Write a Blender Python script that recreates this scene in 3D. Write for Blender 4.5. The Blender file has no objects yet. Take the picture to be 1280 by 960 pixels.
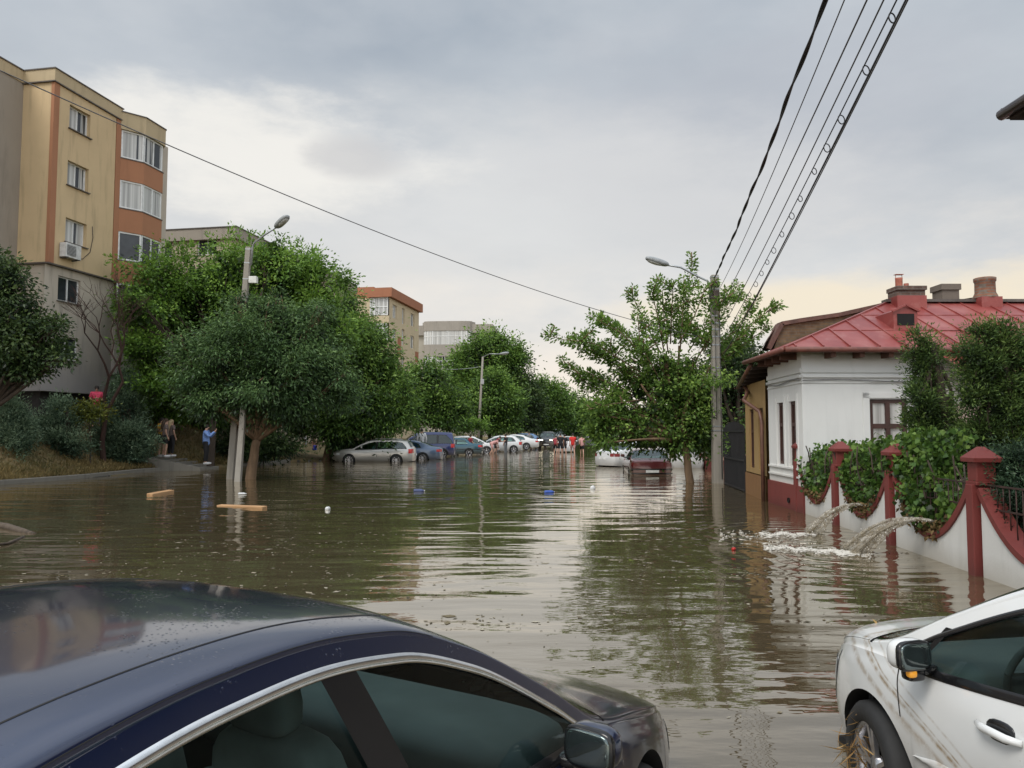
import bpy, bmesh, math, random
import numpy as np
from mathutils import Vector, Matrix
PI = math.pi
R = math.radians
random.seed(7)
sc = bpy.context.scene
COL = sc.collection

# ------------------------------------------------------------------ camera
CAM_H = 1.75
F = 960.0                      # focal length in photo pixels (1280 wide)
HOR = 539.0                    # photo row of the horizon
TH = math.atan((HOR - 480.0) / F)
cd = bpy.data.cameras.new('camera')
cd.sensor_width = 36.0
cd.lens = 36.0 * F / 1280.0
cd.clip_start = 0.05
cd.clip_end = 6000
cam = bpy.data.objects.new('camera', cd)
COL.objects.link(cam)
cam.location = (0, 0, CAM_H)
cam.rotation_euler = (PI / 2 + TH, 0, 0)
sc.camera = cam

def at(px, py, Y):
    """world point seen at a photo pixel, at distance Y ahead"""
    dx = (px - 640) / F
    dy = (480 - py) / F
    wy = math.cos(TH) - dy * math.sin(TH)
    wz = math.sin(TH) + dy * math.cos(TH)
    k = Y / wy
    return Vector((dx * k, Y, CAM_H + wz * k))

def G(px, py, z=0.0):
    """point of the horizontal plane z seen at a photo pixel"""
    dx = (px - 640) / F
    dy = (480 - py) / F
    wy = math.cos(TH) - dy * math.sin(TH)
    wz = math.sin(TH) + dy * math.cos(TH)
    k = (z - CAM_H) / wz
    return Vector((dx * k, wy * k, z))

def proj(p):
    y = p[1] * math.cos(TH) + (p[2] - CAM_H) * math.sin(TH)
    z = -p[1] * math.sin(TH) + (p[2] - CAM_H) * math.cos(TH)
    return 640 + F * p[0] / y, 480 - F * z / y

# ------------------------------------------------------------------ objects
def tag(o, label=None, cat=None, group=None, kind=None):
    if label: o['label'] = label
    if cat: o['category'] = cat
    if group: o['group'] = group
    if kind: o['kind'] = kind
    return o

def thing(name, label, cat, loc=(0, 0, 0), rz=0.0, group=None):
    o = bpy.data.objects.new(name, None)
    o.empty_display_size = 0.2
    COL.objects.link(o)
    o.location = loc
    o.rotation_euler = (0, 0, rz)
    return tag(o, label, cat, group)

def children(o):
    return [c for c in bpy.data.objects if c.parent == o]

def copy_tree(o, parent=None):
    c = o.copy()
    COL.objects.link(c)
    c.parent = parent
    for ch in list(o.children):
        copy_tree(ch, c)
    return c

class MB:
    """collects vertices and faces for ONE mesh object"""
    def __init__(s, org=(0, 0, 0)):
        s.v = []; s.f = []; s.m = []; s.sm = []
        s.org = Vector(org)
    def add(s, vs, fs, mi=0, smooth=False):
        n = len(s.v)
        s.v.extend([tuple(v) for v in vs])
        for f in fs:
            s.f.append(tuple(i + n for i in f)); s.m.append(mi); s.sm.append(smooth)
    def quad(s, a, b, c, d, mi=0, smooth=False):
        s.add([a, b, c, d], [(0, 1, 2, 3)], mi, smooth)
    def box(s, c, size, rz=0.0, mi=0, rot=None):
        hx, hy, hz = size[0] / 2, size[1] / 2, size[2] / 2
        M = rot if rot is not None else Matrix.Rotation(rz, 3, 'Z')
        c = Vector(c)
        vs = [c + M @ Vector((x * hx, y * hy, z * hz)) for z in (-1, 1) for y in (-1, 1) for x in (-1, 1)]
        s.add(vs, [(0, 2, 3, 1), (4, 5, 7, 6), (0, 1, 5, 4), (2, 6, 7, 3), (0, 4, 6, 2), (1, 3, 7, 5)], mi)
    def box2(s, lo, hi, mi=0):
        s.box([(a + b) / 2 for a, b in zip(lo, hi)], [b - a for a, b in zip(lo, hi)], 0, mi)
    def bar(s, a, b, w, h=None, mi=0):
        a, b = Vector(a), Vector(b)
        h = h or w
        d = (b - a)
        L = d.length
        d.normalize()
        up = Vector((0, 0, 1)) if abs(d.z) < 0.95 else Vector((0, 1, 0))
        x = d.cross(up).normalized(); z = x.cross(d).normalized()
        M = Matrix((x, d, z)).transposed()
        s.box((a + b) / 2, (w, L, h), 0, mi, M)
    def tube(s, pts, rad, n=8, mi=0, cap=True, smooth=True, square=False):
        pts = [Vector(p) for p in pts]
        if not hasattr(rad, '__len__'): rad = [rad] * len(pts)
        base = len(s.v)
        prev = None
        rings = []
        for i, p in enumerate(pts):
            t = (pts[min(i + 1, len(pts) - 1)] - pts[max(i - 1, 0)])
            if t.length < 1e-9: t = Vector((0, 0, 1))
            t.normalize()
            if prev is None:
                ref = Vector((1, 0, 0)) if abs(t.x) < 0.9 else Vector((0, 1, 0))
                u = (ref - t * ref.dot(t)).normalized()
            else:
                u = (prev - t * prev.dot(t))
                u = u.normalized() if u.length > 1e-6 else t.orthogonal().normalized()
            prev = u
            w = t.cross(u)
            off = PI / 4 if square else 0
            ring = [p + (u * math.cos(2 * PI * k / n + off) + w * math.sin(2 * PI * k / n + off)) * rad[i] for k in range(n)]
            rings.append(ring)
        vs = [v for r in rings for v in r]
        fs = []
        for i in range(len(pts) - 1):
            for k in range(n):
                k2 = (k + 1) % n
                fs.append((i * n + k, i * n + k2, (i + 1) * n + k2, (i + 1) * n + k))
        if cap:
            fs.append(tuple(range(n - 1, -1, -1)))
            fs.append(tuple((len(pts) - 1) * n + k for k in range(n)))
        s.add(vs, fs, mi, smooth)
    def lathe(s, c, prof, n=20, mi=0, axis='Z', smooth=True, a0=0.0):
        c = Vector(c)
        vs = []; fs = []
        for r, z in prof:
            for k in range(n):
                a = 2 * PI * k / n + a0
                if axis == 'Z': v = Vector((r * math.cos(a), r * math.sin(a), z))
                elif axis == 'Y': v = Vector((r * math.cos(a), z, r * math.sin(a)))
                else: v = Vector((z, r * math.cos(a), r * math.sin(a)))
                vs.append(c + v)
        for i in range(len(prof) - 1):
            for k in range(n):
                k2 = (k + 1) % n
                fs.append((i * n + k, i * n + k2, (i + 1) * n + k2, (i + 1) * n + k))
        s.add(vs, fs, mi, smooth)
    def sell(s, c, r, e1=0.5, e2=0.5, n=16, m=10, rot=None, mi=0):
        """superellipsoid: a rounded box"""
        def sp(x, e): return math.copysign(abs(x) ** e, x)
        c = Vector(c); vs = []; fs = []
        for i in range(m + 1):
            ph = -PI / 2 + PI * i / m
            for k in range(n):
                a = 2 * PI * k / n
                v = Vector((r[0] * sp(math.cos(ph), e1) * sp(math.cos(a), e2), r[1] * sp(math.cos(ph), e1) * sp(math.sin(a), e2), r[2] * sp(math.sin(ph), e1)))
                if rot is not None: v = rot @ v
                vs.append(c + v)
        for i in range(m):
            for k in range(n):
                k2 = (k + 1) % n
                fs.append((i * n + k, i * n + k2, (i + 1) * n + k2, (i + 1) * n + k))
        s.add(vs, fs, mi, True)
    def poly(s, pts, mi=0):
        s.add(pts, [tuple(range(len(pts)))], mi)
    def extrude(s, pts, vec, mi=0):
        """a flat outline pushed along vec"""
        n = len(pts)
        a = [Vector(p) for p in pts]; b = [p + Vector(vec) for p in a]
        fs = [tuple(range(n))[::-1], tuple(range(n, 2 * n))]
        for i in range(n):
            j = (i + 1) % n
            fs.append((i, j, j + n, i + n))
        s.add(a + b, fs, mi)
    def grid(s, P, mi=0, smooth=True, flip=False, skip=None):
        """P[i][k] array of points"""
        ni, nk = len(P), len(P[0])
        vs = [p for row in P for p in row]
        fs = []
        for i in range(ni - 1):
            for k in range(nk - 1):
                if skip and skip(i, k): continue
                q = (i * nk + k, i * nk + k + 1, (i + 1) * nk + k + 1, (i + 1) * nk + k)
                fs.append(q[::-1] if flip else q)
        s.add(vs, fs, mi, smooth)
    def build(s, name, mats, parent=None, recalc=False, bevel=0.0):
        me = bpy.data.meshes.new(name)
        o = s.org
        vs = [(v[0] - o.x, v[1] - o.y, v[2] - o.z) for v in s.v] if (o.x or o.y or o.z) else s.v
        me.from_pydata(vs, [], s.f)
        if not isinstance(mats, (list, tuple)): mats = [mats]
        for m in mats: me.materials.append(m)
        if s.f:
            me.polygons.foreach_set('material_index', s.m)
            me.polygons.foreach_set('use_smooth', s.sm)
        if recalc:
            bm = bmesh.new(); bm.from_mesh(me)
            bmesh.ops.remove_doubles(bm, verts=bm.verts, dist=1e-5)
            bmesh.ops.recalc_face_normals(bm, faces=bm.faces)
            bm.to_mesh(me); bm.free()
        me.update()
        ob = bpy.data.objects.new(name, me)
        COL.objects.link(ob)
        if parent is not None: ob.parent = parent
        if bevel:
            md = ob.modifiers.new('edge', 'BEVEL'); md.width = bevel; md.segments = 2; md.limit_method = 'ANGLE'; md.angle_limit = R(40)
        return ob

def pchip(pts):
    xs = np.array([p[0] for p in pts], float); ys = np.array([p[1] for p in pts], float)
    o = np.argsort(xs); xs = xs[o]; ys = ys[o]
    h = np.diff(xs); d = np.diff(ys) / h
    m = np.zeros(len(xs))
    m[0] = d[0]; m[-1] = d[-1]
    for i in range(1, len(xs) - 1):
        if d[i - 1] * d[i] > 0:
            w1 = 2 * h[i] + h[i - 1]; w2 = h[i] + 2 * h[i - 1]
            m[i] = (w1 + w2) / (w1 / d[i - 1] + w2 / d[i])
    def f(x):
        x = np.clip(x, xs[0], xs[-1])
        i = int(min(max(np.searchsorted(xs, x) - 1, 0), len(xs) - 2))
        t = (x - xs[i]) / h[i]
        t2 = t * t; t3 = t2 * t
        return float((2 * t3 - 3 * t2 + 1) * ys[i] + (t3 - 2 * t2 + t) * h[i] * m[i] + (-2 * t3 + 3 * t2) * ys[i + 1] + (t3 - t2) * h[i] * m[i + 1])
    return f

# ------------------------------------------------------------------ materials
class NT:
    def __init__(s, name):
        s.mat = bpy.data.materials.new(name); s.mat.use_nodes = True
        s.nt = s.mat.node_tree
        s.n = s.nt.nodes; s.n.clear()
        s.out = s.n.new('ShaderNodeOutputMaterial')
    def node(s, t, **kw):
        n = s.n.new(t)
        for k, v in kw.items():
            if k in ('inp',):
                for a, b in v.items(): n.inputs[a].default_value = b
            else: setattr(n, k, v)
        return n
    def link(s, a, b): s.nt.links.new(a, b)
    def tex(s, kind='Object'):
        return s.node('ShaderNodeTexCoord').outputs[kind]
    def noise(s, vec, scale, detail=4, rough=0.55, stretch=None):
        if stretch is not None:
            mp = s.node('ShaderNodeMapping'); mp.inputs['Scale'].default_value = stretch
            s.link(vec, mp.inputs['Vector']); vec = mp.outputs['Vector']
        n = s.node('ShaderNodeTexNoise'); n.inputs['Scale'].default_value = scale; n.inputs['Detail'].default_value = detail; n.inputs['Roughness'].default_value = rough
        s.link(vec, n.inputs['Vector'])
        return n.outputs['Fac']
    def ramp(s, fac, stops):
        n = s.node('ShaderNodeValToRGB')
        e = n.color_ramp.elements
        while len(e) < len(stops): e.new(0.5)
        for el, (p, c) in zip(e, stops):
            el.position = p; el.color = (*c, 1) if len(c) == 3 else c
        s.link(fac, n.inputs['Fac'])
        return n.outputs['Color']
    def mix(s, fac, a, b, mode='MIX'):
        n = s.node('ShaderNodeMix'); n.data_type = 'RGBA'; n.blend_type = mode
        for sock, v in ((n.inputs['Factor'], fac), (n.inputs['A'] if False else n.inputs[6], a), (n.inputs[7], b)):
            if isinstance(v, (int, float)): sock.default_value = v
            elif isinstance(v, (tuple, list)): sock.default_value = (*v, 1)
            else: s.link(v, sock)
        return n.outputs[2]
    def math(s, op, a, b=None, c=None, clamp=False):
        n = s.node('ShaderNodeMath'); n.operation = op; n.use_clamp = clamp
        for i, v in enumerate((a, b, c)):
            if v is None: continue
            if isinstance(v, (int, float)): n.inputs[i].default_value = v
            else: s.link(v, n.inputs[i])
        return n.outputs[0]
    def bsdf(s, color=None, rough=0.6, bump=None, bstr=0.3, bdist=0.02, **kw):
        b = s.node('ShaderNodeBsdfPrincipled')
        if color is not None:
            if isinstance(color, (tuple, list)): b.inputs['Base Color'].default_value = (*color, 1)
            else: s.link(color, b.inputs['Base Color'])
        if isinstance(rough, (int, float)): b.inputs['Roughness'].default_value = rough
        else: s.link(rough, b.inputs['Roughness'])
        for k, v in kw.items():
            b.inputs[k.replace('_', ' ')].default_value = v
        if bump is not None:
            bn = s.node('ShaderNodeBump'); bn.inputs['Strength'].default_value = bstr; bn.inputs['Distance'].default_value = bdist
            s.link(bump, bn.inputs['Height']); s.link(bn.outputs['Normal'], b.inputs['Normal'])
        s.link(b.outputs[0], s.out.inputs[0])
        return b

MATS = {}
def simple(name, col, rough=0.6, var=0.18, scale=6.0, bump=0.0, **kw):
    """plain paint, metal, cloth or plastic with a little uneven dirt"""
    if name in MATS: return MATS[name]
    t = NT(name)
    v = t.tex('Object')
    n = t.noise(v, scale, 5)
    lo = tuple(c * (1 - var) for c in col); hi = tuple(min(1, c * (1 + var)) for c in col)
    c = t.ramp(n, [(0.3, lo), (0.7, hi)])
    t.bsdf(c, rough, n if bump else None, bump, 0.01, **kw)
    MATS[name] = t.mat
    return t.mat

def wall_mat(name, col, stain=0.5, scale=0.8, zdirt=None, rough=0.85, streak=True):
    """rendered wall with patchy weathering and rain streaks"""
    t = NT(name); v = t.tex('Object')
    n1 = t.noise(v, scale, 6, 0.6)
    n2 = t.noise(v, 3.2, 5, 0.6, (1.0, 1.0, 0.12)) if streak else t.noise(v, 5, 4)
    n3 = t.noise(v, 40, 3)
    dark = tuple(c * (1 - stain) for c in col)
    c = t.mix(t.ramp(n1, [(0.35, (0, 0, 0)), (0.75, (1, 1, 1))]), tuple(x * 0.9 for x in col), col)
    c = t.mix(t.math('MULTIPLY', t.ramp(n2, [(0.52, (0, 0, 0)), (0.78, (1, 1, 1))]), 0.7), c, dark)
    if zdirt:
        z0, z1, dc = zdirt
        s = t.node('ShaderNodeSeparateXYZ'); t.link(v, s.inputs[0])
        k = t.math('ADD', s.outputs['Z'], t.math('MULTIPLY', t.math('SUBTRACT', n1, 0.5), (z1 - z0) * 0.9))
        mr = t.node('ShaderNodeMapRange'); mr.inputs['From Min'].default_value = z0; mr.inputs['From Max'].default_value = z1; mr.inputs['To Min'].default_value = 1; mr.inputs['To Max'].default_value = 0
        t.link(k, mr.inputs['Value'])
        c = t.mix(mr.outputs[0], c, dc)
    t.bsdf(c, rough, n3, 0.25, 0.006)
    return t.mat

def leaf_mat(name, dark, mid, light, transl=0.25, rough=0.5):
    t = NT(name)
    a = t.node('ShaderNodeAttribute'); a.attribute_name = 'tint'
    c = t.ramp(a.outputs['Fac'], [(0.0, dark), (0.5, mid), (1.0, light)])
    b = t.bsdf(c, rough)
    b.inputs['Specular IOR Level'].default_value = 0.35
    tr = t.node('ShaderNodeBsdfTranslucent'); t.link(t.mix(0.5, c, light), tr.inputs[0])
    mx = t.node('ShaderNodeMixShader'); mx.inputs[0].default_value = transl
    t.link(b.outputs[0], mx.inputs[1]); t.link(tr.outputs[0], mx.inputs[2]); t.link(mx.outputs[0], t.out.inputs[0])
    return t.mat

def bark_mat(name, col):
    t = NT(name); v = t.tex('Object')
    n = t.noise(v, 9, 6, 0.65, (1, 1, 0.18))
    c = t.ramp(n, [(0.3, tuple(x * 0.45 for x in col)), (0.7, col)])
    t.bsdf(c, 0.9, n, 0.8, 0.03)
    return t.mat

def brick_mat(name, c1, c2, mortar, scale=1.0, w=0.24, h=0.075):
    t = NT(name); v = t.tex('Object')
    s = t.node('ShaderNodeSeparateXYZ'); t.link(v, s.inputs[0])
    cx = t.node('ShaderNodeCombineXYZ')
    t.link(t.math('ADD', s.outputs[0], s.outputs[1]), cx.inputs[0]); t.link(s.outputs[2], cx.inputs[1])
    b = t.node('ShaderNodeTexBrick'); b.inputs['Scale'].default_value = scale
    b.inputs['Brick Width'].default_value = w; b.inputs['Row Height'].default_value = h; b.inputs['Mortar Size'].default_value = 0.012
    b.inputs['Color1'].default_value = (*c1, 1); b.inputs['Color2'].default_value = (*c2, 1); b.inputs['Mortar'].default_value = (*mortar, 1)
    t.link(cx.outputs[0], b.inputs['Vector'])
    n = t.noise(v, 7, 5)
    c = t.mix(0.55, b.outputs['Color'], t.ramp(n, [(0.3, (0.25, 0.22, 0.2)), (0.7, (1, 1, 1))]), 'MULTIPLY')
    t.bsdf(c, 0.9, b.outputs['Fac'], -0.4, 0.01)
    return t.mat

def glass_mat(name, tint, base=0.08, rough=0.02, spec=1.45, wet=0.0):
    """see-through car glass: tinted pass-through plus mirror reflection"""
    t = NT(name)
    tr = t.node('ShaderNodeBsdfTransparent'); tr.inputs[0].default_value = (*tint, 1)
    gl = t.node('ShaderNodeBsdfGlossy'); gl.inputs['Roughness'].default_value = rough; gl.inputs['Color'].default_value = (0.92, 1.0, 0.98, 1)
    if wet:
        v = t.tex('Object')
        vo = t.node('ShaderNodeTexVoronoi'); vo.inputs['Scale'].default_value = 60; t.link(v, vo.inputs['Vector'])
        bn = t.node('ShaderNodeBump'); bn.inputs['Strength'].default_value = wet; bn.inputs['Distance'].default_value = 0.004
        t.link(t.ramp(vo.outputs['Distance'], [(0.0, (1, 1, 1)), (0.3, (0, 0, 0))]), bn.inputs['Height'])
        t.link(bn.outputs[0], gl.inputs['Normal'])
    lw = t.node('ShaderNodeFresnel'); lw.inputs['IOR'].default_value = spec
    f = t.math('ADD', lw.outputs[0], base, clamp=True)
    mx = t.node('ShaderNodeMixShader')
    t.link(f, mx.inputs[0]); t.link(tr.outputs[0], mx.inputs[1]); t.link(gl.outputs[0], mx.inputs[2]); t.link(mx.outputs[0], t.out.inputs[0])
    return t.mat

def pane_mat(name, col, curtain=0.0, seed=0.0):
    """house window pane: dark room behind glass, with pale curtain folds"""
    t = NT(name); v = t.tex('Object')
    c = None
    if curtain:
        n = t.noise(v, 2.2, 2, 0.5, (5, 5, 0.05))
        n2 = t.noise(v, 0.9 + seed, 2, .5, (2.1, 2.1, 0.02))
        cur = t.ramp(n, [(0.3, (0.28, 0.28, 0.27)), (0.7, (0.62, 0.62, 0.6))])
        c = t.mix(t.ramp(n2, [(0.5 - curtain * 0.3, (0, 0, 0)), (0.515 - curtain * 0.3, (1, 1, 1))]), col, cur)
    else:
        c = t.ramp(t.noise(v, 1.3, 3), [(0.3, tuple(x * 0.5 for x in col)), (0.7, tuple(x * 1.6 for x in col))])
    b = t.bsdf(c, 0.06)
    b.inputs['IOR'].default_value = 1.5
    return t.mat

def paint_mat(name, col, metallic=0.0, rough=0.35, coat=1.0, drops=0.0, dirt=None, coat_ior=1.5):
    t = NT(name); v = t.tex('Object')
    n = t.noise(v, 3, 5)
    c = t.mix(t.ramp(n, [(0.45, (0, 0, 0)), (0.9, (0.35, 0.35, 0.35))]), col, tuple(x * 0.8 + 0.02 for x in col))
    s = t.node('ShaderNodeSeparateXYZ'); t.link(v, s.inputs[0])
    # silt film low on the body
    mr = t.node('ShaderNodeMapRange'); mr.inputs['From Min'].default_value = 0.2; mr.inputs['From Max'].default_value = 0.70; mr.inputs['To Min'].default_value = 0.6; mr.inputs['To Max'].default_value = 0
    t.link(t.math('ADD', s.outputs['Z'], t.math('MULTIPLY', t.math('SUBTRACT', n, 0.5), 0.3)), mr.inputs['Value'])
    c = t.mix(mr.outputs[0], c, (0.16, 0.125, 0.08))
    if dirt:
        # thin drying tide lines:  z = a*x + b, broken up by noise
        nn = t.noise(v, 26, 4); nb = t.noise(v, 1.7, 3)
        for (a, b, w, op) in dirt:
            line = t.math('ADD', t.math('MULTIPLY', s.outputs['X'], a), b)
            d = t.math('ABSOLUTE', t.math('SUBTRACT', t.math('ADD', s.outputs['Z'], t.math('MULTIPLY', t.math('SUBTRACT', nb, 0.5), 0.05)), line))
            k = t.math('SUBTRACT', 1.0, t.math('DIVIDE', d, w), clamp=True)
            k = t.math('MULTIPLY', k, t.math('MULTIPLY', t.ramp(nn, [(0.35, (0.15, 0.15, 0.15)), (0.62, (1, 1, 1))]), op), clamp=True)
            c = t.mix(k, c, (0.30, 0.21, 0.11))
        sp = t.node('ShaderNodeTexVoronoi'); sp.inputs['Scale'].default_value = 38; t.link(v, sp.inputs['Vector'])
        k = t.math('MULTIPLY', t.ramp(sp.outputs['Distance'], [(0.05, (1, 1, 1)), (0.14, (0, 0, 0))]), t.ramp(t.noise(v, 2.3, 3), [(0.5, (0, 0, 0)), (0.7, (0.55, 0.55, 0.55))]))
        c = t.mix(k, c, (0.25, 0.18, 0.1))
    b = t.bsdf(c, rough)
    b.inputs['Metallic'].default_value = metallic
    b.inputs['Coat Weight'].default_value = coat; b.inputs['Coat Roughness'].default_value = 0.075 if coat_ior > 1.6 else 0.04; b.inputs['Coat IOR'].default_value = coat_ior; b.inputs['Coat Tint'].default_value = (1, 1, 1, 1)
    if drops:
        vo = t.node('ShaderNodeTexVoronoi'); vo.inputs['Scale'].default_value = 75; t.link(v, vo.inputs['Vector'])
        msk = t.math('MULTIPLY', t.ramp(vo.outputs['Distance'], [(0.0, (1, 1, 1)), (0.28, (0, 0, 0))]), t.ramp(t.noise(v, 5, 2), [(0.5, (0, 0, 0)), (0.62, (1, 1, 1))]))
        bn = t.node('ShaderNodeBump'); bn.inputs['Strength'].default_value = drops; bn.inputs['Distance'].default_value = 0.004
        t.link(msk, bn.inputs['Height']); t.link(bn.outputs[0], b.inputs['Normal']); t.link(bn.outputs[0], b.inputs['Coat Normal'])
    return t.mat

def emit_mat(name, col, strength):
    t = NT(name)
    b = t.bsdf(col, 0.2)
    b.inputs['Emission Color'].default_value = (*col, 1); b.inputs['Emission Strength'].default_value = strength
    return t.mat
# ------------------------------------------------------------------ foliage
RNG = np.random.default_rng(11)

def unit(a):
    return a / np.maximum(np.linalg.norm(a, axis=1, keepdims=True), 1e-9)

def leaf_object(name, parent, org, P, D, L, W, tint, mat, fold=0.25):
    """one mesh of small pointed leaf blades"""
    n = len(P)
    D = unit(D)
    S = RNG.normal(size=(n, 3)); S -= D * np.sum(S * D, axis=1, keepdims=True); S = unit(S)
    N = np.cross(D, S)
    L = np.broadcast_to(np.asarray(L, float), (n,))[:, None]
    Wd = L * W * 0.5
    V = np.empty((n, 4, 3))
    V[:, 0] = P
    V[:, 1] = P + D * L * 0.45 + S * Wd + N * Wd * fold
    V[:, 2] = P + D * L - N * L * 0.12
    V[:, 3] = P + D * L * 0.45 - S * Wd + N * Wd * fold
    V = V.reshape(-1, 3) - np.asarray(org)
    me = bpy.data.meshes.new(name)
    me.vertices.add(n * 4); me.loops.add(n * 4); me.polygons.add(n)
    me.vertices.foreach_set('co', V.astype(np.float32).ravel())
    me.loops.foreach_set('vertex_index', np.arange(n * 4, dtype=np.int32))
    me.polygons.foreach_set('loop_start', np.arange(0, n * 4, 4, dtype=np.int32))
    me.polygons.foreach_set('loop_total', np.full(n, 4, dtype=np.int32))
    at_ = me.attributes.new('tint', 'FLOAT', 'POINT')
    at_.data.foreach_set('value', np.repeat(np.clip(tint, 0, 1), 4).astype(np.float32))
    me.materials.append(mat)
    me.update(calc_edges=True)
    ob = bpy.data.objects.new(name, me)
    COL.objects.link(ob)
    ob.parent = parent
    return ob

def crown_leaves(lobes, L, cov=1.5, W=0.45, per=34, droop=0.35, shell=0.62, jag=0.16, csize=3.2, core=True, flat=0.7, boughs=15):
    """lobes: (centre, radius, squash) -> leaf arrays: clumps through an uneven crown"""
    Ps, Ds, Ls, Ts = [], [], [], []
    zs = [c.z for c, r, q in lobes]
    zlo, zhi = min(zs) - 1, max(zs) + 2
    for c, r, q in lobes:
        N = int(cov * 4 * PI * r * r / (0.5 * W * L * L))
        nc = max(6, N // per)
        # boughs: clusters of clumps standing out of the lobe, with hollows between
        nb = boughs
        bd = unit(RNG.normal(size=(nb, 3)) + np.array([0, 0, .15]))
        br = r * (0.62 + 0.42 * RNG.random(nb) + jag * RNG.normal(size=nb))
        bs = r * RNG.uniform(0.16, 0.34, nb)
        bt = RNG.normal(0, .13, nb)
        bi = RNG.integers(0, nb, nc)
        off = RNG.normal(size=(nc, 3)) * bs[bi][:, None]; off[:, 2] *= .75
        C0 = bd[bi] * br[bi][:, None] + off
        rad = np.linalg.norm(C0, axis=1)
        d = C0 / rad[:, None]
        C = np.asarray(c) + C0 * np.array([1, 1, q])
        cs = L * csize * RNG.uniform(0.55, 1.35, nc)
        ct = RNG.normal(0.42, 0.16, nc) + bt[bi] + 0.10 * d[:, 2] + 0.16 * (rad / r - 0.85) + .16 * off[:, 2] / (bs[bi] + 1e-6)  # upper clumps tinted lighter, lower ones darker: light and shade put into leaf colour
        k = RNG.integers(int(per * 0.6), int(per * 1.4), nc)
        idx = np.repeat(np.arange(nc), k)
        n = len(idx)
        o = RNG.normal(size=(n, 3)) * 0.5
        o[:, 2] *= flat
        P = C[idx] + o * cs[idx][:, None]
        D = unit(o) * 0.8 + d[idx] * 0.5 + RNG.normal(size=(n, 3)) * 0.45
        D[:, 2] -= droop
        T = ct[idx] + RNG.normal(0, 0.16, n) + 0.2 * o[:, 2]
        Ps.append(P); Ds.append(D); Ls.append(L * RNG.uniform(0.65, 1.25, n)); Ts.append(T)
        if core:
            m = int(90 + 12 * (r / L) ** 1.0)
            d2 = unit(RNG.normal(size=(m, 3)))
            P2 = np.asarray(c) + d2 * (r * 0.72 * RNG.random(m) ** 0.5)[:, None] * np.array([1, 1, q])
            Ps.append(P2); Ds.append(RNG.normal(size=(m, 3))); Ls.append(np.full(m, min(r * 0.42, L * 4.5))); Ts.append(np.full(m, 0.02))  # large core leaves coloured near black, painting the shade inside the crown
    return [np.concatenate(x) for x in (Ps, Ds, Ls, Ts)]

def shoot_leaves(segs, L, n_per_m, spread, t0=0.5, along=0.6, droop=0.2):
    """leaves set along twigs; segs = list of point lists"""
    Ps, Ds, Ls, Ts = [], [], [], []
    for pts in segs:
        pts = [np.asarray(p, float) for p in pts]
        for a, b in zip(pts[:-1], pts[1:]):
            le = np.linalg.norm(b - a)
            n = max(2, int(le * n_per_m))
            t = RNG.random(n)[:, None]
            dv = (b - a) / max(le, 1e-6)
            r = RNG.normal(size=(n, 3)); r -= dv * (r @ dv)[:, None]; r = unit(r)
            P = a + (b - a) * t + r * (spread * RNG.random(n) ** 0.8)[:, None]
            D = r * 0.9 + dv * along + RNG.normal(size=(n, 3)) * 0.25
            D[:, 2] -= droop
            Ps.append(P); Ds.append(D); Ls.append(L * RNG.uniform(0.7, 1.25, n)); Ts.append(RNG.normal(t0, 0.2, n))
    return [np.concatenate(x) for x in (Ps, Ds, Ls, Ts)]

def join(*sets):
    return [np.concatenate(x) for x in zip(*sets)]

def px_lobes(Y, L):
    """(px, py, r_px, dy[, squash]) at distance Y -> world lobes"""
    out = []
    for e in L:
        px, py, r, dy = e[:4]
        q = e[4] if len(e) > 4 else 0.95
        out.append((at(px, py, Y + dy), r * (Y + dy) / F, q))
    return out

def limb_pts(a, b, bend=0.15, n=5):
    a, b = Vector(a), Vector(b)
    L = (b - a).length
    o = Vector((random.uniform(-1, 1), random.uniform(-1, 1), random.uniform(0, 0.6))) * L * bend
    return [a + (b - a) * (i / n) + o * math.sin(PI * i / n) + Vector((random.uniform(-1, 1), random.uniform(-1, 1), 0)) * L * 0.012 for i in range(n + 1)]

def make_tree(name, label, group, base, fork, lobes, leafL, leafm, barkm, r0=0.16, cov=1.5, extra=None, W=0.45, droop=0.35, limbs=True, cat='tree', per=34, shell=0.62, jag=0.16, csize=3.2, flat=0.7, trunk_parts=None, boughs=15):
    base = Vector(base); fork = Vector(fork)
    t = thing(name, label, cat, base, 0, group)
    mb = MB(base)
    pts = limb_pts(base - Vector((0, 0, 0.5)), fork, 0.04, 6)
    mb.tube(pts, [r0 * (1.25 if i == 0 else 1.08 - 0.07 * i) for i in range(7)], 9)
    if limbs:
        for c, r, q in lobes:
            tip = Vector(c) + Vector((0, 0, r * 0.35))
            p = limb_pts(fork - (fork - base) * 0.06, tip, 0.12, 6)
            mb.tube(p, [r0 * 0.55 * (1 - 0.13 * i) for i in range(7)], 6)
            for k in range(4):
                a = p[3 + k % 3]
                e = Vector(c) + Vector((random.gauss(0, 1), random.gauss(0, 1), random.gauss(0.2, 0.8))).normalized() * r * 0.85
                mb.tube(limb_pts(a, e, 0.1, 4), [r0 * 0.22 * (1 - 0.18 * i) for i in range(5)], 5)
    if trunk_parts: trunk_parts(mb)
    mb.build('trunk', barkm, t)
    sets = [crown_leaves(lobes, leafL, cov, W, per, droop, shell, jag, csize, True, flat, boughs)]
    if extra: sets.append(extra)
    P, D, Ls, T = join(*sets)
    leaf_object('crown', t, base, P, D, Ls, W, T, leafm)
    return t

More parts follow.
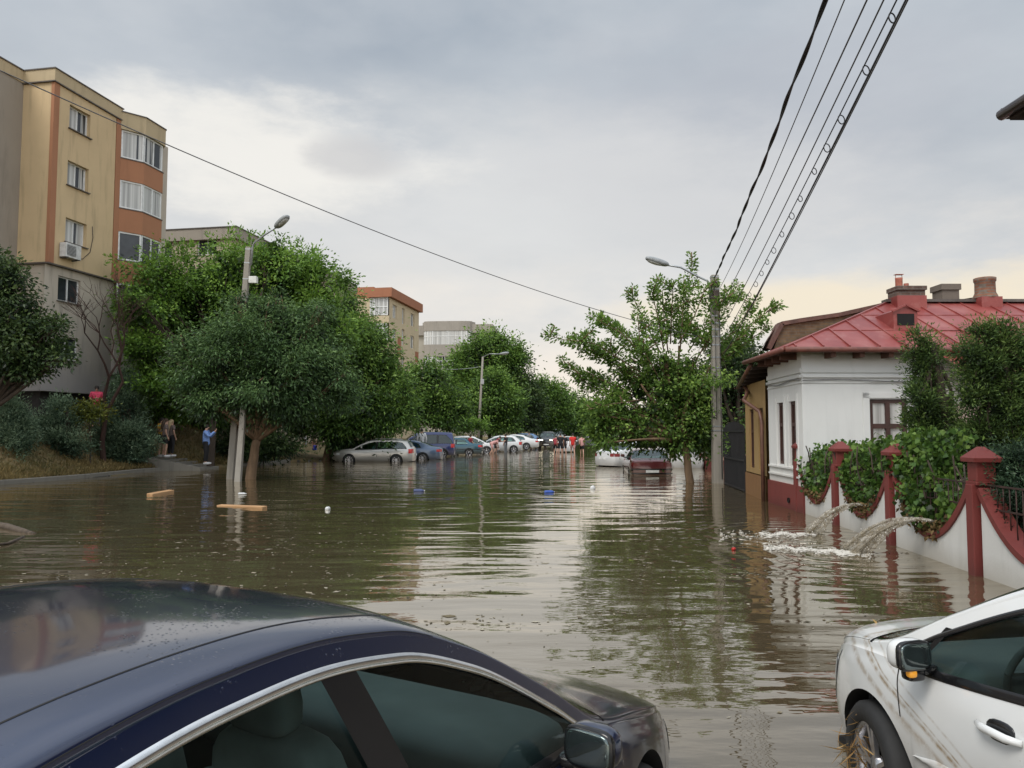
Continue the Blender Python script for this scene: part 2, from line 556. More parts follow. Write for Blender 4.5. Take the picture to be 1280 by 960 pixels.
# ------------------------------------------------------------------ people
def skin_mesh(name, verts, edges, radii, mat, parent, root=0, sub=1):
    me = bpy.data.meshes.new(name)
    me.from_pydata([tuple(v) for v in verts], edges, [])
    ob = bpy.data.objects.new(name, me)
    COL.objects.link(ob)
    md = ob.modifiers.new('skin', 'SKIN'); md.use_smooth_shade = True
    sd = me.skin_vertices[0].data
    for i, r in enumerate(radii):
        sd[i].radius = r if isinstance(r, tuple) else (r, r)
        sd[i].use_root = (i == root)
    ss = ob.modifiers.new('sub', 'SUBSURF'); ss.levels = sub; ss.render_levels = sub
    dg = bpy.context.evaluated_depsgraph_get()
    me2 = bpy.data.meshes.new_from_object(ob.evaluated_get(dg))
    ob.modifiers.clear()
    ob.data = me2
    bpy.data.meshes.remove(me)
    me2.name = name
    me2.materials.clear(); me2.materials.append(mat)
    ob.parent = parent
    return ob

SKIN = simple('skin', (0.46, 0.27, 0.19), 0.6, 0.08)
HAIR = {k: simple('hair_' + k, c, 0.7, 0.25, 30) for k, c in dict(dark=(0.02, 0.014, 0.01), brown=(0.06, 0.035, 0.02), blond=(0.5, 0.38, 0.22)).items()}
SHOE = simple('shoe_white', (0.6, 0.6, 0.6), 0.6)

def person(label, loc, face, pose='stand', h=1.75, top=None, bottom=None, bkind='shorts', hair='dark', long_hair=False, sleeves=1, group=None, shoes=False, phone=False, female=False, strap=None):
    """face = heading in radians, 0 looks along +X"""
    t = thing('person', label, 'person', loc, face - PI / 2, group)      # built looking along +Y
    k = h / 1.75
    sw = 0.165 if female else 0.185
    J = dict(pel=(0, 0, .96), spi=(0, -.01, 1.13), che=(0, 0, 1.33), nec=(0, -.01, 1.475), hea=(0, .015, 1.58), top=(0, .005, 1.70),
             nos=(0, .115, 1.595),
             shL=(-sw, 0, 1.41), elL=(-sw - .06, -.03, 1.14), wrL=(-sw - .06, .06, .90), haL=(-sw - .05, .09, .81),
             shR=(sw, 0, 1.41), elR=(sw + .06, -.03, 1.14), wrR=(sw + .06, .06, .90), haR=(sw + .05, .09, .81),
             hiL=(-.095, 0, .90), knL=(-.11, .02, .50), anL=(-.115, -.02, .09), toL=(-.13, .15, .035),
             hiR=(.095, 0, .90), knR=(.11, .02, .50), anR=(.115, -.02, .09), toR=(.13, .15, .035))
    def up(names, f):
        for n in names: J[n] = f(J[n])
    if pose == 'phone':        # both hands raised, holding a phone before the face
        J.update(elL=(-sw - .05, .16, 1.2), wrL=(-.07, .36, 1.42), haL=(-.03, .40, 1.49), elR=(sw + .05, .16, 1.2), wrR=(.07, .36, 1.42), haR=(.03, .40, 1.49))
    if pose == 'read':         # looking down at a phone held at chest height
        J.update(elL=(-sw - .05, .05, 1.13), wrL=(-.09, .27, 1.15), haL=(-.03, .32, 1.19), elR=(sw + .05, .03, 1.13), wrR=(.10, .25, 1.13), haR=(.05, .31, 1.17), nos=(0, .11, 1.55), hea=(0, .035, 1.57))
    if pose == 'fold':
        J.update(elL=(-sw - .05, .02, 1.13), wrL=(.04, .19, 1.16), haL=(.12, .18, 1.19), elR=(sw + .05, .02, 1.13), wrR=(-.04, .22, 1.13), haR=(-.12, .2, 1.16))
    if pose == 'walk':
        J.update(knL=(-.10, .20, .52), anL=(-.11, .16, .12), toL=(-.12, .33, .06), knR=(.10, -.02, .50), anR=(.11, -.26, .14), toR=(.12, -.12, .05),
                 elL=(-sw - .05, -.12, 1.16), wrL=(-sw - .06, -.10, .92), haL=(-sw - .06, -.06, .84), elR=(sw + .05, .06, 1.15), wrR=(sw + .05, .22, .97), haR=(sw + .04, .28, .90))
    if pose in ('push', 'bend'):
        a = R(38 if pose == 'push' else 68)
        def tilt(p):
            y, z = p[1], p[2] - .96
            return (p[0], y * math.cos(a) + z * math.sin(a), .96 - y * math.sin(a) + z * math.cos(a))
        up(['spi', 'che', 'nec', 'hea', 'top', 'nos', 'shL', 'elL', 'wrL', 'haL', 'shR', 'elR', 'wrR', 'haR'], tilt)
        s = J['shL']
        for sd, sg in (('L', -1), ('R', 1)):
            sx, sy, sz = J['sh' + sd]
            if pose == 'push':
                J['el' + sd] = (sg * (sw + .05), sy + .22, sz - .17); J['wr' + sd] = (sg * .2, sy + .44, sz - .16); J['ha' + sd] = (sg * .2, sy + .52, sz - .12)
            else:
                J['el' + sd] = (sg * (sw + .03), sy + .03, sz - .28); J['wr' + sd] = (sg * .15, sy + .1, sz - .5); J['ha' + sd] = (sg * .14, sy + .12, sz - .59)
        J.update(knL=(-.11, .16, .51), anL=(-.12, .05, .1), toL=(-.13, .22, .04), anR=(.115, -.22, .13), toR=(.12, -.08, .04))
    J = {n: (p[0] * k, p[1] * k, p[2] * k) for n, p in J.items()}
    Rr = dict(pel=.13, spi=.115 if female else .125, che=.13 if female else .15, nec=.052, hea=(.078, .092), top=.06, nos=.014, shL=.062, elL=.042, wrL=.030, haL=.034, shR=.062, elR=.042, wrR=.030, haR=.034,
              hiL=.09, knL=.058, anL=.038, toL=.034, hiR=.09, knR=.058, anR=.038, toR=.034)
    if top is not None: Rr.update(pel=.115, spi=.10, che=.12 if female else .14)
    names = list(J)
    ix = {n: i for i, n in enumerate(names)}
    E = [('pel', 'spi'), ('spi', 'che'), ('che', 'nec'), ('nec', 'hea'), ('hea', 'top'), ('hea', 'nos'), ('che', 'shL'), ('shL', 'elL'), ('elL', 'wrL'), ('wrL', 'haL'), ('che', 'shR'), ('shR', 'elR'), ('elR', 'wrR'), ('wrR', 'haR'),
         ('pel', 'hiL'), ('hiL', 'knL'), ('knL', 'anL'), ('anL', 'toL'), ('pel', 'hiR'), ('hiR', 'knR'), ('knR', 'anR'), ('anR', 'toR')]
    sc_ = lambda r, m=1.0: tuple(x * k * m for x in r) if isinstance(r, tuple) else r * k * m
    vs = [J[n] for n in names]; es = [(ix[a], ix[b]) for a, b in E]; rs = [sc_(Rr[n]) for n in names]
    # short finger stubs and thumbs, grown out of the palms
    for sd, sg in (('L', -1), ('R', 1)):
        ha = Vector(J['ha' + sd]); d = (ha - Vector(J['wr' + sd])).normalized()
        side = d.cross(Vector((0, 0, 1)))
        side = side.normalized() if side.length > .2 else Vector((0, 1, 0))
        for q, ln in ((-.5, .075), (.5, .08)):
            vs.append(ha + (d * ln + side * q * .035) * k); es.append((ix['ha' + sd], len(vs) - 1)); rs.append(.012 * k)
        vs.append(ha + (d * .01 + side * .055) * k); es.append((ix['ha' + sd], len(vs) - 1)); rs.append(.011 * k)
    skin_mesh('body', vs, es, rs, SKIN, t)
    def lerp(a, b, f): return tuple(x + (y - x) * f for x, y in zip(J[a], J[b]))
    if top is not None:
        v = [lerp('pel', 'hiL', .0) if False else tuple(x + (y - x) * -.95 for x, y in zip(J['pel'], J['spi'])), J['spi'], J['che'], lerp('che', 'nec', .75), J['shL'], lerp('shL', 'elL', .72), J['shR'], lerp('shR', 'elR', .72)]
        e = [(0, 1), (1, 2), (2, 3), (2, 4), (4, 5), (2, 6), (6, 7)]
        r = [.172, .148 if female else .158, .16 if female else .182, .075, .088, .072, .088, .072]
        if sleeves == 2:
            v += [J['elL'], J['wrL'], J['elR'], J['wrR']]; e += [(5, 8), (8, 9), (7, 10), (10, 11)]; r += [.062, .05, .062, .05]
        if sleeves == 0:
            v = v[:4]; e = e[:3]; r = r[:4]
        skin_mesh('shirt', v, e, [x * k for x in r], top, t)
    if bottom is not None:
        f = .95 if bkind == 'shorts' else 1.0
        v = [J['pel'], J['hiL'], lerp('hiL', 'knL', .85), J['hiR'], lerp('hiR', 'knR', .85), lerp('pel', 'spi', .6)]
        e = [(0, 1), (1, 2), (0, 3), (3, 4), (0, 5)]; r = [.152, .116, .092, .116, .092, .14]
        if bkind == 'trousers':
            v += [J['knL'], lerp('knL', 'anL', .95), J['knR'], lerp('knR', 'anR', .95)]; e += [(2, 6), (6, 7), (4, 8), (8, 9)]; r += [.08, .064, .08, .064]
        skin_mesh('trousers' if bkind == 'trousers' else 'shorts', v, e, [x * k for x in r], bottom, t)
    hc = Vector(J['hea']).lerp(Vector(J['top']), .45) + Vector((0, -.018 * k, .012))
    if hair:
        mb = MB()
        mb.sell(hc, (.087 * k, .103 * k, .098 * k), 1, 1, 12, 8)
        if long_hair:
            n = Vector(J['nec']); mb.tube([hc + Vector((0, -.05, .03)), n + Vector((0, -.09, .03)), Vector(J['che']) + Vector((0, -.15, .02)), Vector(J['che']) + Vector((0, -.15, -.16))], [.075 * k, .085 * k, .07 * k, .03 * k], 8)
        mb.build('hair', HAIR[hair], t)
    fm = MB()
    for sx in (-1, 1):
        e = Vector(J['nos']) + Vector((sx * .032 * k, -.018 * k, .028 * k)); fm.sell(e, (.012 * k, .008 * k, .007 * k), 1, 1, 8, 6)
    fm.sell(Vector(J['nos']) + Vector((0, -.02 * k, -.04 * k)), (.024 * k, .009 * k, .006 * k), 1, 1, 8, 6)
    fm.build('face', HAIR['brown'], t)
    if shoes:
        for sd in 'LR':
            mb = MB()
            a = Vector(J['an' + sd]); b = Vector(J['to' + sd])
            mb.sell((a + b) / 2 + Vector((0, 0.0, -.012 * k)), (.052 * k, .145 * k, .052 * k), .7, .8, 12, 6)
            mb.build('shoe', SHOE, t)
    if phone:
        mb = MB(); c = (Vector(J['haL']) + Vector(J['haR'])) / 2 + Vector((0, .05, .03))
        mb.box(c, (.08, .012, .15) if pose == 'read' else (.15, .012, .08))
        p = mb.build('phone', simple('phone_black', (.02, .02, .02), .2), t)
    return t
# ------------------------------------------------------------------ cars
BLACKTRIM = simple('black_trim', (0.012, 0.012, 0.013), 0.16)
RUBBER = simple('rubber', (0.018, 0.018, 0.018), 0.75, 0.3)
CHROME = simple('chrome', (0.72, 0.71, 0.69), 0.16, 0.06, 30, metallic=0) if False else simple('chrome', (0.75, 0.74, 0.72), 0.2, 0.08, 25, Metallic=1.0)
ALLOY = simple('alloy', (0.50, 0.50, 0.52), 0.3, 0.15, 12, Metallic=0.85)
INTERIOR = simple('cabin_trim', (0.035, 0.037, 0.038), 0.7, 0.2)
SEATC = simple('seat_cloth', (0.15, 0.15, 0.15), 0.8, 0.2)
WELL = simple('wheel_well', (0.008, 0.008, 0.008), 0.9)
GLASS = glass_mat('car_glass', (0.45, 0.68, 0.63), 0.05)
GLASS_DARK = glass_mat('car_glass_dark', (0.10, 0.13, 0.13), 0.04)
GLASS_WET = glass_mat('car_glass_wet', (0.74, 0.95, 0.91), 0.0, 0.015, 1.36, 0.05)
CLEARG = glass_mat('windscreen_glass', (0.86, 1.0, 0.97), 0.0, 0.02, 1.16)
LENS = simple('lamp_lens', (0.75, 0.76, 0.78), 0.08, 0.1, 40)
TAIL = simple('tail_lens', (0.55, 0.02, 0.015), 0.12, 0.15, 20)
PLATE = simple('plate', (0.72, 0.72, 0.70), 0.4)

SPECS = {}
SPECS['sedan'] = dict(xf=2.38, xr=-2.42, W=0.925, fa=1.42, ra=-1.33, R=0.325, T=0.235, nf=4.0, nr=5.0,
    zc=[(-2.42, .93), (-2.25, 1.00), (-1.92, 1.065), (-1.25, 1.33), (-.75, 1.43), (-.3, 1.455), (.1, 1.425), (.42, 1.305), (.75, 1.13), (1.08, .95), (1.5, .865), (1.95, .75), (2.25, .65), (2.38, .59)],
    rl=[(-2.42, .88), (-1.98, 1.0), (-1.75, 1.06), (-1.4, 1.16), (-1.0, 1.285), (-.5, 1.375), (-.2, 1.392), (.1, 1.37), (.4, 1.285), (.75, 1.10), (1.02, .935), (1.5, .83), (2.0, .71), (2.38, .58)],
    b=[(-2.42, .87), (-1.98, .985), (-1.0, .965), (0, .93), (1.02, .90), (1.5, .815), (2.0, .695), (2.38, .56)],
    cowl=1.08, wst=.33, rgt=-1.15, rgb=-1.92, frame=.062, cpil=-1.3, pillars=[(-.03, -.15, .125)], frontdoor=(1.0, -.05), reardoor=(-.10, -1.1), sill=.20)
SPECS['wagon'] = dict(xf=2.22, xr=-2.28, W=0.88, fa=1.33, ra=-1.37, R=0.315, T=0.21, nf=4.0, nr=7.0,
    zc=[(-2.28, .98), (-2.2, 1.1), (-2.05, 1.36), (-1.85, 1.45), (-1.0, 1.50), (-.2, 1.50), (.2, 1.45), (.55, 1.32), (1.22, 1.0), (1.7, .93), (2.05, .82), (2.22, .70)],
    rl=[(-2.28, .93), (-2.2, .98), (-2.0, 1.26), (-1.85, 1.34), (-1.0, 1.41), (-.2, 1.41), (.15, 1.36), (.5, 1.24), (.85, 1.08), (1.15, .935), (1.6, .88), (2.0, .78), (2.22, .66)],
    b=[(-2.28, .92), (-2.2, .97), (-1.0, .96), (0, .925), (1.15, .905), (1.6, .865), (2.0, .76), (2.22, .62)],
    cowl=1.22, wst=.42, rgt=-1.98, rgb=-2.2, frame=.07, cpil=-1.95, pillars=[(-.2, -.27, .09), (-1.12, -1.18, .08)], frontdoor=(1.05, -.18), reardoor=(-.22, -1.12), sill=.20)
SPECS['hatch'] = dict(xf=2.05, xr=-2.0, W=0.90, fa=1.24, ra=-1.32, R=0.315, T=0.235, nf=3.2, nr=5.5,
    zc=[(-2.0, .95), (-1.95, 1.05), (-1.7, 1.32), (-1.5, 1.42), (-.8, 1.485), (-.2, 1.49), (.15, 1.445), (.45, 1.335), (.8, 1.155), (1.16, .975), (1.3, .935), (1.6, .915), (1.88, .82), (2.05, .71)],
    rl=[(-2.0, .92), (-1.9, 1.0), (-1.65, 1.22), (-1.4, 1.33), (-.8, 1.405), (-.2, 1.415), (.1, 1.375), (.4, 1.285), (.8, 1.11), (1.16, .93), (1.5, .875), (1.85, .77), (2.05, .64)],
    b=[(-2.0, .91), (-1.9, .985), (-1.0, .985), (0, .935), (.8, .885), (1.16, .875), (1.5, .845), (1.85, .755), (2.05, .62)],
    cowl=1.3, wst=.36, rgt=-1.5, rgb=-1.93, frame=.07, cpil=-1.5, pillars=[(.13, .02, .10)], frontdoor=(1.0, .18), reardoor=(.14, -1.1), sill=.20)
SPECS['van'] = dict(xf=2.1, xr=-2.12, W=0.88, fa=1.32, ra=-1.36, R=0.315, T=0.14, nf=4.0, nr=9.0,
    zc=[(-2.12, 1.02), (-2.09, 1.3), (-2.02, 1.68), (-1.9, 1.78), (-1.0, 1.82), (.1, 1.81), (.45, 1.74), (.75, 1.58), (1.35, 1.14), (1.75, 1.03), (2.0, .9), (2.1, .76)],
    rl=[(-2.12, .98), (-2.08, 1.02), (-2.02, 1.58), (-1.9, 1.66), (-1.0, 1.72), (.1, 1.71), (.4, 1.63), (.7, 1.46), (1.0, 1.26), (1.3, 1.05), (1.7, .96), (2.0, .85), (2.1, .72)],
    b=[(-2.12, .97), (-2.08, 1.01), (-1.0, 1.03), (0, 1.02), (1.3, 1.02), (1.7, .945), (2.0, .84), (2.1, .7)],
    cowl=1.35, wst=.6, rgt=-2.0, rgb=-2.09, frame=.10, cpil=-1.85, pillars=[(.05, .02, .12), (-1.0, -1.0, .14)], frontdoor=(1.15, .06), reardoor=(-.02, -1.0), sill=.22)
SPECS['oldsedan'] = dict(xf=2.1, xr=-2.12, W=0.83, fa=1.25, ra=-1.2, R=0.295, T=0.20, nf=7.0, nr=9.0,
    zc=[(-2.12, .90), (-2.05, .955), (-1.75, .985), (-1.5, 1.02), (-1.0, 1.31), (-.75, 1.37), (-.2, 1.395), (.15, 1.37), (.4, 1.28), (.92, .98), (1.4, .92), (1.85, .85), (2.1, .78)],
    rl=[(-2.12, .86), (-1.7, .935), (-1.45, .96), (-1.1, 1.16), (-.85, 1.27), (-.2, 1.31), (.12, 1.28), (.4, 1.17), (.85, .92), (1.4, .87), (1.85, .8), (2.1, .73)],
    b=[(-2.12, .855), (-1.7, .93), (-1.0, .915), (0, .90), (.85, .89), (1.4, .86), (1.85, .79), (2.1, .71)],
    cowl=.92, wst=.35, rgt=-.95, rgb=-1.52, frame=.06, cpil=-1.15, pillars=[(-.25, -.30, .08)], frontdoor=(.85, -.23), reardoor=(-.27, -1.1), sill=.2)
SPECS['suv'] = dict(xf=2.15, xr=-2.15, W=0.91, fa=1.3, ra=-1.35, R=0.35, T=0.17, nf=6.0, nr=8.0,
    zc=[(-2.15, 1.05), (-2.1, 1.3), (-1.95, 1.6), (-1.8, 1.69), (-1.0, 1.74), (-.1, 1.73), (.25, 1.67), (.5, 1.56), (1.05, 1.16), (1.6, 1.08), (2.0, 1.0), (2.15, .9)],
    rl=[(-2.15, 1.0), (-2.08, 1.06), (-1.95, 1.5), (-1.8, 1.57), (-1.0, 1.63), (-.1, 1.62), (.2, 1.56), (.5, 1.42), (1.0, 1.08), (1.6, 1.02), (2.0, .94), (2.15, .85)],
    b=[(-2.15, .99), (-2.08, 1.05), (-1.0, 1.06), (0, 1.05), (1.0, 1.04), (1.6, 1.0), (2.0, .93), (2.15, .83)],
    cowl=1.05, wst=.4, rgt=-1.95, rgb=-2.1, frame=.09, cpil=-1.75, pillars=[(-.2, -.24, .11), (-1.15, -1.15, .11)], frontdoor=(.95, -.18), reardoor=(-.22, -1.15), sill=.26)

def build_car(name, label, spec, paint, loc, rz, group=None, pitch=0.0, roll=0.0, cat='car', chrome=False, glass=None, detail=1, hubs=None, lit=False, steer=0.0,
              rack=False, plate_rear=True, mirror=(0.62, 1.0), mirror_glass=None, amber=False, tail=None, moulding=None, seats=True, sunroof=False, sx=1.0, nfaces=84, lampmat=None):
    S = SPECS[spec]
    t = thing(name, label, cat, loc, rz, group)
    t.rotation_euler = (roll, pitch, rz)
    glass = glass or GLASS
    zc, rl, b = pchip(S['zc']), pchip(S['rl']), pchip(S['b'])
    xf, xr, W, T, sill = S['xf'], S['xr'], S['W'], S['T'], S['sill']
    xm = (xf + xr) / 2
    bow = pchip([(xf, .20), (1.6, .16), (S['cowl'], .17), (S['wst'], .09), (0, .02), (-.6, 0), (S['rgt'], -.06), (S['rgb'], -.10), (xr, -.13)])
    def Wb(x):
        s = (x - xm) / (xf - xm) * .985 if x > xm else (xm - x) / (xm - xr) * .96
        n = S['nf'] if x > xm else S['nr']
        return W * (1 - min(s, .999) ** n) ** (1 / n)
    arches = [(S['fa'], S['R'] + .055), (S['ra'], S['R'] + .055)]
    def zlo(x):
        z = sill + .06 * max(0, (abs(x - xm) - 1.7)) / .6
        for ax, ar in arches:
            if abs(x - ax) < ar: z = max(z, S['R'] + math.sqrt(max(0, ar * ar - (x - ax) ** 2)))
        return z
    def side(x, z):
        """half width of the body side at height z"""
        bx = b(x); w = Wb(x)
        if z <= bx:
            q = max(0, min(1, (z - sill) / (bx - sill)))
            return w - .012 + .034 * math.sin(PI * min(1, q * 1.05)) ** .8 - .06 * (1 - q) ** 3 - .020 * max(0, (q - .86) / .14) ** 2
        return w - .042 - T * ((z - bx) / .45) ** 1.12
    # stations
    xs = set(np.round(np.linspace(xr, xf, nfaces), 4).tolist())
    for ax, ar in arches:
        for k in range(15): xs.add(round(ax + ar * math.cos(PI * k / 14), 4))
    for x in (S['cowl'], S['wst'], S['rgt'], S['rgb'], S['cpil']): xs.add(x)
    for k in range(6): xs.add(xf - .01 * k * k); xs.add(xr + .008 * k * k)
    xs = sorted(xs)
    clean = [xs[0]]
    for x in xs[1:]:
        if x - clean[-1] > .006: clean.append(x)
    xs = clean
    NL, NF, NT_ = (16 if detail else 8), 3, 12
    body = MB(); gl = MB(); wsm = MB(); rgm = MB(); chm = MB()
    def frame_h(x):
        f = S['frame']
        if x < S['cpil'] + .25: f += max(0, (S['cpil'] + .25 - x)) * .9
        return f
    for sg in (1, -1):
        P = []
        for x in xs:
            lo, bx = zlo(x), b(x)
            lo = min(lo, bx - .02)
            P.append([(x + bow(x) * 0, sg * side(x, lo + (bx - lo) * j / NL), lo + (bx - lo) * j / NL) for j in range(NL + 1)])
        body.grid(P, 0, True, sg < 0)
        # greenhouse frame and glass
        F_, Gl, Ch = [], [], []
        def flush(L, mb, mi):
            if len(L) > 1: mb.grid(L, mi, True, sg < 0)
        for x in xs:
            bx, r = b(x), rl(x)
            if r - bx < .004: r = bx + .004
            g = r - frame_h(x)
            if g - bx < .025:
                g = bx
                flush(Gl, gl, 0); Gl = []
                flush(Ch, chm, 0); Ch = []
            else:
                Gl.append([(x, sg * (side(x, bx + (g - bx) * j / 6) - .004), bx + (g - bx) * j / 6) for j in range(7)])
                Ch.append([(x, sg * (side(x, g - .008) + .001), g - .008), (x, sg * (side(x, g - .004) + .007), g - .003), (x, sg * (side(x, g + .014) + .007), g + .015), (x, sg * (side(x, g + .018) + .001), g + .019)])
            F_.append([(x, sg * side(x, g + (r - g) * j / NF), g + (r - g) * j / NF) for j in range(NF + 1)])
        flush(Gl, gl, 0); flush(Ch, chm, 0)
        if gl.f: gl.build('side_window', glass, t)
        gl = MB()
        body.grid(F_, 0, True, sg < 0)
        # shoulder ledge between door skin and glass line
        L_ = [[(x, sg * side(x, b(x)), b(x)), (x, sg * side(x, b(x) + .0005), b(x) + .001)] for x in xs]
        body.grid(L_, 0, True, sg < 0)
        # top: bonnet, windscreen, roof, rear glass, boot lid
        def toprow(x):
            r = max(rl(x), b(x) + .004); yr = side(x, r); c = max(zc(x), r + .01); row = []
            for k in range(NT_ + 1):
                th = (PI / 2) * (k / NT_) ** 1.15
                y = yr * math.cos(th) ** .62; z = r + (c - r) * math.sin(th) ** .78
                row.append((x + bow(x) * (1 - (y / yr) ** 2), sg * y, z))
            return row
        for xa, xb, mb, e in ((xr, S['rgb'], body, 0), (S['rgb'], S['rgt'], rgm, 1), (S['rgt'], S['wst'], body, 0), (S['wst'], S['cowl'], wsm, 1), (S['cowl'], xf, body, 0)):
            rows = [toprow(x) for x in xs if xa - 1e-4 <= x <= xb + 1e-4]
            if len(rows) < 2: continue
            if not e: body.grid(rows, 0, True, sg < 0)
            else:
                kp = 3
                body.grid([r[:kp + 1] for r in rows], 0, True, sg < 0)
                mb.grid([r[kp:] for r in rows], 0, True, sg < 0)
        # dark arch lips and wheel wells
        for ax, ar in arches:
            well = []
            for k in range(13):
                a = PI * k / 12
                x, z = ax + ar * math.cos(a), S['R'] + ar * math.sin(a)
                y = side(x, z)
                well.append([(x, sg * y, z), (x, sg * (y - .03), z - .004), (x, sg * (y - .32), z)])
            body.grid(well, 1, True, sg > 0)
            body.box((ax, sg * (W - .36), S['R'] + .17), (2 * ar - .06, .04, ar * 2 - .24), 0, 1)
    # noses
    for x, fl in ((xf, False), (xr, True)):
        lo, bx = zlo(x), b(x)
        P = []
        for j in range(NL + 1):
            z = lo + (bx - lo) * j / NL; w = side(x, z)
            row = []
            for k in range(15):
                y = w * (1 - 2 * k / 14)
                row.append((x + bow(x) * (1 - (y / w) ** 2) + (.03 if not fl else -.03) * math.sin(PI * j / NL) * (1 - (y / w) ** 2), y, z))
            P.append(row)
        body.grid(P, 0, True, not fl)
        def toprow2(sgn):
            r = max(rl(x), b(x) + .004); yr = side(x, r); c = max(zc(x), r + .01)
            return [(x + bow(x) * (1 - ((math.cos((PI / 2) * (k / NT_) ** 1.15) ** .62)) ** 2), sgn * yr * math.cos((PI / 2) * (k / NT_) ** 1.15) ** .62, r + (c - r) * math.sin((PI / 2) * (k / NT_) ** 1.15) ** .78) for k in range(NT_ + 1)]
        for sgn in (1, -1):
            tr = toprow2(sgn)
            body.grid([tr, [(p[0] - (.0), p[1], bx) for p in tr]], 0, True, (sgn > 0) == fl)
    # floor, bulkheads
    body.box(((xf + xr) / 2, 0, sill + .05), (xf - xr - .5, W * 1.5, .06), 0, 1)
    body.box((S['cowl'] + .05, 0, (sill + b(S['cowl'])) / 2), (.04, W * 1.7, b(S['cowl']) - sill - .05), 0, 1)
    bod = body.build('body', [paint, WELL], t)
    wsm.build('windscreen', CLEARG if glass is GLASS_WET else glass, t); rgm.build('rear_window', CLEARG if glass is GLASS_WET else glass, t)
    def patch(mb, x0, x1, z0, z1, off, sg, mi=0, nx=6, nz=3, shear=0.0):
        P = []
        for i in range(nx + 1):
            row = []
            for j in range(nz + 1):
                z = z0 + (z1 - z0) * j / nz
                x = x0 + (x1 - x0) * i / nx + shear * (z - z0)
                row.append((x, sg * (side(x, z) + off), z))
            P.append(row)
        mb.grid(P, mi, True, (sg < 0) != (x1 < x0))
    def cap_patch(mb, front, y0, y1, z0, z1, off, mi=0, ny=8):
        x = xf if front else xr
        s = 1 if front else -1
        w = side(x, (z0 + z1) / 2)
        P = []
        for j in range(4):
            z = z0 + (z1 - z0) * j / 3
            lo, bx = zlo(x), b(x)
            q = min(1, max(0, (z - lo) / (bx - lo)))
            P.append([(x + bow(x) * (1 - (y / w) ** 2) + s * (.03 * math.sin(PI * q) * (1 - (y / w) ** 2) + off), y, z) for y in [y0 + (y1 - y0) * k / ny for k in range(ny + 1)]])
        mb.grid(P, mi, True, front)
    # window surrounds, pillars, belt strip
    for sg in (1, -1):
        tr = MB()
        for (xb, xt, w) in S['pillars']:
            P = []
            for j in range(9):
                f = j / 8
                xx = xb + (xt - xb) * f
                z = b(xx) + .0 + (rl(xx) - S['frame'] - b(xx)) * f
                P.append([(xx - w / 2, sg * (side(xx - w / 2, z) + .004), z), (xx, sg * (side(xx, z) + .005), z), (xx + w / 2, sg * (side(xx + w / 2, z) + .004), z)])
            tr.grid(P, 0, True, sg > 0)
        bs = [x for x in xs if rl(x) - frame_h(x) - b(x) > .02]
        tr.grid([[(x, sg * (side(x, b(x) - .014) + .003), b(x) - .014), (x, sg * (side(x, b(x)) + .007), b(x)), (x, sg * (side(x, b(x) + .02) + .006), b(x) + .022)] for x in bs], 0, True, sg < 0)
        if detail:
            # quarter-light bar and door cuts
            xq = S['cowl'] - .36
            if rl(xq) - frame_h(xq) - b(xq) > .05 and spec in ('hatch', 'van'):
                P = []
                for j in range(6):
                    f = j / 5; xx = xq - .17 * f; z = b(xx) + (rl(xx) - frame_h(xx) * .6 - b(xx)) * f
                    P.append([(xx - .018, sg * (side(xx, z) + .004), z), (xx + .018, sg * (side(xx, z) + .004), z)])
                tr.grid(P, 0, True, sg > 0)
            for (xa, xb_) in (S['frontdoor'], S['reardoor']):
                for xx in (xa, xb_):
                    z0 = zlo(xx) + .06; z1 = b(xx) - .012
                    P = []
                    for j in range(9):
                        z = z0 + (z1 - z0) * j / 8
                        xo = xx - (.05 * (1 - j / 8) if xx == xa and xx > .5 else 0)
                        P.append([(xo - .0035, sg * (side(xo, z) + .003), z), (xo + .0035, sg * (side(xo, z) + .003), z)])
                    tr.grid(P, 0, True, sg > 0)
                P = []
                zz = zlo((xa + xb_) / 2) + .06
                P = [[(xa + (xb_ - xa) * j / 6, sg * (side(xa, zz) + .0015), zz), (xa + (xb_ - xa) * j / 6, sg * (side(xa, zz + .007) + .0015), zz + .007)] for j in range(7)]
                tr.grid(P, 0, True, sg > 0)
        tr.build('window_trim', BLACKTRIM, t)
    if chrome is True: chm.build('chrome_strip', CHROME, t)
    else: chm.build('window_seal', BLACKTRIM, t)
    # mouldings
    if moulding:
        for sg in (1, -1):
            mm = MB()
            for (x0, x1, z0, z1) in moulding:
                P = []
                for i in range(25):
                    x = x0 + (x1 - x0) * i / 24; z = z0 + (z1 - z0) * i / 24
                    e = min(1, min(i, 24 - i) / 2.0)
                    P.append([(x, sg * (side(x, z - .026) + .001), z - .026 * e), (x, sg * (side(x, z) + .014), z - .012 * e), (x, sg * (side(x, z) + .015), z + .012 * e), (x, sg * (side(x, z + .026) + .001), z + .026 * e)])
                mm.grid(P, 0, True, sg < 0)
            mm.build('side_moulding', paint, t)
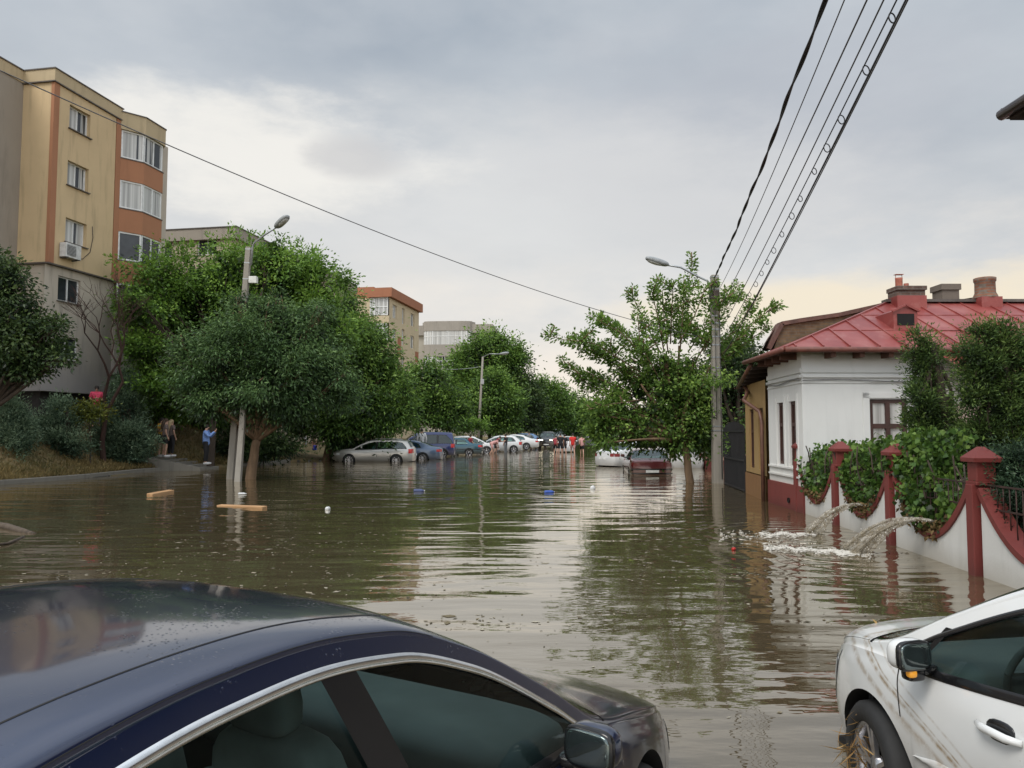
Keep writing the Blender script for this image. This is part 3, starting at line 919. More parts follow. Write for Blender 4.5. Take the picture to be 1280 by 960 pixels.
    # lamps
    for sg in (1, -1):
        hl = MB()
        zb = b(xf - .18)
        hx = xf - .24 if S['nf'] < 5 else xf - .06
        rot = Matrix.Rotation(sg * -.75 if S['nf'] < 5 else sg * -.25, 3, 'Z')
        patch(hl, xf - .34, xf - .004, zb - .135, zb - .02, .005, sg, 0, 8, 3)
        cap_patch(hl, True, sg * (side(xf, zb - .08) - .002), sg * (side(xf, zb - .08) - .2), zb - .135, zb - .02, .007)
        o = hl.build('headlight', lampmat or LENS, t)
        tl = MB()
        zt = b(xr + .05)
        if spec in ('wagon', 'van', 'suv', 'hatch'):
            patch(tl, xr + .22, xr + .004, zt - .26, zt - .01, .006, sg, 0, 6, 3)
            cap_patch(tl, False, sg * (side(xr, zt - .1) - .002), sg * (side(xr, zt - .1) - .13), zt - .24, zt - .01, .008)
        else:
            patch(tl, xr + .24, xr + .004, zt - .17, zt - .015, .006, sg)
            cap_patch(tl, False, sg * (side(xr, zt - .1) - .002), sg * .46, zt - .17, zt - .015, .008)
        tl.build('tail_light', tail or TAIL, t)
    bp = MB()
    cap_patch(bp, True, -.42, .42, .46, .60, .004); cap_patch(bp, True, -.5, .5, .24, .36, .006)
    bp.build('grille', BLACKTRIM, t)
    pl = MB()
    cap_patch(pl, True, -.26, .26, .37, .47, .010); pl.build('number_plate', PLATE, t)
    if plate_rear:
        pl = MB(); z = .52 if spec == 'oldsedan' else .62
        cap_patch(pl, False, -.26, .26, z - .06, z + .06, .012); pl.build('number_plate', PLATE, t)
    if spec == 'oldsedan':
        bm_ = MB(); cap_patch(bm_, False, -.82, .82, .40, .45, .02); cap_patch(bm_, False, -.82, .82, .565, .62, .016)
        for sg in (1, -1): patch(bm_, -2.11, 2.08, .52, .565, .008, sg, 0, 40, 2)
        bm_.build('bumper_strip', BLACKTRIM, t)
    if detail:
        gaps = [('panel_gap', 1.5, S['cowl'] - .02, xf - .16)]
        if sunroof: gaps += [('roof_seam', 1.25, S['rgt'] + .05, S['wst'] - .06), ('roof_seam', 6.2, -.95, .16)]
        for nm, k, xa_, xb_ in gaps:
            for sg in (1, -1):
                sm = MB(); P = []
                for x in np.linspace(xa_, xb_, 40):
                    r = max(rl(x), b(x) + .004); yr = side(x, r); c = zc(x); row = []
                    for dk, dz in ((-.05, .0005), (0, .0025), (.05, .0005)):
                        th = (PI / 2) * ((k + dk) / NT_) ** 1.15; y = yr * math.cos(th) ** .62
                        row.append((x + bow(x) * (1 - (y / yr) ** 2), sg * y, r + (c - r) * math.sin(th) ** .78 + dz))
                    P.append(row)
                sm.grid(P, 0, True, sg < 0); sm.build(nm, RUBBER, t)
    if detail:
        for sg in (1, -1):
            sm = MB(); P = []
            x0 = xf - .40
            for j in range(9):
                z = max(zlo(x0), .5) + (b(x0) - .03 - max(zlo(x0), .5)) * j / 8; xx = x0 + .10 * (1 - j / 8)
                P.append([(xx - .003, sg * (side(xx, z) + .0025), z), (xx + .003, sg * (side(xx, z) + .0025), z)])
            sm.grid(P, 0, True, sg > 0); sm.build('panel_gap', RUBBER, t)
    # wheels
    for ax, ar in arches:
        for sg in (1, -1):
            w = bpy.data.objects.new('wheel', None); COL.objects.link(w); w.parent = t
            w.location = (ax, sg * (W - .13), S['R']); w.rotation_euler = (0, 0, (PI if sg < 0 else 0) + (steer if ax > 0 else 0))
            r = S['R']
            tm = MB(); tm.lathe((0, 0, 0), [(r * .66, -.09), (r * .9, -.10), (r * .985, -.075), (r, -.04), (r, .04), (r * .985, .075), (r * .9, .10), (r * .68, .092), (r * .66, .07)], 32, 0, 'Y')
            tm.build('tyre', RUBBER, w)
            rm = MB(); rm.lathe((0, 0, 0), [(r * .67, -.08), (r * .60, -.05), (r * .60, .05), (r * .66, .078), (r * .69, .082), (r * .68, .086), (r * .62, .074)], 32, 0, 'Y')
            rm.lathe((0, 0, 0), [(0.001, .068), (r * .17, .062), (r * .19, .03)], 16, 0, 'Y')
            ns = 5 if hubs != 'cap' else 9
            for k in range(ns):
                a = 2 * PI * k / ns + .3
                for da, ww in (((-.13, .028), (.13, .028)) if hubs != 'cap' else ((0, .045),)):
                    c0 = Vector((math.cos(a + da * .6) * r * .14, .052, math.sin(a + da * .6) * r * .14)); c1 = Vector((math.cos(a + da) * r * .645, .066, math.sin(a + da) * r * .645))
                    rm.bar(c0, c1, ww, .022)
            rm.lathe((0, 0, 0), [(0.001, -.02), (r * .6, -.02)], 24, 1, 'Y')
            rm.build('rim', [ALLOY, WELL], w)
    # mirrors
    mx, mz = mirror
    for sg in (1, -1):
        mm = MB()
        y0 = side(mx, b(mx) - .02)
        c = Vector((mx - .02, sg * (y0 + .115), mz + .055))
        mm.sell(c, (.052, .092, .066), .7, .75, 24, 14, Matrix.Rotation(sg * .12, 3, 'Z'))
        mm.sell((mx + .01, sg * (y0 + .02), mz - .02), (.04, .06, .022), .6, .6, 12, 8, None, 1)
        o = mm.build('door_mirror', [paint, BLACKTRIM], t)
        if detail:
            g = MB(); g.sell((c.x - .040 , c.y, c.z), (.018, .090, .064), .5, .55, 24, 12, Matrix.Rotation(sg * .12, 3, 'Z'), 0)
            g.build('mirror_rim', BLACKTRIM, o)
            g = MB(); g.sell((c.x - .052, c.y, c.z), (.010, .080, .055), .5, .55, 24, 12, Matrix.Rotation(sg * .12, 3, 'Z'), 0)
            g.build('mirror_glass', mirror_glass or simple('mirror_face', (.14, .17, .17), .06, .15, 8, Metallic=.9), o)
            if amber:
                g = MB(); g.sell((c.x - .01, c.y - sg * .015, c.z - .078), (.036, .046, .034), .5, .6, 16, 8); g.build('mirror_foot', BLACKTRIM, o)
                g = MB(); g.sell((c.x - .036, c.y + sg * .012, c.z - .074), (.017, .022, .018), .6, .7, 14, 8)
                g.build('indicator', emit_mat('amber_lamp', (1.0, .42, .04), .12), o)
    # handles
    if detail:
        for sg in (1, -1):
            for (xa, xb_) in (S['frontdoor'], S['reardoor']):
                hx = xb_ + .17; hz = b(hx) - .13
                h = MB(); h.sell((hx, sg * (side(hx, hz) - .004), hz), (.075, .012, .045), .8, .8, 16, 8, None, 1)
                h.tube([(hx + .105, sg * (side(hx, hz) + .012), hz + .006), (hx + .05, sg * (side(hx, hz) + .036), hz + .006), (hx - .06, sg * (side(hx, hz) + .036), hz + .0), (hx - .11, sg * (side(hx, hz) + .010), hz - .004)], [.012, .017, .017, .013], 8)
                h.build('door_handle', [paint if not chrome else CHROME, BLACKTRIM], t)
    # cabin
    if seats:
        it = MB()
        it.sell((S['cowl'] - .30, 0, b(S['cowl'] - .3) - .09), (.30, W - .14, .13), .45, .35, 20, 10)
        it.box(((S['cowl'] - .3 + S['rgb']) / 2, 0, .42), (S['cowl'] - S['rgb'] - .2, W * 1.5, .05))
        for sg in (1, -1):
            P = [[(x, sg * (side(x, z) - .05), z) for z in (.42, .6, b(x) - .02)] for x in np.linspace(S['rgb'] + .1, S['cowl'] - .1, 16)]
            it.grid(P, 0, True, sg > 0)
        it.box((S['rgb'] + .28, 0, b(-1) - .06), (.5, W * 1.45, .04))
        it.build('dashboard', INTERIOR, t)
        H = max(p[1] for p in S['zc'])
        for sy in (.37, -.37):
            st = MB(); xx = .08
            st.sell((xx + .28, sy, .55), (.27, .25, .10), .5, .5, 16, 8)
            st.sell((xx - .05, sy, .80), (.085, .235, .33), .5, .45, 16, 10, Matrix.Rotation(-.28, 3, 'Y'))
            st.sell((xx - .18, sy, H - .26), (.055, .13, .085), .6, .6, 14, 8, Matrix.Rotation(-.2, 3, 'Y'))
            for q in (-.05, .05): st.tube([(xx - .15, sy + q, H - .42), (xx - .17, sy + q, H - .30)], .007, 6, 1)
            st.build('seat', [SEATC, ALLOY], t)
        st = MB()
        st.sell((-.95, 0, .52), (.27, .66, .11), .4, .3, 16, 8)
        st.sell((-1.22, 0, .78), (.09, .66, .30), .4, .3, 16, 8, Matrix.Rotation(-.35, 3, 'Y'))
        for sy in (-.42, .42): st.sell((-1.33, sy, b(-1.2) + .12), (.05, .13, .07), .6, .6, 12, 8)
        st.build('rear_bench', SEATC, t)
        sw = MB(); c = Vector((S['cowl'] - .62, .37, b(.3) - .02))
        Rt = Matrix.Rotation(-.42, 3, 'Y')
        ring = [c + Rt @ Vector((0, .185 * math.cos(a), .185 * math.sin(a))) for a in np.linspace(0, 2 * PI, 25)]
        sw.tube(ring, .016, 8, 0, False)
        sw.sell(c + Rt @ Vector((.02, 0, 0)), (.03, .07, .06), .7, .7, 12, 8)
        for a in (0, PI, -PI / 2): sw.bar(c, c + Rt @ Vector((0, .18 * math.cos(a), .18 * math.sin(a))), .03, .014)
        sw.build('steering_wheel', INTERIOR, t)
    if rack:
        for sg in (1, -1):
            rk = MB()
            rk.tube([(x, sg * (side(x, rl(x)) - .07), max(zc(x) - .015, rl(x)) + (.045 if i not in (0, 6) else .0)) for i, x in enumerate(np.linspace(-1.6, .1, 7))], .016, 6)
            rk.build('roof_rail', ALLOY, t)
    return t, dict(side=side, b=b, rl=rl, zc=zc, S=S, bow=bow)
# ------------------------------------------------------------------ world and light
SUN_EL, SUN_AZ = R(50), R(-138)        # azimuth from +Y towards +X
w = bpy.data.worlds.new('World'); sc.world = w; w.use_nodes = True
wt = NT.__new__(NT); wt.nt = w.node_tree; wt.n = wt.nt.nodes; wt.n.clear()
wo = wt.n.new('ShaderNodeOutputWorld')
sky = wt.n.new('ShaderNodeTexSky'); sky.sky_type = 'NISHITA'; sky.sun_disc = False
sky.sun_elevation = SUN_EL; sky.sun_rotation = SUN_AZ; sky.air_density = 2.0; sky.dust_density = 4.0
d = wt.n.new('ShaderNodeTexCoord').outputs['Generated']
s3 = wt.n.new('ShaderNodeSeparateXYZ'); wt.link(d, s3.inputs[0])
X_, Y_, Z_ = s3.outputs
az = wt.math('ARCTAN2', X_, Y_)
el = wt.math('ARCSINE', Z_)
# cloud-deck coordinates: where the view ray meets a flat cloud layer
den = wt.math('ADD', wt.math('MAXIMUM', Z_, 0.0), 0.13)
cxy = wt.n.new('ShaderNodeCombineXYZ')
wt.link(wt.math('DIVIDE', X_, den), cxy.inputs[0]); wt.link(wt.math('DIVIDE', Y_, den), cxy.inputs[1])
n1 = wt.noise(cxy.outputs[0], 0.75, 6, 0.52)
n2 = wt.noise(cxy.outputs[0], 1.9, 7, 0.55)
n3 = wt.noise(d, 4.0, 7, 0.62, (1, 1, 2.6))
lo = wt.mix(wt.ramp(n1, [(0.34, (0, 0, 0)), (0.66, (1, 1, 1))]), (0.315, 0.372, 0.445), (0.575, 0.615, 0.66))
gr_ = wt.node('ShaderNodeMapRange'); gr_.inputs['From Min'].default_value = 0.46; gr_.inputs['From Max'].default_value = 0.08; gr_.inputs['To Min'].default_value = 0.0; gr_.inputs['To Max'].default_value = 0.68
wt.link(wt.math('ADD', el, wt.math('MULTIPLY', wt.math('SUBTRACT', n2, 0.5), 0.35)), gr_.inputs['Value'])
lo = wt.mix(gr_.outputs[0], lo, (0.82, 0.815, 0.805))
lo = wt.mix(wt.math('MULTIPLY', wt.ramp(n2, [(0.42, (0, 0, 0)), (0.72, (1, 1, 1))]), 0.45), lo, (0.70, 0.715, 0.735))
def blob(a0, e0, wa, we, soft=0.55, nz=0.9, src=n3):
    da = wt.math('DIVIDE', wt.math('SUBTRACT', az, a0), wa); de = wt.math('DIVIDE', wt.math('SUBTRACT', el, e0), we)
    r2 = wt.math('ADD', wt.math('MULTIPLY', da, da), wt.math('MULTIPLY', de, de))
    r2 = wt.math('ADD', r2, wt.math('MULTIPLY', wt.math('SUBTRACT', src, 0.5), nz * 4))
    mr = wt.node('ShaderNodeMapRange'); mr.interpolation_type = 'SMOOTHSTEP'
    mr.inputs['From Min'].default_value = 1 + soft; mr.inputs['From Max'].default_value = 1 - soft; mr.inputs['To Min'].default_value = 0; mr.inputs['To Max'].default_value = 1
    wt.link(r2, mr.inputs['Value'])
    return mr.outputs[0]
# pale break in the deck low on the left, darker scud above it
lo = wt.mix(wt.math('MULTIPLY', blob(0.30, 0.36, 0.24, 0.13, 1.0, 0.9), 0.5), lo, (0.46, 0.48, 0.535))
lo = wt.mix(wt.math('MULTIPLY', blob(-0.05, 0.24, 0.50, 0.15, 1.0, 0.9), 0.45), lo, (0.86, 0.84, 0.81))
lo = wt.mix(wt.math('MULTIPLY', blob(-0.33, 0.335, 0.18, 0.056, 1.3, 1.7), 0.8), lo, (0.95, 0.92, 0.86))
lo = wt.mix(wt.math('MULTIPLY', blob(-0.20, 0.345, 0.055, 0.026, 1.0, 1.6), 0.6), lo, (0.54, 0.54, 0.56))
# warm glow towards the horizon
g = wt.node('ShaderNodeMapRange'); g.interpolation_type = 'SMOOTHSTEP'
g.inputs['From Min'].default_value = 0.25; g.inputs['From Max'].default_value = -0.02; g.inputs['To Min'].default_value = 0; g.inputs['To Max'].default_value = 1
wt.link(wt.math('ADD', el, wt.math('MULTIPLY', wt.math('SUBTRACT', n3, 0.5), 0.30)), g.inputs['Value'])
lo = wt.mix(wt.math('MULTIPLY', g.outputs[0], 0.9), lo, (1.0, 0.90, 0.78))
lo = wt.mix(wt.math('MULTIPLY', blob(0.50, 0.15, 0.32, 0.034, 1.0, 1.3), 0.85), lo, (0.93, 0.82, 0.64))
# sky gain added overhead and behind the viewer, unseen, to light the scene
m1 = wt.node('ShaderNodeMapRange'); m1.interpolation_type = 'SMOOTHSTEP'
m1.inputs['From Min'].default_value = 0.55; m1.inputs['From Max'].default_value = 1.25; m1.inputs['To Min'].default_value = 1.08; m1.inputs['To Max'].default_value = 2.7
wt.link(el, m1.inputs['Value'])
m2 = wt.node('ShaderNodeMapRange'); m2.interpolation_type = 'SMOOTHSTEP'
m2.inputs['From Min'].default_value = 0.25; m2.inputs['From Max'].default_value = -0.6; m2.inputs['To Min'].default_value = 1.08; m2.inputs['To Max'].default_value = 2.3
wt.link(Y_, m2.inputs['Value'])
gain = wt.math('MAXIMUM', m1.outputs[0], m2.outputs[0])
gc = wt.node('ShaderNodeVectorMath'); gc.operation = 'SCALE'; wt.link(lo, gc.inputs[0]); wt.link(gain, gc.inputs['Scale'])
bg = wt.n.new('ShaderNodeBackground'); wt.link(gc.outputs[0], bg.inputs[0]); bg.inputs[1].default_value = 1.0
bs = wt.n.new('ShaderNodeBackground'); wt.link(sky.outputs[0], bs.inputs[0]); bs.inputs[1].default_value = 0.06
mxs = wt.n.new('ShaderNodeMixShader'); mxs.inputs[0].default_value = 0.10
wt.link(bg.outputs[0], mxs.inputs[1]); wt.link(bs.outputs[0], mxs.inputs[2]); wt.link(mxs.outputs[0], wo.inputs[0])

sl = bpy.data.lights.new('sun', 'SUN'); sl.energy = 1.9; sl.angle = R(25); sl.color = (1.0, 0.94, 0.86)
so = bpy.data.objects.new('sun', sl); COL.objects.link(so)
sd_ = Vector((math.sin(SUN_AZ) * math.cos(SUN_EL), math.cos(SUN_AZ) * math.cos(SUN_EL), math.sin(SUN_EL)))
so.rotation_euler = sd_.to_track_quat('Z', 'Y').to_euler()
so.location = sd_ * 50

sc.view_settings.view_transform = 'Standard'; sc.view_settings.look = 'None'; sc.view_settings.exposure = 0; sc.view_settings.gamma = 1
sc.render.engine = 'CYCLES'
sc.cycles.use_denoising = True
sc.cycles.max_bounces = 8; sc.cycles.transparent_max_bounces = 12; sc.cycles.diffuse_bounces = 3; sc.cycles.glossy_bounces = 4
sc.cycles.caustics_reflective = False; sc.cycles.caustics_refractive = False
sc.cycles.sample_clamp_indirect = 6

# ------------------------------------------------------------------ ground
KERB = [G(-140, 622), G(-60, 613), G(0, 606), G(60, 601.5), G(115, 597), G(180, 590), G(235, 586.5)]
KERB2 = [G(296, 583), G(320, 581.5), G(345, 579.5), G(363, 577), G(374, 573), G(376, 569)]
xl_pts = [(-30, -18.5), (10, -18.0)] + [(p.y, p.x) for p in KERB] + [(p.y, p.x) for p in KERB2[:4]] + [(46, -11.4), (52, -9.6), (60, -7.0), (70, -4.2), (100, 0.8), (160, 9), (400, 40)]
xl_pts.sort()
_ys = [p[0] for p in xl_pts]; _xs = [p[1] for p in xl_pts]
def XL(Y): return float(np.interp(Y, _ys, _xs))
def smooth(a, b, x):
    t = max(0, min(1, (x - a) / (b - a))); return t * t * (3 - 2 * t)
def ground_z(X, Y):
    e = XL(Y) - X
    rise = 0.9 * smooth(62, 130, Y) * 0.5 + max(0, Y - 130) * 0.004
    z = -0.22 - 0.06 * math.sin(X * .3) * math.cos(Y * .2)
    if Y < 6: z = -0.20
    z += rise
    if 40 < Y < 62 and X < 4: z += 0.04
    if e > 0:
        nb = .06 * math.sin(X * 2.1 + Y) * math.cos(Y * 1.7)
        if Y < 38: zb = .10 + .30 * min(e, 1.5) + .85 * max(0, min(e - 1.5, 1.9)) + .01 * max(0, e - 3.4)
        else:
            k = smooth(38, 46, Y)
            zb = (1 - k) * (.10 + .30 * min(e, 1.5) + .85 * max(0, min(e - 1.5, 1.9))) + k * (.08 + .12 * min(e, 9))
        z = max(z, zb * min(1, e / .15) + nb * min(1, e) + rise * .6)
    # yards behind the garden wall and the houses on the other side
    xr_ = 6.2 + .079 * (Y - 16) + .25
    if 0 < Y < 40 and X > xr_ + .2: z = max(z, -0.05)
    return z

def asphalt():
    t = NT('wet_asphalt'); v = t.tex('Object')
    n = t.noise(v, 1.2, 6); n2 = t.noise(v, 60, 4)
    c = t.mix(n, (0.035, 0.034, 0.032), (0.075, 0.072, 0.066))
    t.bsdf(c, t.math('ADD', t.math('MULTIPLY', n, 0.5), 0.08), n2, 0.2, 0.01)
    return t.mat
def soil():
    t = NT('dry_bank'); v = t.tex('Object')
    n = t.noise(v, 1.4, 6); n2 = t.noise(v, 12, 5)
    c = t.mix(t.ramp(n, [(0.4, (0, 0, 0)), (0.62, (1, 1, 1))]), (0.22, 0.155, 0.075), (0.11, 0.105, 0.04))
    c = t.mix(t.ramp(n2, [(0.4, (0, 0, 0)), (0.7, (0.8, 0.8, 0.8))]), c, (0.23, 0.175, 0.085))
    t.bsdf(c, 0.95, n2, 0.8, 0.05)
    return t.mat
ASPH, SOIL = asphalt(), soil()
gx = [-4000, -1500, -500, -200, -100, -60, -45] + list(np.arange(-36, -8, .5)) + list(np.arange(-8, 16, 1.0)) + [16, 20, 26, 36, 60, 120, 300, 900, 2500, 4000]
gy = [-300, -60, -20, -6, 0, 5.9, 6.5, 10, 14, 18] + list(np.arange(20, 62, .5)) + list(np.arange(62, 140, 4.0)) + [140, 160, 200, 260, 360, 600, 1200, 3000, 5000]
vs = [(x, y, ground_z(x, y)) for y in gy for x in gx]
nx = len(gx)
fs = []; mi = []
for j in range(len(gy) - 1):
    for i in range(nx - 1):
        fs.append((j * nx + i, j * nx + i + 1, (j + 1) * nx + i + 1, (j + 1) * nx + i))
        cx_, cy_ = (gx[i] + gx[i + 1]) / 2, (gy[j] + gy[j + 1]) / 2
        mi.append(1 if (cx_ < XL(cy_) + .1 or cx_ > 14 + .1 * max(0, cy_ - 20)) else 0)
mb = MB(); mb.v = vs; mb.f = fs; mb.m = mi; mb.sm = [True] * len(fs)
gr = mb.build('ground', [ASPH, SOIL]); tag(gr, kind='structure')

# ------------------------------------------------------------------ flood water
def water():
    t = NT('flood_water'); v = t.tex('Object')
    big = t.noise(v, 1.0, 2, 0.5, (0.42, 1.15, 1))
    mid = t.noise(v, 1.0, 3, 0.55, (1.7, 4.2, 1))
    fin = t.noise(v, 1.0, 2, 0.5, (6.0, 13.0, 1))
    patch = t.ramp(t.noise(v, 0.16, 3), [(0.35, (0.35, 0.35, 0.35)), (0.65, (1, 1, 1))])
    s = t.node('ShaderNodeSeparateXYZ'); t.link(v, s.inputs[0])
    # choppy rings round the spots where the two water jets fall in
    def ring(cx, cy, rad, freq):
        dx = t.math('SUBTRACT', s.outputs[0], cx); dy = t.math('SUBTRACT', s.outputs[1], cy)
        r = t.math('SQRT', t.math('ADD', t.math('MULTIPLY', dx, dx), t.math('MULTIPLY', dy, dy)))
        wv = t.math('SINE', t.math('MULTIPLY', t.math('ADD', r, t.math('MULTIPLY', mid, 0.35)), freq))
        fall = t.math('POWER', t.math('SUBTRACT', 1.0, t.math('DIVIDE', r, rad), clamp=True), 1.5)
        return t.math('MULTIPLY', wv, fall)
    p1, p2 = G(1012, 668), G(1060, 690)
    rings = t.math('ADD', ring(p1.x, p1.y, 3.6, 19.0), ring(p2.x, p2.y, 4.4, 15.0))
    h = t.math('ADD', t.math('MULTIPLY', big, 0.95), t.math('MULTIPLY', t.math('MULTIPLY', mid, patch), 0.16))
    h = t.math('ADD', h, t.math('MULTIPLY', t.math('MULTIPLY', fin, patch), 0.010))
    h = t.math('ADD', h, t.math('MULTIPLY', rings, 0.20))
    mud = t.mix(t.noise(v, 0.35, 4), (0.086, 0.066, 0.036), (0.118, 0.092, 0.055))
    bn = t.node('ShaderNodeBump'); bn.inputs['Strength'].default_value = 1.0; bn.inputs['Distance'].default_value = 0.040
    t.link(h, bn.inputs['Height'])
    df = t.node('ShaderNodeBsdfDiffuse'); t.link(mud, df.inputs['Color'])
    gl = t.node('ShaderNodeBsdfGlossy'); gl.inputs['Roughness'].default_value = 0.02; gl.inputs['Color'].default_value = (0.98, 0.945, 0.88, 1); t.link(bn.outputs[0], gl.inputs['Normal'])
    lw = t.node('ShaderNodeLayerWeight'); lw.inputs['Blend'].default_value = 0.5; t.link(bn.outputs[0], lw.inputs['Normal'])
    fac = t.ramp(lw.outputs['Facing'], [(0.0, (.05, .05, .05)), (0.45, (.12, .12, .12)), (0.66, (.32, .32, .32)), (0.82, (.60, .60, .60)), (1.0, (.93, .93, .93))])
    mx = t.node('ShaderNodeMixShader'); t.link(fac, mx.inputs[0]); t.link(df.outputs[0], mx.inputs[1]); t.link(gl.outputs[0], mx.inputs[2]); t.link(mx.outputs[0], t.out.inputs[0])
    return t.mat
WATER = water()
mb = MB()
mb.add([(-120, -25, 0), (120, -25, 0), (120, 140, 0), (-120, 140, 0)], [(0, 1, 2, 3)])
wat = mb.build('flood_water', WATER); tag(wat, kind='structure')

# ------------------------------------------------------------------ kerb and steps
CONC = wall_mat('kerb_concrete', (0.22, 0.205, 0.175), 0.6, 2.0)
def kerb(pts, label):
    o = Vector(pts[len(pts) // 2])
    mb = MB(o)
    P = []
    for i, p in enumerate(pts):
        t = (Vector(pts[min(i + 1, len(pts) - 1)]) - Vector(pts[max(0, i - 1)])).normalized()
        n = Vector((-t.y, t.x, 0))
        if n.x > 0: n = -n
        p = Vector((p[0], p[1], 0))
        P.append([p + Vector((0, 0, -.35)), p + Vector((0, 0, .13)), p + n * .02 + Vector((0, 0, .15)), p + n * .16 + Vector((0, 0, .15)), p + n * .17 + Vector((0, 0, -.2))])
    mb.grid(P, 0, False, True)
    k = mb.build('kerb', CONC); k.location = o
    tag(k, label, 'kerb', kind='structure')
def dense(pts, n=5):
    out = []
    for a, b in zip(pts[:-1], pts[1:]):
        for i in range(n): out.append(a.lerp(b, i / n))
    return out + [pts[-1]]
kerb(dense(KERB), 'pale concrete kerb below the dry grass bank with blue conifers')
kerb(dense(KERB2), 'pale kerb curving behind the twin concrete pole and leaning trunk')

st = thing('stairway', 'short concrete stairway going down the bank into the water', 'stairs', G(240, 586), 0)
so_ = Vector(st.location)
for i in range(5):
    mb = MB(so_)
    x1 = so_.x - 1.5 + i * .50
    z = .60 - .125 * i
    mb.box2((x1, 34.0 + i * .12, z - .7), (x1 + .52, 36.6, z))
    mb.build('step', CONC, st, bevel=.012)
mb = MB(so_); mb.box2((so_.x - 3.0, 34.0, -.3), (so_.x - 1.5, 36.9, .605)); mb.build('landing', CONC, st, bevel=.015)
mb = MB(so_)
mb.extrude([(so_.x - 1.55, 33.86, .72), (so_.x - 1.55, 33.86, -.3), (so_.x + 1.05, 34.35, -.3), (so_.x + 1.05, 34.35, .12)], (0.0, .13, 0)); mb.build('stringer', CONC, st)

# dry grass and weeds on the bank
def bank_grass():
    n = 42000
    Y = RNG.uniform(20, 44, n)
    e = RNG.random(n) ** 1.6 * 6.5 + .12
    X = np.array([XL(y) for y in Y]) - e
    Z = np.array([ground_z(x, y) for x, y in zip(X, Y)])
    P = np.stack([X, Y, Z], 1)
    D = RNG.normal(size=(n, 3)) * .45; D[:, 2] = 1
    L = RNG.uniform(.06, .2, n) * (1 + .5 * (RNG.random(n) < .1))
    patch = np.sin(X * 1.3 + 2) * np.cos(Y * .9) * .25
    T = RNG.normal(.55, .22, n) + patch - .04 * e
    m = leaf_mat('dry_grass', (0.06, 0.07, 0.022), (0.22, 0.165, 0.065), (0.36, 0.27, 0.12), .2, .8)
    o = leaf_object('bank_grass', None, (0, 0, 0), P, D, L, .16, T, m)
    tag(o, 'yellowed grass on the bank above the kerb', 'grass', kind='stuff')
bank_grass()
# ------------------------------------------------------------------ building helpers
def wall(mb, o, u, n, U0, U1, Z0, Z1, holes=(), depth=.15, mi=0, rmi=None):
    """flat wall from U0..U1 along u and Z0..Z1, with real openings; n points out"""
    o, u, n = Vector(o), Vector(u).normalized(), Vector(n).normalized()
    us = sorted({U0, U1, *[h[0] for h in holes], *[h[1] for h in holes]}); zs = sorted({Z0, Z1, *[h[2] for h in holes], *[h[3] for h in holes]})
    us = [x for x in us if U0 <= x <= U1]; zs = [z for z in zs if Z0 <= z <= Z1]
    def P(a, z, d=0): return o + u * a + n * d + Vector((0, 0, z))
    for a, b in zip(us[:-1], us[1:]):
        for c, d in zip(zs[:-1], zs[1:]):
            m = ((a + b) / 2, (c + d) / 2)
            if any(h[0] < m[0] < h[1] and h[2] < m[1] < h[3] for h in holes): continue
            mb.quad(P(a, c), P(b, c), P(b, d), P(a, d), mi)
    r = mi if rmi is None else rmi
    for a, b, c, d in [h[:4] for h in holes]:
        mb.quad(P(a, c), P(a, c, -depth), P(a, d, -depth), P(a, d), r); mb.quad(P(b, c, -depth), P(b, c), P(b, d), P(b, d, -depth), r)
        mb.quad(P(a, c, -depth), P(a, c), P(b, c), P(b, c, -depth), r); mb.quad(P(a, d), P(a, d, -depth), P(b, d, -depth), P(b, d), r)

def window(parent, org, o, u, n, a, b, c, d, depth, fm, pm, fw=.06, mull=1, trans=None, sill=None, fd=.05):
    o, u, n = Vector(o), Vector(u).normalized(), Vector(n).normalized()
    def P(x, z, k=0): return o + u * x + n * (k - depth) + Vector((0, 0, z))
    rot = Matrix((u, n, Vector((0, 0, 1)))).transposed()
    mb = MB(org)
    def bar(x0, x1, z0, z1, k=0.0): mb.box(P((x0 + x1) / 2, (z0 + z1) / 2, k + fd / 2), (x1 - x0, fd, z1 - z0), 0, 0, rot)
    bar(a, a + fw, c, d); bar(b - fw, b, c, d); bar(a + fw, b - fw, c, c + fw); bar(a + fw, b - fw, d - fw, d)
    for i in range(1, mull + 1):
        x = a + (b - a) * i / (mull + 1); bar(x - fw * .55, x + fw * .55, c + fw, d - fw, .003)
    if trans: bar(a + fw, b - fw, trans - fw * .6, trans + fw * .6, .006)
    f = mb.build('window', fm, parent)
    mb = MB(org); mb.quad(P(a + .01, c + .01, .012), P(b - .01, c + .01, .012), P(b - .01, d - .01, .012), P(a + .01, d - .01, .012))
    mb.build('pane', pm, f)
    if sill:
        mb = MB(org); mb.box(P((a + b) / 2, c - .02, depth + .03), (b - a + .12, .12, .04), 0, 0, rot); mb.build('sill', sill, f)
    return f

PVC = simple('white_frame', (0.72, 0.73, 0.72), .45, .1)
BROWNF = simple('brown_frame', (0.055, 0.022, 0.016), .5, .25)
PANE = pane_mat('window_glass', (0.03, 0.035, 0.04))
PANE_C = pane_mat('window_curtain', (0.045, 0.05, 0.055), 1.0)
PANE_M = pane_mat('window_half_curtain', (0.03, 0.034, 0.04), .2, .37)
COPING = simple('sheet_coping', (0.10, 0.085, 0.075), .5, .25)
CREAM = wall_mat('cream_render', (0.63, 0.475, 0.28), .48, .7)
CREAM2 = wall_mat('cream_parapet', (0.50, 0.40, 0.25), .4, .7)
ORANGE = wall_mat('orange_render', (0.40, 0.185, 0.098), .3, .8)
GREYB = wall_mat('grey_panel', (0.52, 0.46, 0.38), .6, .6, (3.3, 6.6, (0.36, 0.335, 0.32)))
BASEC = simple('basement', (0.05, 0.045, 0.042), .9)
DKW = wall_mat('side_render', (0.33, 0.29, 0.24), .4, .7)

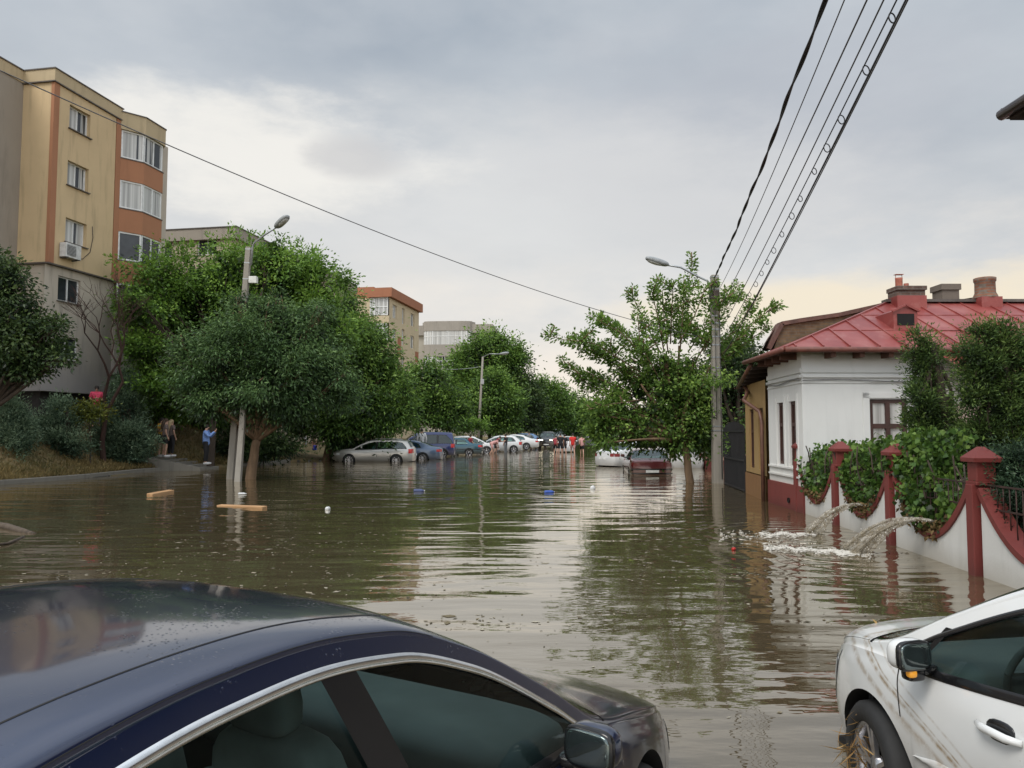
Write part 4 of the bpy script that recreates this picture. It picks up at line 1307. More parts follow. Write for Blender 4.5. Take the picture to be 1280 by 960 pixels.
# ------------------------------------------------------------------ corner apartment block
Y1 = 31.5
C1 = at(52, 539, Y1); C1.z = 0
PHI = R(10.3)
b1 = thing('apartment_block', 'cream and orange apartment block with glazed corner balconies behind the grass bank', 'building', C1, -PHI)
O = (0, 0, 0); U, N = (0, 1, 0), (1, 0, 0)
LEN = 4.15
zt, zf, zl, zb = 17.04, 16.48, 8.77, 3.42
wins = [(.89, 2.14, 14.81, 15.86), (.89, 2.14, 12.33, 13.40), (.89, 2.14, 9.85, 10.90)]
wins2 = [(.75, 2.05, 7.30, 8.36), (.75, 2.05, 4.80, 5.80)]
mb = MB()
wall(mb, O, U, N, .30, LEN - .35, zl, zf, wins, .22)                 # upper facade
wall(mb, O, (1, 0, 0), (0, -1, 0), -1.5, 0, zl, zf)
mb.box2((-12, .02, zl), (-.3, 7.6, zf - .02))
mb.quad((-.3, .0, zl), (0, 0, zl), (0, LEN, zl), (-.3, LEN, zl))
mb.build('upper_wall', CREAM, b1)
mb = MB()
wall(mb, (-.14, 0, 0), U, N, .0, LEN, zb, zl - .05, wins2, .16)
wall(mb, (0, .14, 0), (1, 0, 0), (0, -1, 0), -1.5, -.14, zb, zl - .05, [(-1.2, -.5, 7.3, 8.36)], .1)
mb.box2((-12, .16, zb), (-.36, 7.5, zl - .01))
mb.quad((-.3, .14, zb), (-.14, .14, zb), (-.14, LEN, zb), (-.3, LEN, zb))
mb.build('lower_wall', GREYB, b1)
mb = MB(); mb.box2((-11.8, .5, 1.2), (-.6, 7.2, zb - .003)); mb.build('basement', BASEC, b1)
mb = MB(); mb.box2((-1.5, -.03, zl - .06), (.03, LEN, zl)); mb.build('dividing_band', COPING, b1)
mb = MB()
mb.box2((-.12, -.025, zl), (.03, .28, zf)); mb.box2((-.10, LEN - .33, zl), (.028, LEN - .003, zf)); mb.build('corner_strip', ORANGE, b1)
mb = MB(); mb.box2((-12, -.06, zf), (.06, LEN + .02, zt - .05)); mb.box2((-12.0, -9.0, zf), (-1.46, -.06, zt - .055)); mb.build('parapet', CREAM2, b1)
mb = MB(); mb.box2((-12, -.10, zt - .048), (.10, LEN + .05, zt)); mb.box2((-1.5, -.10, zf - .05), (.09, LEN + .04, zf - .003)); mb.box2((-12.0, -9.0, zt - .05), (-1.42, -.10, zt - .002)); mb.build('coping', COPING, b1)
for h in wins: window(b1, O, O, U, N, *h, .22, PVC, PANE_M, .055, 1, None, COPING)
for h in wins2: window(b1, O, (-.14, 0, 0), U, N, *h, .16, PVC, PANE, .055, 1, None, CONC)
window(b1, O, (0, .14, 0), (1, 0, 0), (0, -1, 0), -1.2, -.5, 7.3, 8.36, .1, PVC, PANE, .05, 0)
# nearer wing at the left edge of the view
mb = MB(); mb.box2((-12, -9, zl), (-1.5, -.003, zf)); mb.build('side_wing', DKW, b1)
mb = MB(); mb.box2((-12, -8.9, 1.5), (-1.62, .1, zl - .003)); mb.build('side_wing_base', GREYB, b1)
# glazed corner balconies
bp_ = [(0, LEN), (.61, LEN + .87), (.61, LEN + 2.3), (0, LEN + 2.85)]
def off(poly, d):
    return [(-.4, poly[0][1] - d * .2), (poly[0][0] + d * .5, poly[0][1] - d * .7), (poly[1][0] + d, poly[1][1] - d * .45), (poly[2][0] + d, poly[2][1] + d * .45), (poly[3][0] + d * .5, poly[3][1] + d * .7), (-.4, poly[3][1] + d * .2)]
def prism(mb, poly, z0, z1, mi=0): mb.extrude([(x, y, z0) for x, y in poly], (0, 0, z1 - z0), mi)
levels = [(14.69, 16.03), (12.28, 13.62), (9.80, 11.15)]
bands = [(13.62, 14.69), (11.15, 12.28), (8.70, 9.80)]
for z0, z1 in bands:
    mb = MB(); prism(mb, off(bp_, .03), z0, z1 - .05); m2 = mb.build('balcony_front', ORANGE, b1, recalc=True)
    mb = MB(); prism(mb, off(bp_, .06), z1 - .047, z1 - .002); mb.build('ledge', COPING, m2, recalc=True)
for z0, z1 in levels + [(7.35, 8.68)]:
    mb = MB()
    for i in range(3):
        a, b = Vector((*bp_[i], 0)), Vector((*bp_[i + 1], 0))
        u = (b - a).normalized(); n = Vector((u.y, -u.x, 0)); L = (b - a).length
        nm = (0, 1, 0)[i]
        window(b1, O, a, u, n, .02, L - .02, z0 + .004, z1 - .004, .06, PVC, PANE_C if z0 in (12.28,) else PANE_M if z0 > 14 else PANE, .07, nm)
mb = MB(); prism(mb, off(bp_, .10), 16.035, 16.85); m2 = mb.build('balcony_top', CREAM2, b1, recalc=True)
mb = MB(); prism(mb, off(bp_, .14), 16.853, 16.90); mb.build('balcony_coping', COPING, b1, recalc=True)
mb = MB(); prism(mb, off(bp_, .02), zb + 1.0, 7.35); mb.box2((-12, LEN + 2.2, zl), (-.02, LEN + 3.6, zf)); mb.build('balcony_base', GREYB, b1, recalc=True)
# air conditioner under the third window
ac = MB()
ac.box2((.05, .55, 9.12), (.36, 1.42, 9.72)); ac.box2((.355, .62, 9.2), (.372, 1.12, 9.64), 1)
for k in range(8): ac.box2((.373, .62, 9.22 + k * .055), (.378, 1.12, 9.235 + k * .055), 0)
ac.bar((0, .65, 9.08), (.4, .65, 9.1), .04, .04, 1); ac.bar((0, 1.32, 9.08), (.4, 1.32, 9.1), .04, .04, 1)
aco = ac.build('air_conditioner', [simple('ac_white', (.6, .6, .58), .5), simple('ac_dark', (.08, .08, .08), .6)], b1)
mb = MB(); mb.tube([(.03, 1.45, 9.25), (.04, 1.9, 9.3), (.03, 2.35, 9.7), (.03, 2.5, 10.4), (.02, 2.45, 10.9)], .014, 6); mb.build('pipe', BLACKTRIM, aco)

# ------------------------------------------------------------------ second block behind the pale trees
p = at(288, 539, 46); p.z = 0
b2 = thing('apartment_block', 'long beige apartment block with flat parapet rising behind the light green tree', 'building', p, -PHI)
BEIGE = wall_mat('beige_render', (0.42, 0.36, 0.26), .35, .6)
zt2 = 14.15
holes = [(1.2 + 3.1 * i, 2.5 + 3.1 * i, 1.7 + 2.7 * k, 3.0 + 2.7 * k) for i in range(6) for k in range(1, 5)]
fh = [(-8.5 + 3 * i, -7.2 + 3 * i, 1.7 + 2.7 * k, 3.0 + 2.7 * k) for i in range(3) for k in range(1, 5)]
mb = MB(); wall(mb, O, U, N, 0, 19, .5, zt2 - .75, holes, .16); wall(mb, O, (1, 0, 0), (0, -1, 0), -10, 0, .5, zt2 - .75, fh, .16)
mb.box2((-10, .2, .5), (-.2, 19, zt2 - .76)); mb.build('wall', BEIGE, b2)
mb = MB(); mb.box2((-10.2, -.2, zt2 - .745), (.2, 19.2, zt2 - .06)); mb.build('parapet', DKW, b2)
mb = MB(); mb.box2((-10.25, -.25, zt2 - .057), (.25, 19.25, zt2)); mb.build('coping', COPING, b2)
for h in holes: window(b2, O, O, U, N, *h, .16, PVC, PANE, .06, 1)
for h in fh: window(b2, O, O, (1, 0, 0), (0, -1, 0), *h, .16, PVC, PANE, .06, 1)

# ------------------------------------------------------------------ third block, orange eaves
p = at(485, 539, 72); p.z = 0
b3 = thing('apartment_block', 'pale yellow apartment block with orange eaves band, seen above the trees', 'building', p, -PHI)
YEL = wall_mat('yellow_render', (0.58, 0.48, 0.32), .3, .6)
ORB = wall_mat('orange_eaves', (0.36, 0.15, 0.08), .3, .6)
zt3 = at(485, 360, 72).z
holes = [(1.0, 2.2, z, z + 1.3) for z in (2.2, 4.9, 7.6, 10.3, 12.6)] + [(6.6, 7.8, z, z + 1.3) for z in (2.2, 4.9, 7.6, 10.3, 12.6)] + [(3.8, 4.6, z, z + 1.6) for z in (2.2, 4.9, 7.6, 10.3, 12.4)]
mb = MB(); wall(mb, O, U, N, 0, 9.4, .3, zt3 - .9, holes, .2); mb.box2((-9, .02, .3), (-.22, 9.4, zt3 - .91)); mb.build('wall', YEL, b3)
mb = MB(); mb.box2((-3.4, .05, .3), (-2.9, .4, zt3 - .9)); mb.box2((-9, 1.2, .3), (-3.1, 8, zt3 - .35)); mb.build('back_wall', BEIGE, b3)
mb = MB()
for x0, y0, x1, y1 in ((-2.0, -.35, .35, 9.7), (-9.2, .9, -1.9, 9.7)): mb.box2((x0, y0, zt3 - .88), (x1, y1, zt3 - (.0 if x0 > -3 else -.35)))
mb.build('eaves_band', ORB, b3)
for h in holes: window(b3, O, O, U, N, *h, .2, PVC, PANE_M if h[2] > 10 else PANE, .06, 1)
mb = MB()
for z in (3.6, 6.3, 9.0): mb.box2((.0, 2.5, z), (.02, 3.5, z + 2.0)); mb.box2((.0, 8.2, z), (.02, 9.3, z + 1.1))
mb.build('orange_panel', ORB, b3)
for z in (10.2, 12.7):
    window(b3, O, (0, -.02, 0), (1, 0, 0), (0, -1, 0), -1.9, -.1, z, z + 1.7, .0, PVC, PANE_C, .07, 3, z + .8)
mb = MB(); mb.box2((-2.0, -.06, 8.6), (.0, .0, 10.15)); mb.box2((-2.0, -.06, 11.95), (0, 0, 12.65)); mb.build('balcony_front', YEL, b3)

# ------------------------------------------------------------------ far grey block with rounded balconies
p = at(560, 539, 108); p.z = 0
b4 = thing('apartment_block', 'distant grey beige block with rounded glazed balconies closing the street', 'building', p, R(-4))
GRB = wall_mat('grey_beige', (0.40, 0.37, 0.31), .4, .3)
GRD = wall_mat('grey_band', (0.33, 0.30, 0.26), .4, .5)
zt4 = at(560, 402, 108).z
mb = MB(); mb.box2((-6, .6, .3), (6.2, 10, zt4 - 1.6)); mb.build('wall', GRB, b4)
def roundbay(x0, x1, dpt):
    pts = [(x0 - .3, 1.0)]
    n = 10
    for i in range(n + 1):
        a = PI * i / n
        cx = (x0 + x1) / 2 - math.copysign(abs(math.cos(a)) ** .45, math.cos(a)) * (x1 - x0) / 2
        pts.append((cx, .6 - dpt * math.sin(a) ** .5))
    return pts + [(x1 + .3, 1.0)]
pb = roundbay(-3.6, 3.4, 1.2)
for z0, z1 in ((zt4 - 1.35, zt4), (zt4 - 5.0, zt4 - 3.3), (zt4 - 8.6, zt4 - 6.6), (zt4 - 11.8, zt4 - 10)):
    mb = MB(); mb.extrude([(x, y, z0) for x, y in pb], (0, 0, z1 - z0)); mb.build('balcony_front', GRD, b4, recalc=True)
mb = MB(); mb.box2((3.3, .0, zt4 - 1.6), (6.3, 10, zt4 - .4)); mb.build('parapet', GRD, b4)
mb = MB(); mb.box2((-6, .2, zt4 - 1.9), (-3.2, 10, zt4 - .5)); mb.build('parapet', GRD, b4)
for k, (z0, z1) in enumerate(((zt4 - 3.3, zt4 - 1.35), (zt4 - 6.6, zt4 - 5.0), (zt4 - 10, zt4 - 8.6))):
    f = MB(); g = MB()
    for i in range(1, len(pb) - 2):
        a, b = Vector((*pb[i], 0)), Vector((*pb[i + 1], 0))
        dirv = (b - a); 
        if dirv.length < .02: continue
        nn = Vector((dirv.y, -dirv.x, 0)).normalized()
        if nn.y > 0: nn = -nn
        a2, b2_ = a - nn * .1, b - nn * .1
        g.quad(a2 + Vector((0, 0, z0)), b2_ + Vector((0, 0, z0)), b2_ + Vector((0, 0, z1)), a2 + Vector((0, 0, z1)))
        f.bar(a2 + Vector((0, 0, z0)), a2 + Vector((0, 0, z1)), .09)
        f.bar(a2 + Vector((0, 0, (z0 + z1) / 2 + .2)), b2_ + Vector((0, 0, (z0 + z1) / 2 + .2)), .07)
    fo = f.build('window', PVC, b4); g.build('pane', PANE_C if k == 0 else PANE_M, fo)
for k in range(4):
    for i in range(1): window(b4, O, (0, .58, 0), (1, 0, 0), (0, -1, 0), 4.6 + i * 3.2, 6.2 + i * 3.2, zt4 - 3.4 - 2.9 * k, zt4 - 2.0 - 2.9 * k, .0, PVC, PANE, .08, 1)

# ------------------------------------------------------------------ white corner house with the red tin roof
HC = Vector((at(1003.7, 539, 16.5).x, 16.5, 0))
HL = Vector((at(961, 539, 19.1).x, 19.1, 0))
hs = thing('house', 'white single storey house with red sheet metal roof and brick chimneys', 'house', HC, 0)
WHITE = wall_mat('white_render', (0.76, 0.765, 0.745), .20, .6, (.35, 1.25, (0.60, 0.58, 0.53)))
OXRED = wall_mat('oxide_red', (0.19, 0.036, 0.030), .35, 1.2, (-.15, .22, (0.085, 0.022, 0.018)), .6)
us = (HL - HC).normalized(); ns = Vector((-us.y, us.x, 0)); 
if ns.x > 0: ns = -ns
LS = (HL - HC).length
ze = 3.62
sw_ = [(.42, .95, .98, 2.42), (1.33, 1.86, .98, 2.42)]
mb = MB(HC); wall(mb, HC, us, ns, 0, LS, .56, ze, sw_, .12)
k_ = Vector((1, .03, 0)).normalized(); nk = Vector((.03, -1, 0)).normalized()
swn = [(1.47, 2.30, 1.05, 2.44)]
wall(mb, HC, k_, nk, 0, 9.0, .56, ze, swn, .12)
mb.build('wall', WHITE, hs)
mb = MB(HC)
A = HC + us * LS; 
mb.extrude([HC + ns * .05 + nk * .05 + Vector((0, 0, -.4)), A + ns * .05 + Vector((0, 0, -.4)), A - ns * .3 + Vector((0, 0, -.4)), HC - ns * .3 - nk * .3 + Vector((0, 0, -.4)), HC + k_ * 9 - nk * .3 + Vector((0, 0, -.4)), HC + k_ * 9 + nk * .05 + Vector((0, 0, -.4))], (0, 0, .96))
mb.build('plinth', OXRED, hs, recalc=True)
# string courses, sill apron and corner boards
mb = MB(HC)
for z, t_, h_ in ((2.93, .05, .05), (3.06, .035, .10), (2.80, .02, .03)):
    mb.box(HC + us * LS / 2 + ns * (t_ / 2) + Vector((0, 0, z)), (LS, t_, h_), 0, 0, Matrix((us, ns, Vector((0, 0, 1)))).transposed())
    mb.box(HC + k_ * 4.5 + nk * (t_ / 2) + Vector((0, 0, z)), (9.0, t_, h_), 0, 0, Matrix((k_, nk, Vector((0, 0, 1)))).transposed())
for z in (.92, .74): mb.box(HC + us * LS / 2 + ns * .02 + Vector((0, 0, z)), (LS - .1, .04, .04), 0, 0, Matrix((us, ns, Vector((0, 0, 1)))).transposed())
for a, b in ((.30, .40), (.97, 1.07), (1.22, 1.31), (1.88, 1.98)): mb.box(HC + us * ((a + b) / 2) + ns * .012 + Vector((0, 0, 1.75)), (b - a, .024, 1.66), 0, 0, Matrix((us, ns, Vector((0, 0, 1)))).transposed())
for a, b in ((1.32, 1.455), (2.315, 2.45)): mb.box(HC + k_ * ((a + b) / 2) + nk * .010 + Vector((0, 0, 1.7)), (b - a, .02, 1.75), 0, 0, Matrix((k_, nk, Vector((0, 0, 1)))).transposed())
mb.box(HC + k_ * 1.885 + nk * .010 + Vector((0, 0, 2.52)), (1.13, .02, .11), 0, 0, Matrix((k_, nk, Vector((0, 0, 1)))).transposed())
mb.build('string_course', WHITE, hs)
for h in sw_: window(hs, HC, HC, us, ns, *h, .10, BROWNF, PANE_M, .07, 1, 1.9)
for h in swn: window(hs, HC, HC, k_, nk, *h, .10, BROWNF, PANE_C, .085, 1, 1.86)
mb = MB(HC)
for z, x0, x1 in ((2.80, 0, 6),):
    pts = [HC + k_ * x + nk * (.045 + .01 * math.sin(x * 9)) + Vector((0, 0, z + .04 + .02 * math.sin(x * 2.2))) for x in np.linspace(0.0, 6, 40)]
    mb.tube(pts, .014, 5)
pts = [HC + us * x + ns * .05 + Vector((0, 0, 2.86 + .03 * math.sin(x * 3))) for x in np.linspace(0, LS, 14)]
mb.tube(pts, .014, 5)
mb.build('facade_cable', simple('cable_grey', (.25, .25, .25), .6), hs)
mb = MB(HC); mb.lathe(HC + us * .9 + ns * .06 + Vector((0, 0, .2)), [(.001, .03), (.055, .02), (.06, -.02)], 14, 0, 'X'); mb.build('vent_hole', WELL, hs)
# roof
def tin():
    t = NT('red_tin'); v = t.tex('Object')
    n = t.noise(v, 1.0, 6, .6); n2 = t.noise(v, 3.0, 5, .6, (1, .4, 1))
    c = t.ramp(n, [(.25, (.20, .036, .032)), (.5, (.29, .066, .057)), (.75, (.40, .14, .12))])
    c = t.mix(t.ramp(n2, [(.55, (0, 0, 0)), (.8, (.5, .5, .5))]), c, (.46, .25, .22))
    c = t.mix(t.ramp(t.noise(v, 8, 4), [(.6, (0, 0, 0)), (.8, (.5, .5, .5))]), c, (.14, .03, .025))
    b = t.bsdf(c, .38, n, .25, .03); b.inputs['Metallic'].default_value = .15
    return t.mat
TIN = tin()
E0 = at(981, 434, 16.12); zE = E0.z
R0 = at(1110, 378, 19.2); zR = R0.z
eX1, rX1 = 16.0, 16.0
mb = MB(HC)
E1 = Vector((eX1, 16.12 + .03 * 9, zE)); R1 = Vector((rX1, 19.2, zR))
EB = Vector((E0.x + .12, 19.25, zE))
mb.quad(E0, E1, R1, R0); mb.poly([EB, E0, R0]); 
mb.quad(R0, R1, Vector((rX1, 22.4, zE)), Vector((R0.x, 22.4, zE)))
roof = mb.build('roof', TIN, hs)
sm = MB(HC)
def on_roof(x, y):
    f = (y - E0.y) / (R0.y - E0.y); return Vector((x, y, zE + (zR - zE) * f))
x = E0.x + .25
while x < 15.5:
    ytop = 19.2
    if x < R0.x: ytop = E0.y + (19.2 - E0.y) * (x - E0.x) / (R0.x - E0.x)
    sm.bar(on_roof(x, E0.y + .02) + Vector((0, 0, .014)), on_roof(x, ytop - .02) + Vector((0, 0, .014)), .022, .035)
    x += random.uniform(.54, .68)
for yy in (17.15, 18.2): 
    xa = E0.x + (R0.x - E0.x) * (yy - E0.y) / (19.2 - E0.y)
    sm.bar(on_roof(xa, yy) + Vector((0, 0, .004)), on_roof(15.5, yy) + Vector((0, 0, .004)), .03, .012)
sm.bar(E0, R0 + Vector((0, 0, .01)), .06, .05)
sm.build('roof_seam', TIN, roof)
sm = MB(HC); sm.bar(R0 + Vector((-.1, 0, .03)), R1 + Vector((0, 0, .03)), .28, .07); sm.build('ridge_cap', COPING, roof)
sm = MB(HC)
pts = [E0 + (E1 - E0) * (i / 8) + Vector((0, -.04, -.05)) for i in range(9)]
sm.tube(pts, .06, 10); sm.tube([E0 + Vector((-.03, .0, -.05)), EB + Vector((-.04, 0, -.05))], .055, 10)
sm.build('gutter', simple('gutter_red', (.16, .055, .04), .5, .3), roof)
sm = MB(HC)
sm.quad(E0 + Vector((0, 0, -.02)), E1 + Vector((0, 0, -.02)), E1 + Vector((0, .45, -.05)), E0 + Vector((0, .45, -.05)))
sm.quad(E0 + Vector((0, 0, -.02)), EB + Vector((0, 0, -.02)), EB + Vector((.5, 0, -.05)), E0 + Vector((.5, 0, -.05)))
for i in range(9): sm.box(HC + k_ * (.55 + i * .62) + nk * .17 + Vector((0, 0, zE - .13)), (.10, .36, .14), 0, 0, Matrix((k_, nk, Vector((0, 0, 1)))).transposed())
for i in range(4): sm.box(HC + us * (.35 + i * .6) + ns * .17 + Vector((0, 0, zE - .13)), (.10, .36, .14), 0, 0, Matrix((us, ns, Vector((0, 0, 1)))).transposed())
sm.build('soffit', simple('eaves_wood', (.10, .045, .03), .8, .3), roof)
# dormer
dm = MB(HC); c = at(1128, 409, 17.35); wd = .27; dz = on_roof(c.x, 17.2).z
for sgn in (-1, 1): pass
f0 = Vector((c.x - wd, 17.2, dz)); f1 = Vector((c.x + wd, 17.2, dz)); t0 = Vector((c.x - wd, 17.2, dz + .42)); t1 = Vector((c.x + wd, 17.2, dz + .42)); tp = Vector((c.x, 17.2, dz + .53))
yb = lambda z: E0.y + (z - zE) / (zR - zE) * (R0.y - E0.y)
b0 = Vector((c.x - wd, yb(dz + .42), dz + .42)); b1_ = Vector((c.x + wd, yb(dz + .42), dz + .42)); bt = Vector((c.x, yb(dz + .53), dz + .53))
dm.poly([f0, f1, t1, tp, t0]); dm.poly([f0, t0, b0]); dm.poly([f1, b1_, t1]); dm.quad(t0, tp, bt, b0); dm.quad(tp, t1, b1_, bt)
dm.bar(t0 + Vector((-.04, -.03, -.01)), tp + Vector((0, -.03, .03)), .05, .04); dm.bar(t1 + Vector((.04, -.03, -.01)), tp + Vector((0, -.03, .03)), .05, .04)
do = dm.build('dormer', TIN, roof)
sm = MB(HC); sm.box2((c.x - .19, 17.185, dz + .10), (c.x + .19, 17.196, dz + .36)); sm.build('dormer_window', WELL, hs)
# chimneys
BR = brick_mat('chimney_brick', (0.22, 0.085, 0.05), (0.30, 0.16, 0.10), (0.20, 0.17, 0.14))
BR2 = brick_mat('smoked_brick', (0.11, 0.075, 0.06), (0.17, 0.11, 0.085), (0.17, 0.15, 0.13))
ch = MB(HC); c0 = at(1113, 380, 19.15); c1 = at(1147, 380, 19.15)
ch.box2((c0.x - .02, 18.75, zR - .25), (c1.x + .02, 19.3, zR + .10)); cho = ch.build('chimney', TIN, roof)
sm = MB(HC); sm.box2((c0.x, 18.78, zR + .10), (c1.x, 19.27, zR + .30)); sm.box2((c0.x - .02, 18.74, zR + .24), (c1.x + .03, 19.3, zR + .34)); sm.build('chimney_stack', BR2, hs)
sm = MB(HC); px_ = at(1124, 365, 19.0).x; zR -= .10
sm.lathe((px_, 19.0, zR + .44), [(.085, 0), (.085, .2), (.09, .24), (.08, .24), (.08, .05)], 14); sm.lathe((px_ + .18, 19.0, zR + .44), [(.06, 0), (.06, .1), (.001, .1)], 12); sm.bar((px_ - .08, 19, zR + .68), (px_ - .08, 19, zR + .76), .01); sm.bar((px_ + .08, 19, zR + .68), (px_ + .08, 19, zR + .76), .01); sm.bar((px_ - .1, 19, zR + .765), (px_ + .1, 19, zR + .765), .12, .012)
sm.build('chimney_pot', simple('terracotta', (.35, .11, .07), .7, .3), hs); zR += .10
sm = MB(HC); a = at(1181, 377, 21.0)
sm.box2((a.x - .23, 20.7, zR - .6), (a.x + .23, 21.2, zR + .66)); sm.box2((a.x - .27, 20.66, zR + .60), (a.x + .27, 21.24, zR + .76)); sm.extrude([(a.x - .30, 20.64, zR + .14), (a.x + .30, 20.64, zR + .14), (a.x + .22, 20.64, zR + .28), (a.x - .22, 20.64, zR + .28)], (0, .6, 0))
sm.build('chimney', wall_mat('sooty_render', (.17, .14, .115), .5, 2), hs)
sm = MB(HC); a = at(1232, 380, 19.1)
sm.lathe((a.x, 19.1, 0), [(.29, zR + .08), (.27, zR + .15), (.235, zR + .22), (.23, zR + .48), (.25, zR + .51), (.255, zR + .59), (.23, zR + .60), (.2, zR + .57), (.001, zR + .53)], 20)
sm.build('chimney', BR, hs)
sm = MB(HC); sm.box2((a.x - .26, 18.83, zR - .3), (a.x + .26, 19.33, zR + .09)); sm.build('chimney_base', TIN, hs)
# lean-to at the back of the yard side
sm = MB(HC); xx = at(1180, 500, 16.3).x
sm.quad((xx - .1, 15.6, zE - .45), (xx + 5, 15.6, zE - 1.1), (xx + 5, 16.6, zE - .55), (xx - .1, 16.6, zE + .05)); sm.build('porch_roof', TIN, hs)
sm = MB(HC); sm.box2((xx + .1, 15.9, .5), (xx + 4.8, 16.4, zE - 1.2)); sm.build('porch_wall', simple('pinkish_wall', (.52, .38, .33), .8), hs)

# ------------------------------------------------------------------ older neighbour with the brick firewall
NB = Vector((HL.x, 19.3, 0))
nb = thing('house', 'old ochre house with dark tiled roof and bare brick firewall next door', 'house', NB, 0)
OCH = wall_mat('ochre_render', (0.36, 0.235, 0.095), .4, .8)
YB = 22.0
XB = at(932, 539, YB).x
ub = (Vector((XB, YB, 0)) - NB).normalized(); nn_ = Vector((-ub.y, ub.x, 0)); LB = (Vector((XB, YB, 0)) - NB).length
oh = [(.35, .95, .75, 2.35), (1.55, 2.15, .75, 2.35)]
zo = 3.05
mb = MB(NB); wall(mb, NB, ub, nn_, .02, LB, .62, zo, oh, .12); e = NB + ub * LB; wall(mb, e, (1, 0, 0), (0, 1, 0), 0, 7, -.3, zo); mb.build('wall', OCH, nb)
def tilebase():
    t = NT('ochre_tiles'); v = t.tex('Object'); s = t.node('ShaderNodeSeparateXYZ'); t.link(v, s.inputs[0])
    m = t.math('FRACT', t.math('MULTIPLY', s.outputs[1], 5.2))
    c = t.mix(t.ramp(m, [(.0, (0, 0, 0)), (.12, (1, 1, 1)), (.9, (1, 1, 1)), (1.0, (0, 0, 0))]), (.07, .04, .02), t.mix(t.noise(v, 6, 4), (.22, .11, .045), (.30, .16, .07)))
    t.bsdf(c, .5, m, .3, .01); return t.mat
mb = MB(NB); wall(mb, NB + nn_ * .03, ub, nn_, .02, LB, -.4, .60); mb.build('tiled_plinth', tilebase(), nb)
for h in oh: window(nb, NB, NB, ub, nn_, *h, .10, BROWNF, PANE, .07, 1, 1.75)
# firewall rising over the white house
mb = MB(NB)
fx = [at(977, 407, 19.32), at(1000, 403, 19.32), at(1048, 396, 19.32), at(1102, 384, 19.32)]
prof = [Vector((fx[0].x - .35, 19.32, zE - .1))] + fx + [Vector((12.5, 19.32, fx[3].z + .1)), Vector((12.5, 19.32, 3.0)), Vector((fx[0].x - .2, 19.32, 3.0))]
mb.extrude(prof, (0, .28, 0)); fw_ = mb.build('firewall', brick_mat('old_brick', (0.16, 0.10, 0.055), (0.22, 0.15, 0.08), (0.17, 0.13, 0.09)), nb)
cp = MB(NB)
for a, b in zip([prof[0] + Vector((0, 0, .35))] + fx[:3], fx): cp.bar(a + Vector((0, .14, .05)), b + Vector((0, .14, .05)), .42, .10)
cp.bar(fx[3] + Vector((0, .14, .05)), Vector((12.5, 19.46, fx[3].z + .15)), .42, .1)
cp.build('firewall_coping', simple('rusty_sheet', (.12, .06, .045), .6, .35), fw_)
mb = MB(NB)
ez = 3.15
OV = at(936, 478, 21.6)
# street-side roof plane of the neighbour, low eaves with dark tiles
p0 = at(962, 452, 19.35); p1 = Vector((fx[0].x - .1, 19.5, fx[0].z - .03)); p2 = Vector((OV.x + .9, 22.6, fx[0].z + .1)); p3 = Vector((OV.x - .05, 22.4, OV.z - .1))
p0 = Vector((5.98, 19.05, 3.42))
mb.quad(p0, p1, p2, p3); mb.quad(p1, Vector((12, 19.5, 5.2)), Vector((12, 22.6, 5.2)), p2)
mb.quad(p0 + Vector((0, 0, -.07)), p1 + Vector((0, 0, -.12)), p2 + Vector((0, 0, -.12)), p3 + Vector((0, 0, -.07)))
mb.quad(p0, p3, p3 + Vector((0, 0, -.07)), p0 + Vector((0, 0, -.07)))
def tile():
    t = NT('old_tiles'); v = t.tex('Object')
    b = t.node('ShaderNodeTexBrick'); b.inputs['Scale'].default_value = 1; b.inputs['Brick Width'].default_value = .2; b.inputs['Row Height'].default_value = .16; b.inputs['Mortar Size'].default_value = .012
    b.inputs['Color1'].default_value = (.075, .04, .03, 1); b.inputs['Color2'].default_value = (.12, .065, .045, 1); b.inputs['Mortar'].default_value = (.02, .015, .012, 1)
    mp = t.node('ShaderNodeMapping'); mp.inputs['Rotation'].default_value = (0, 0, PI / 2); t.link(v, mp.inputs[0]); t.link(mp.outputs[0], b.inputs['Vector'])
    t.bsdf(b.outputs['Color'], .9, b.outputs['Fac'], -.5, .03); return t.mat
mb.build('roof', tile(), nb)
mb = MB(NB)
for i in range(7):
    f = i / 6; a = p0.lerp(p3, f); mb.bar(a + Vector((-.02, 0, -.11)), a + Vector((.6, 0, -.02)), .07, .08)
mb.quad(p0 + Vector((.02, 0, -.06)), p3 + Vector((.02, 0, -.06)), p3 + Vector((.65, 0, .0)), p0 + Vector((.65, 0, .0)))
mb.build('rafter_end', simple('eaves_dark', (.035, .022, .016), .9), nb)
dp = MB(NB); q = NB + ub * .06 + nn_ * .09
dp.tube([p3 + Vector((-.04, -.7, -.02)), p3 + Vector((0.0, -.9, -.15)), q + Vector((-.22, .75, 2.55)), q + Vector((-.02, .1, 2.25)), q + Vector((0, 0, 2.0)), q + Vector((0, 0, -.3))], .05, 10)
dp.tube([p0 + Vector((-.03, .0, -.02)), p3 + Vector((-.03, 0, -.02))], .055, 8)
dp.build('downpipe', simple('brown_pipe', (.13, .06, .04), .45, .3), nb)

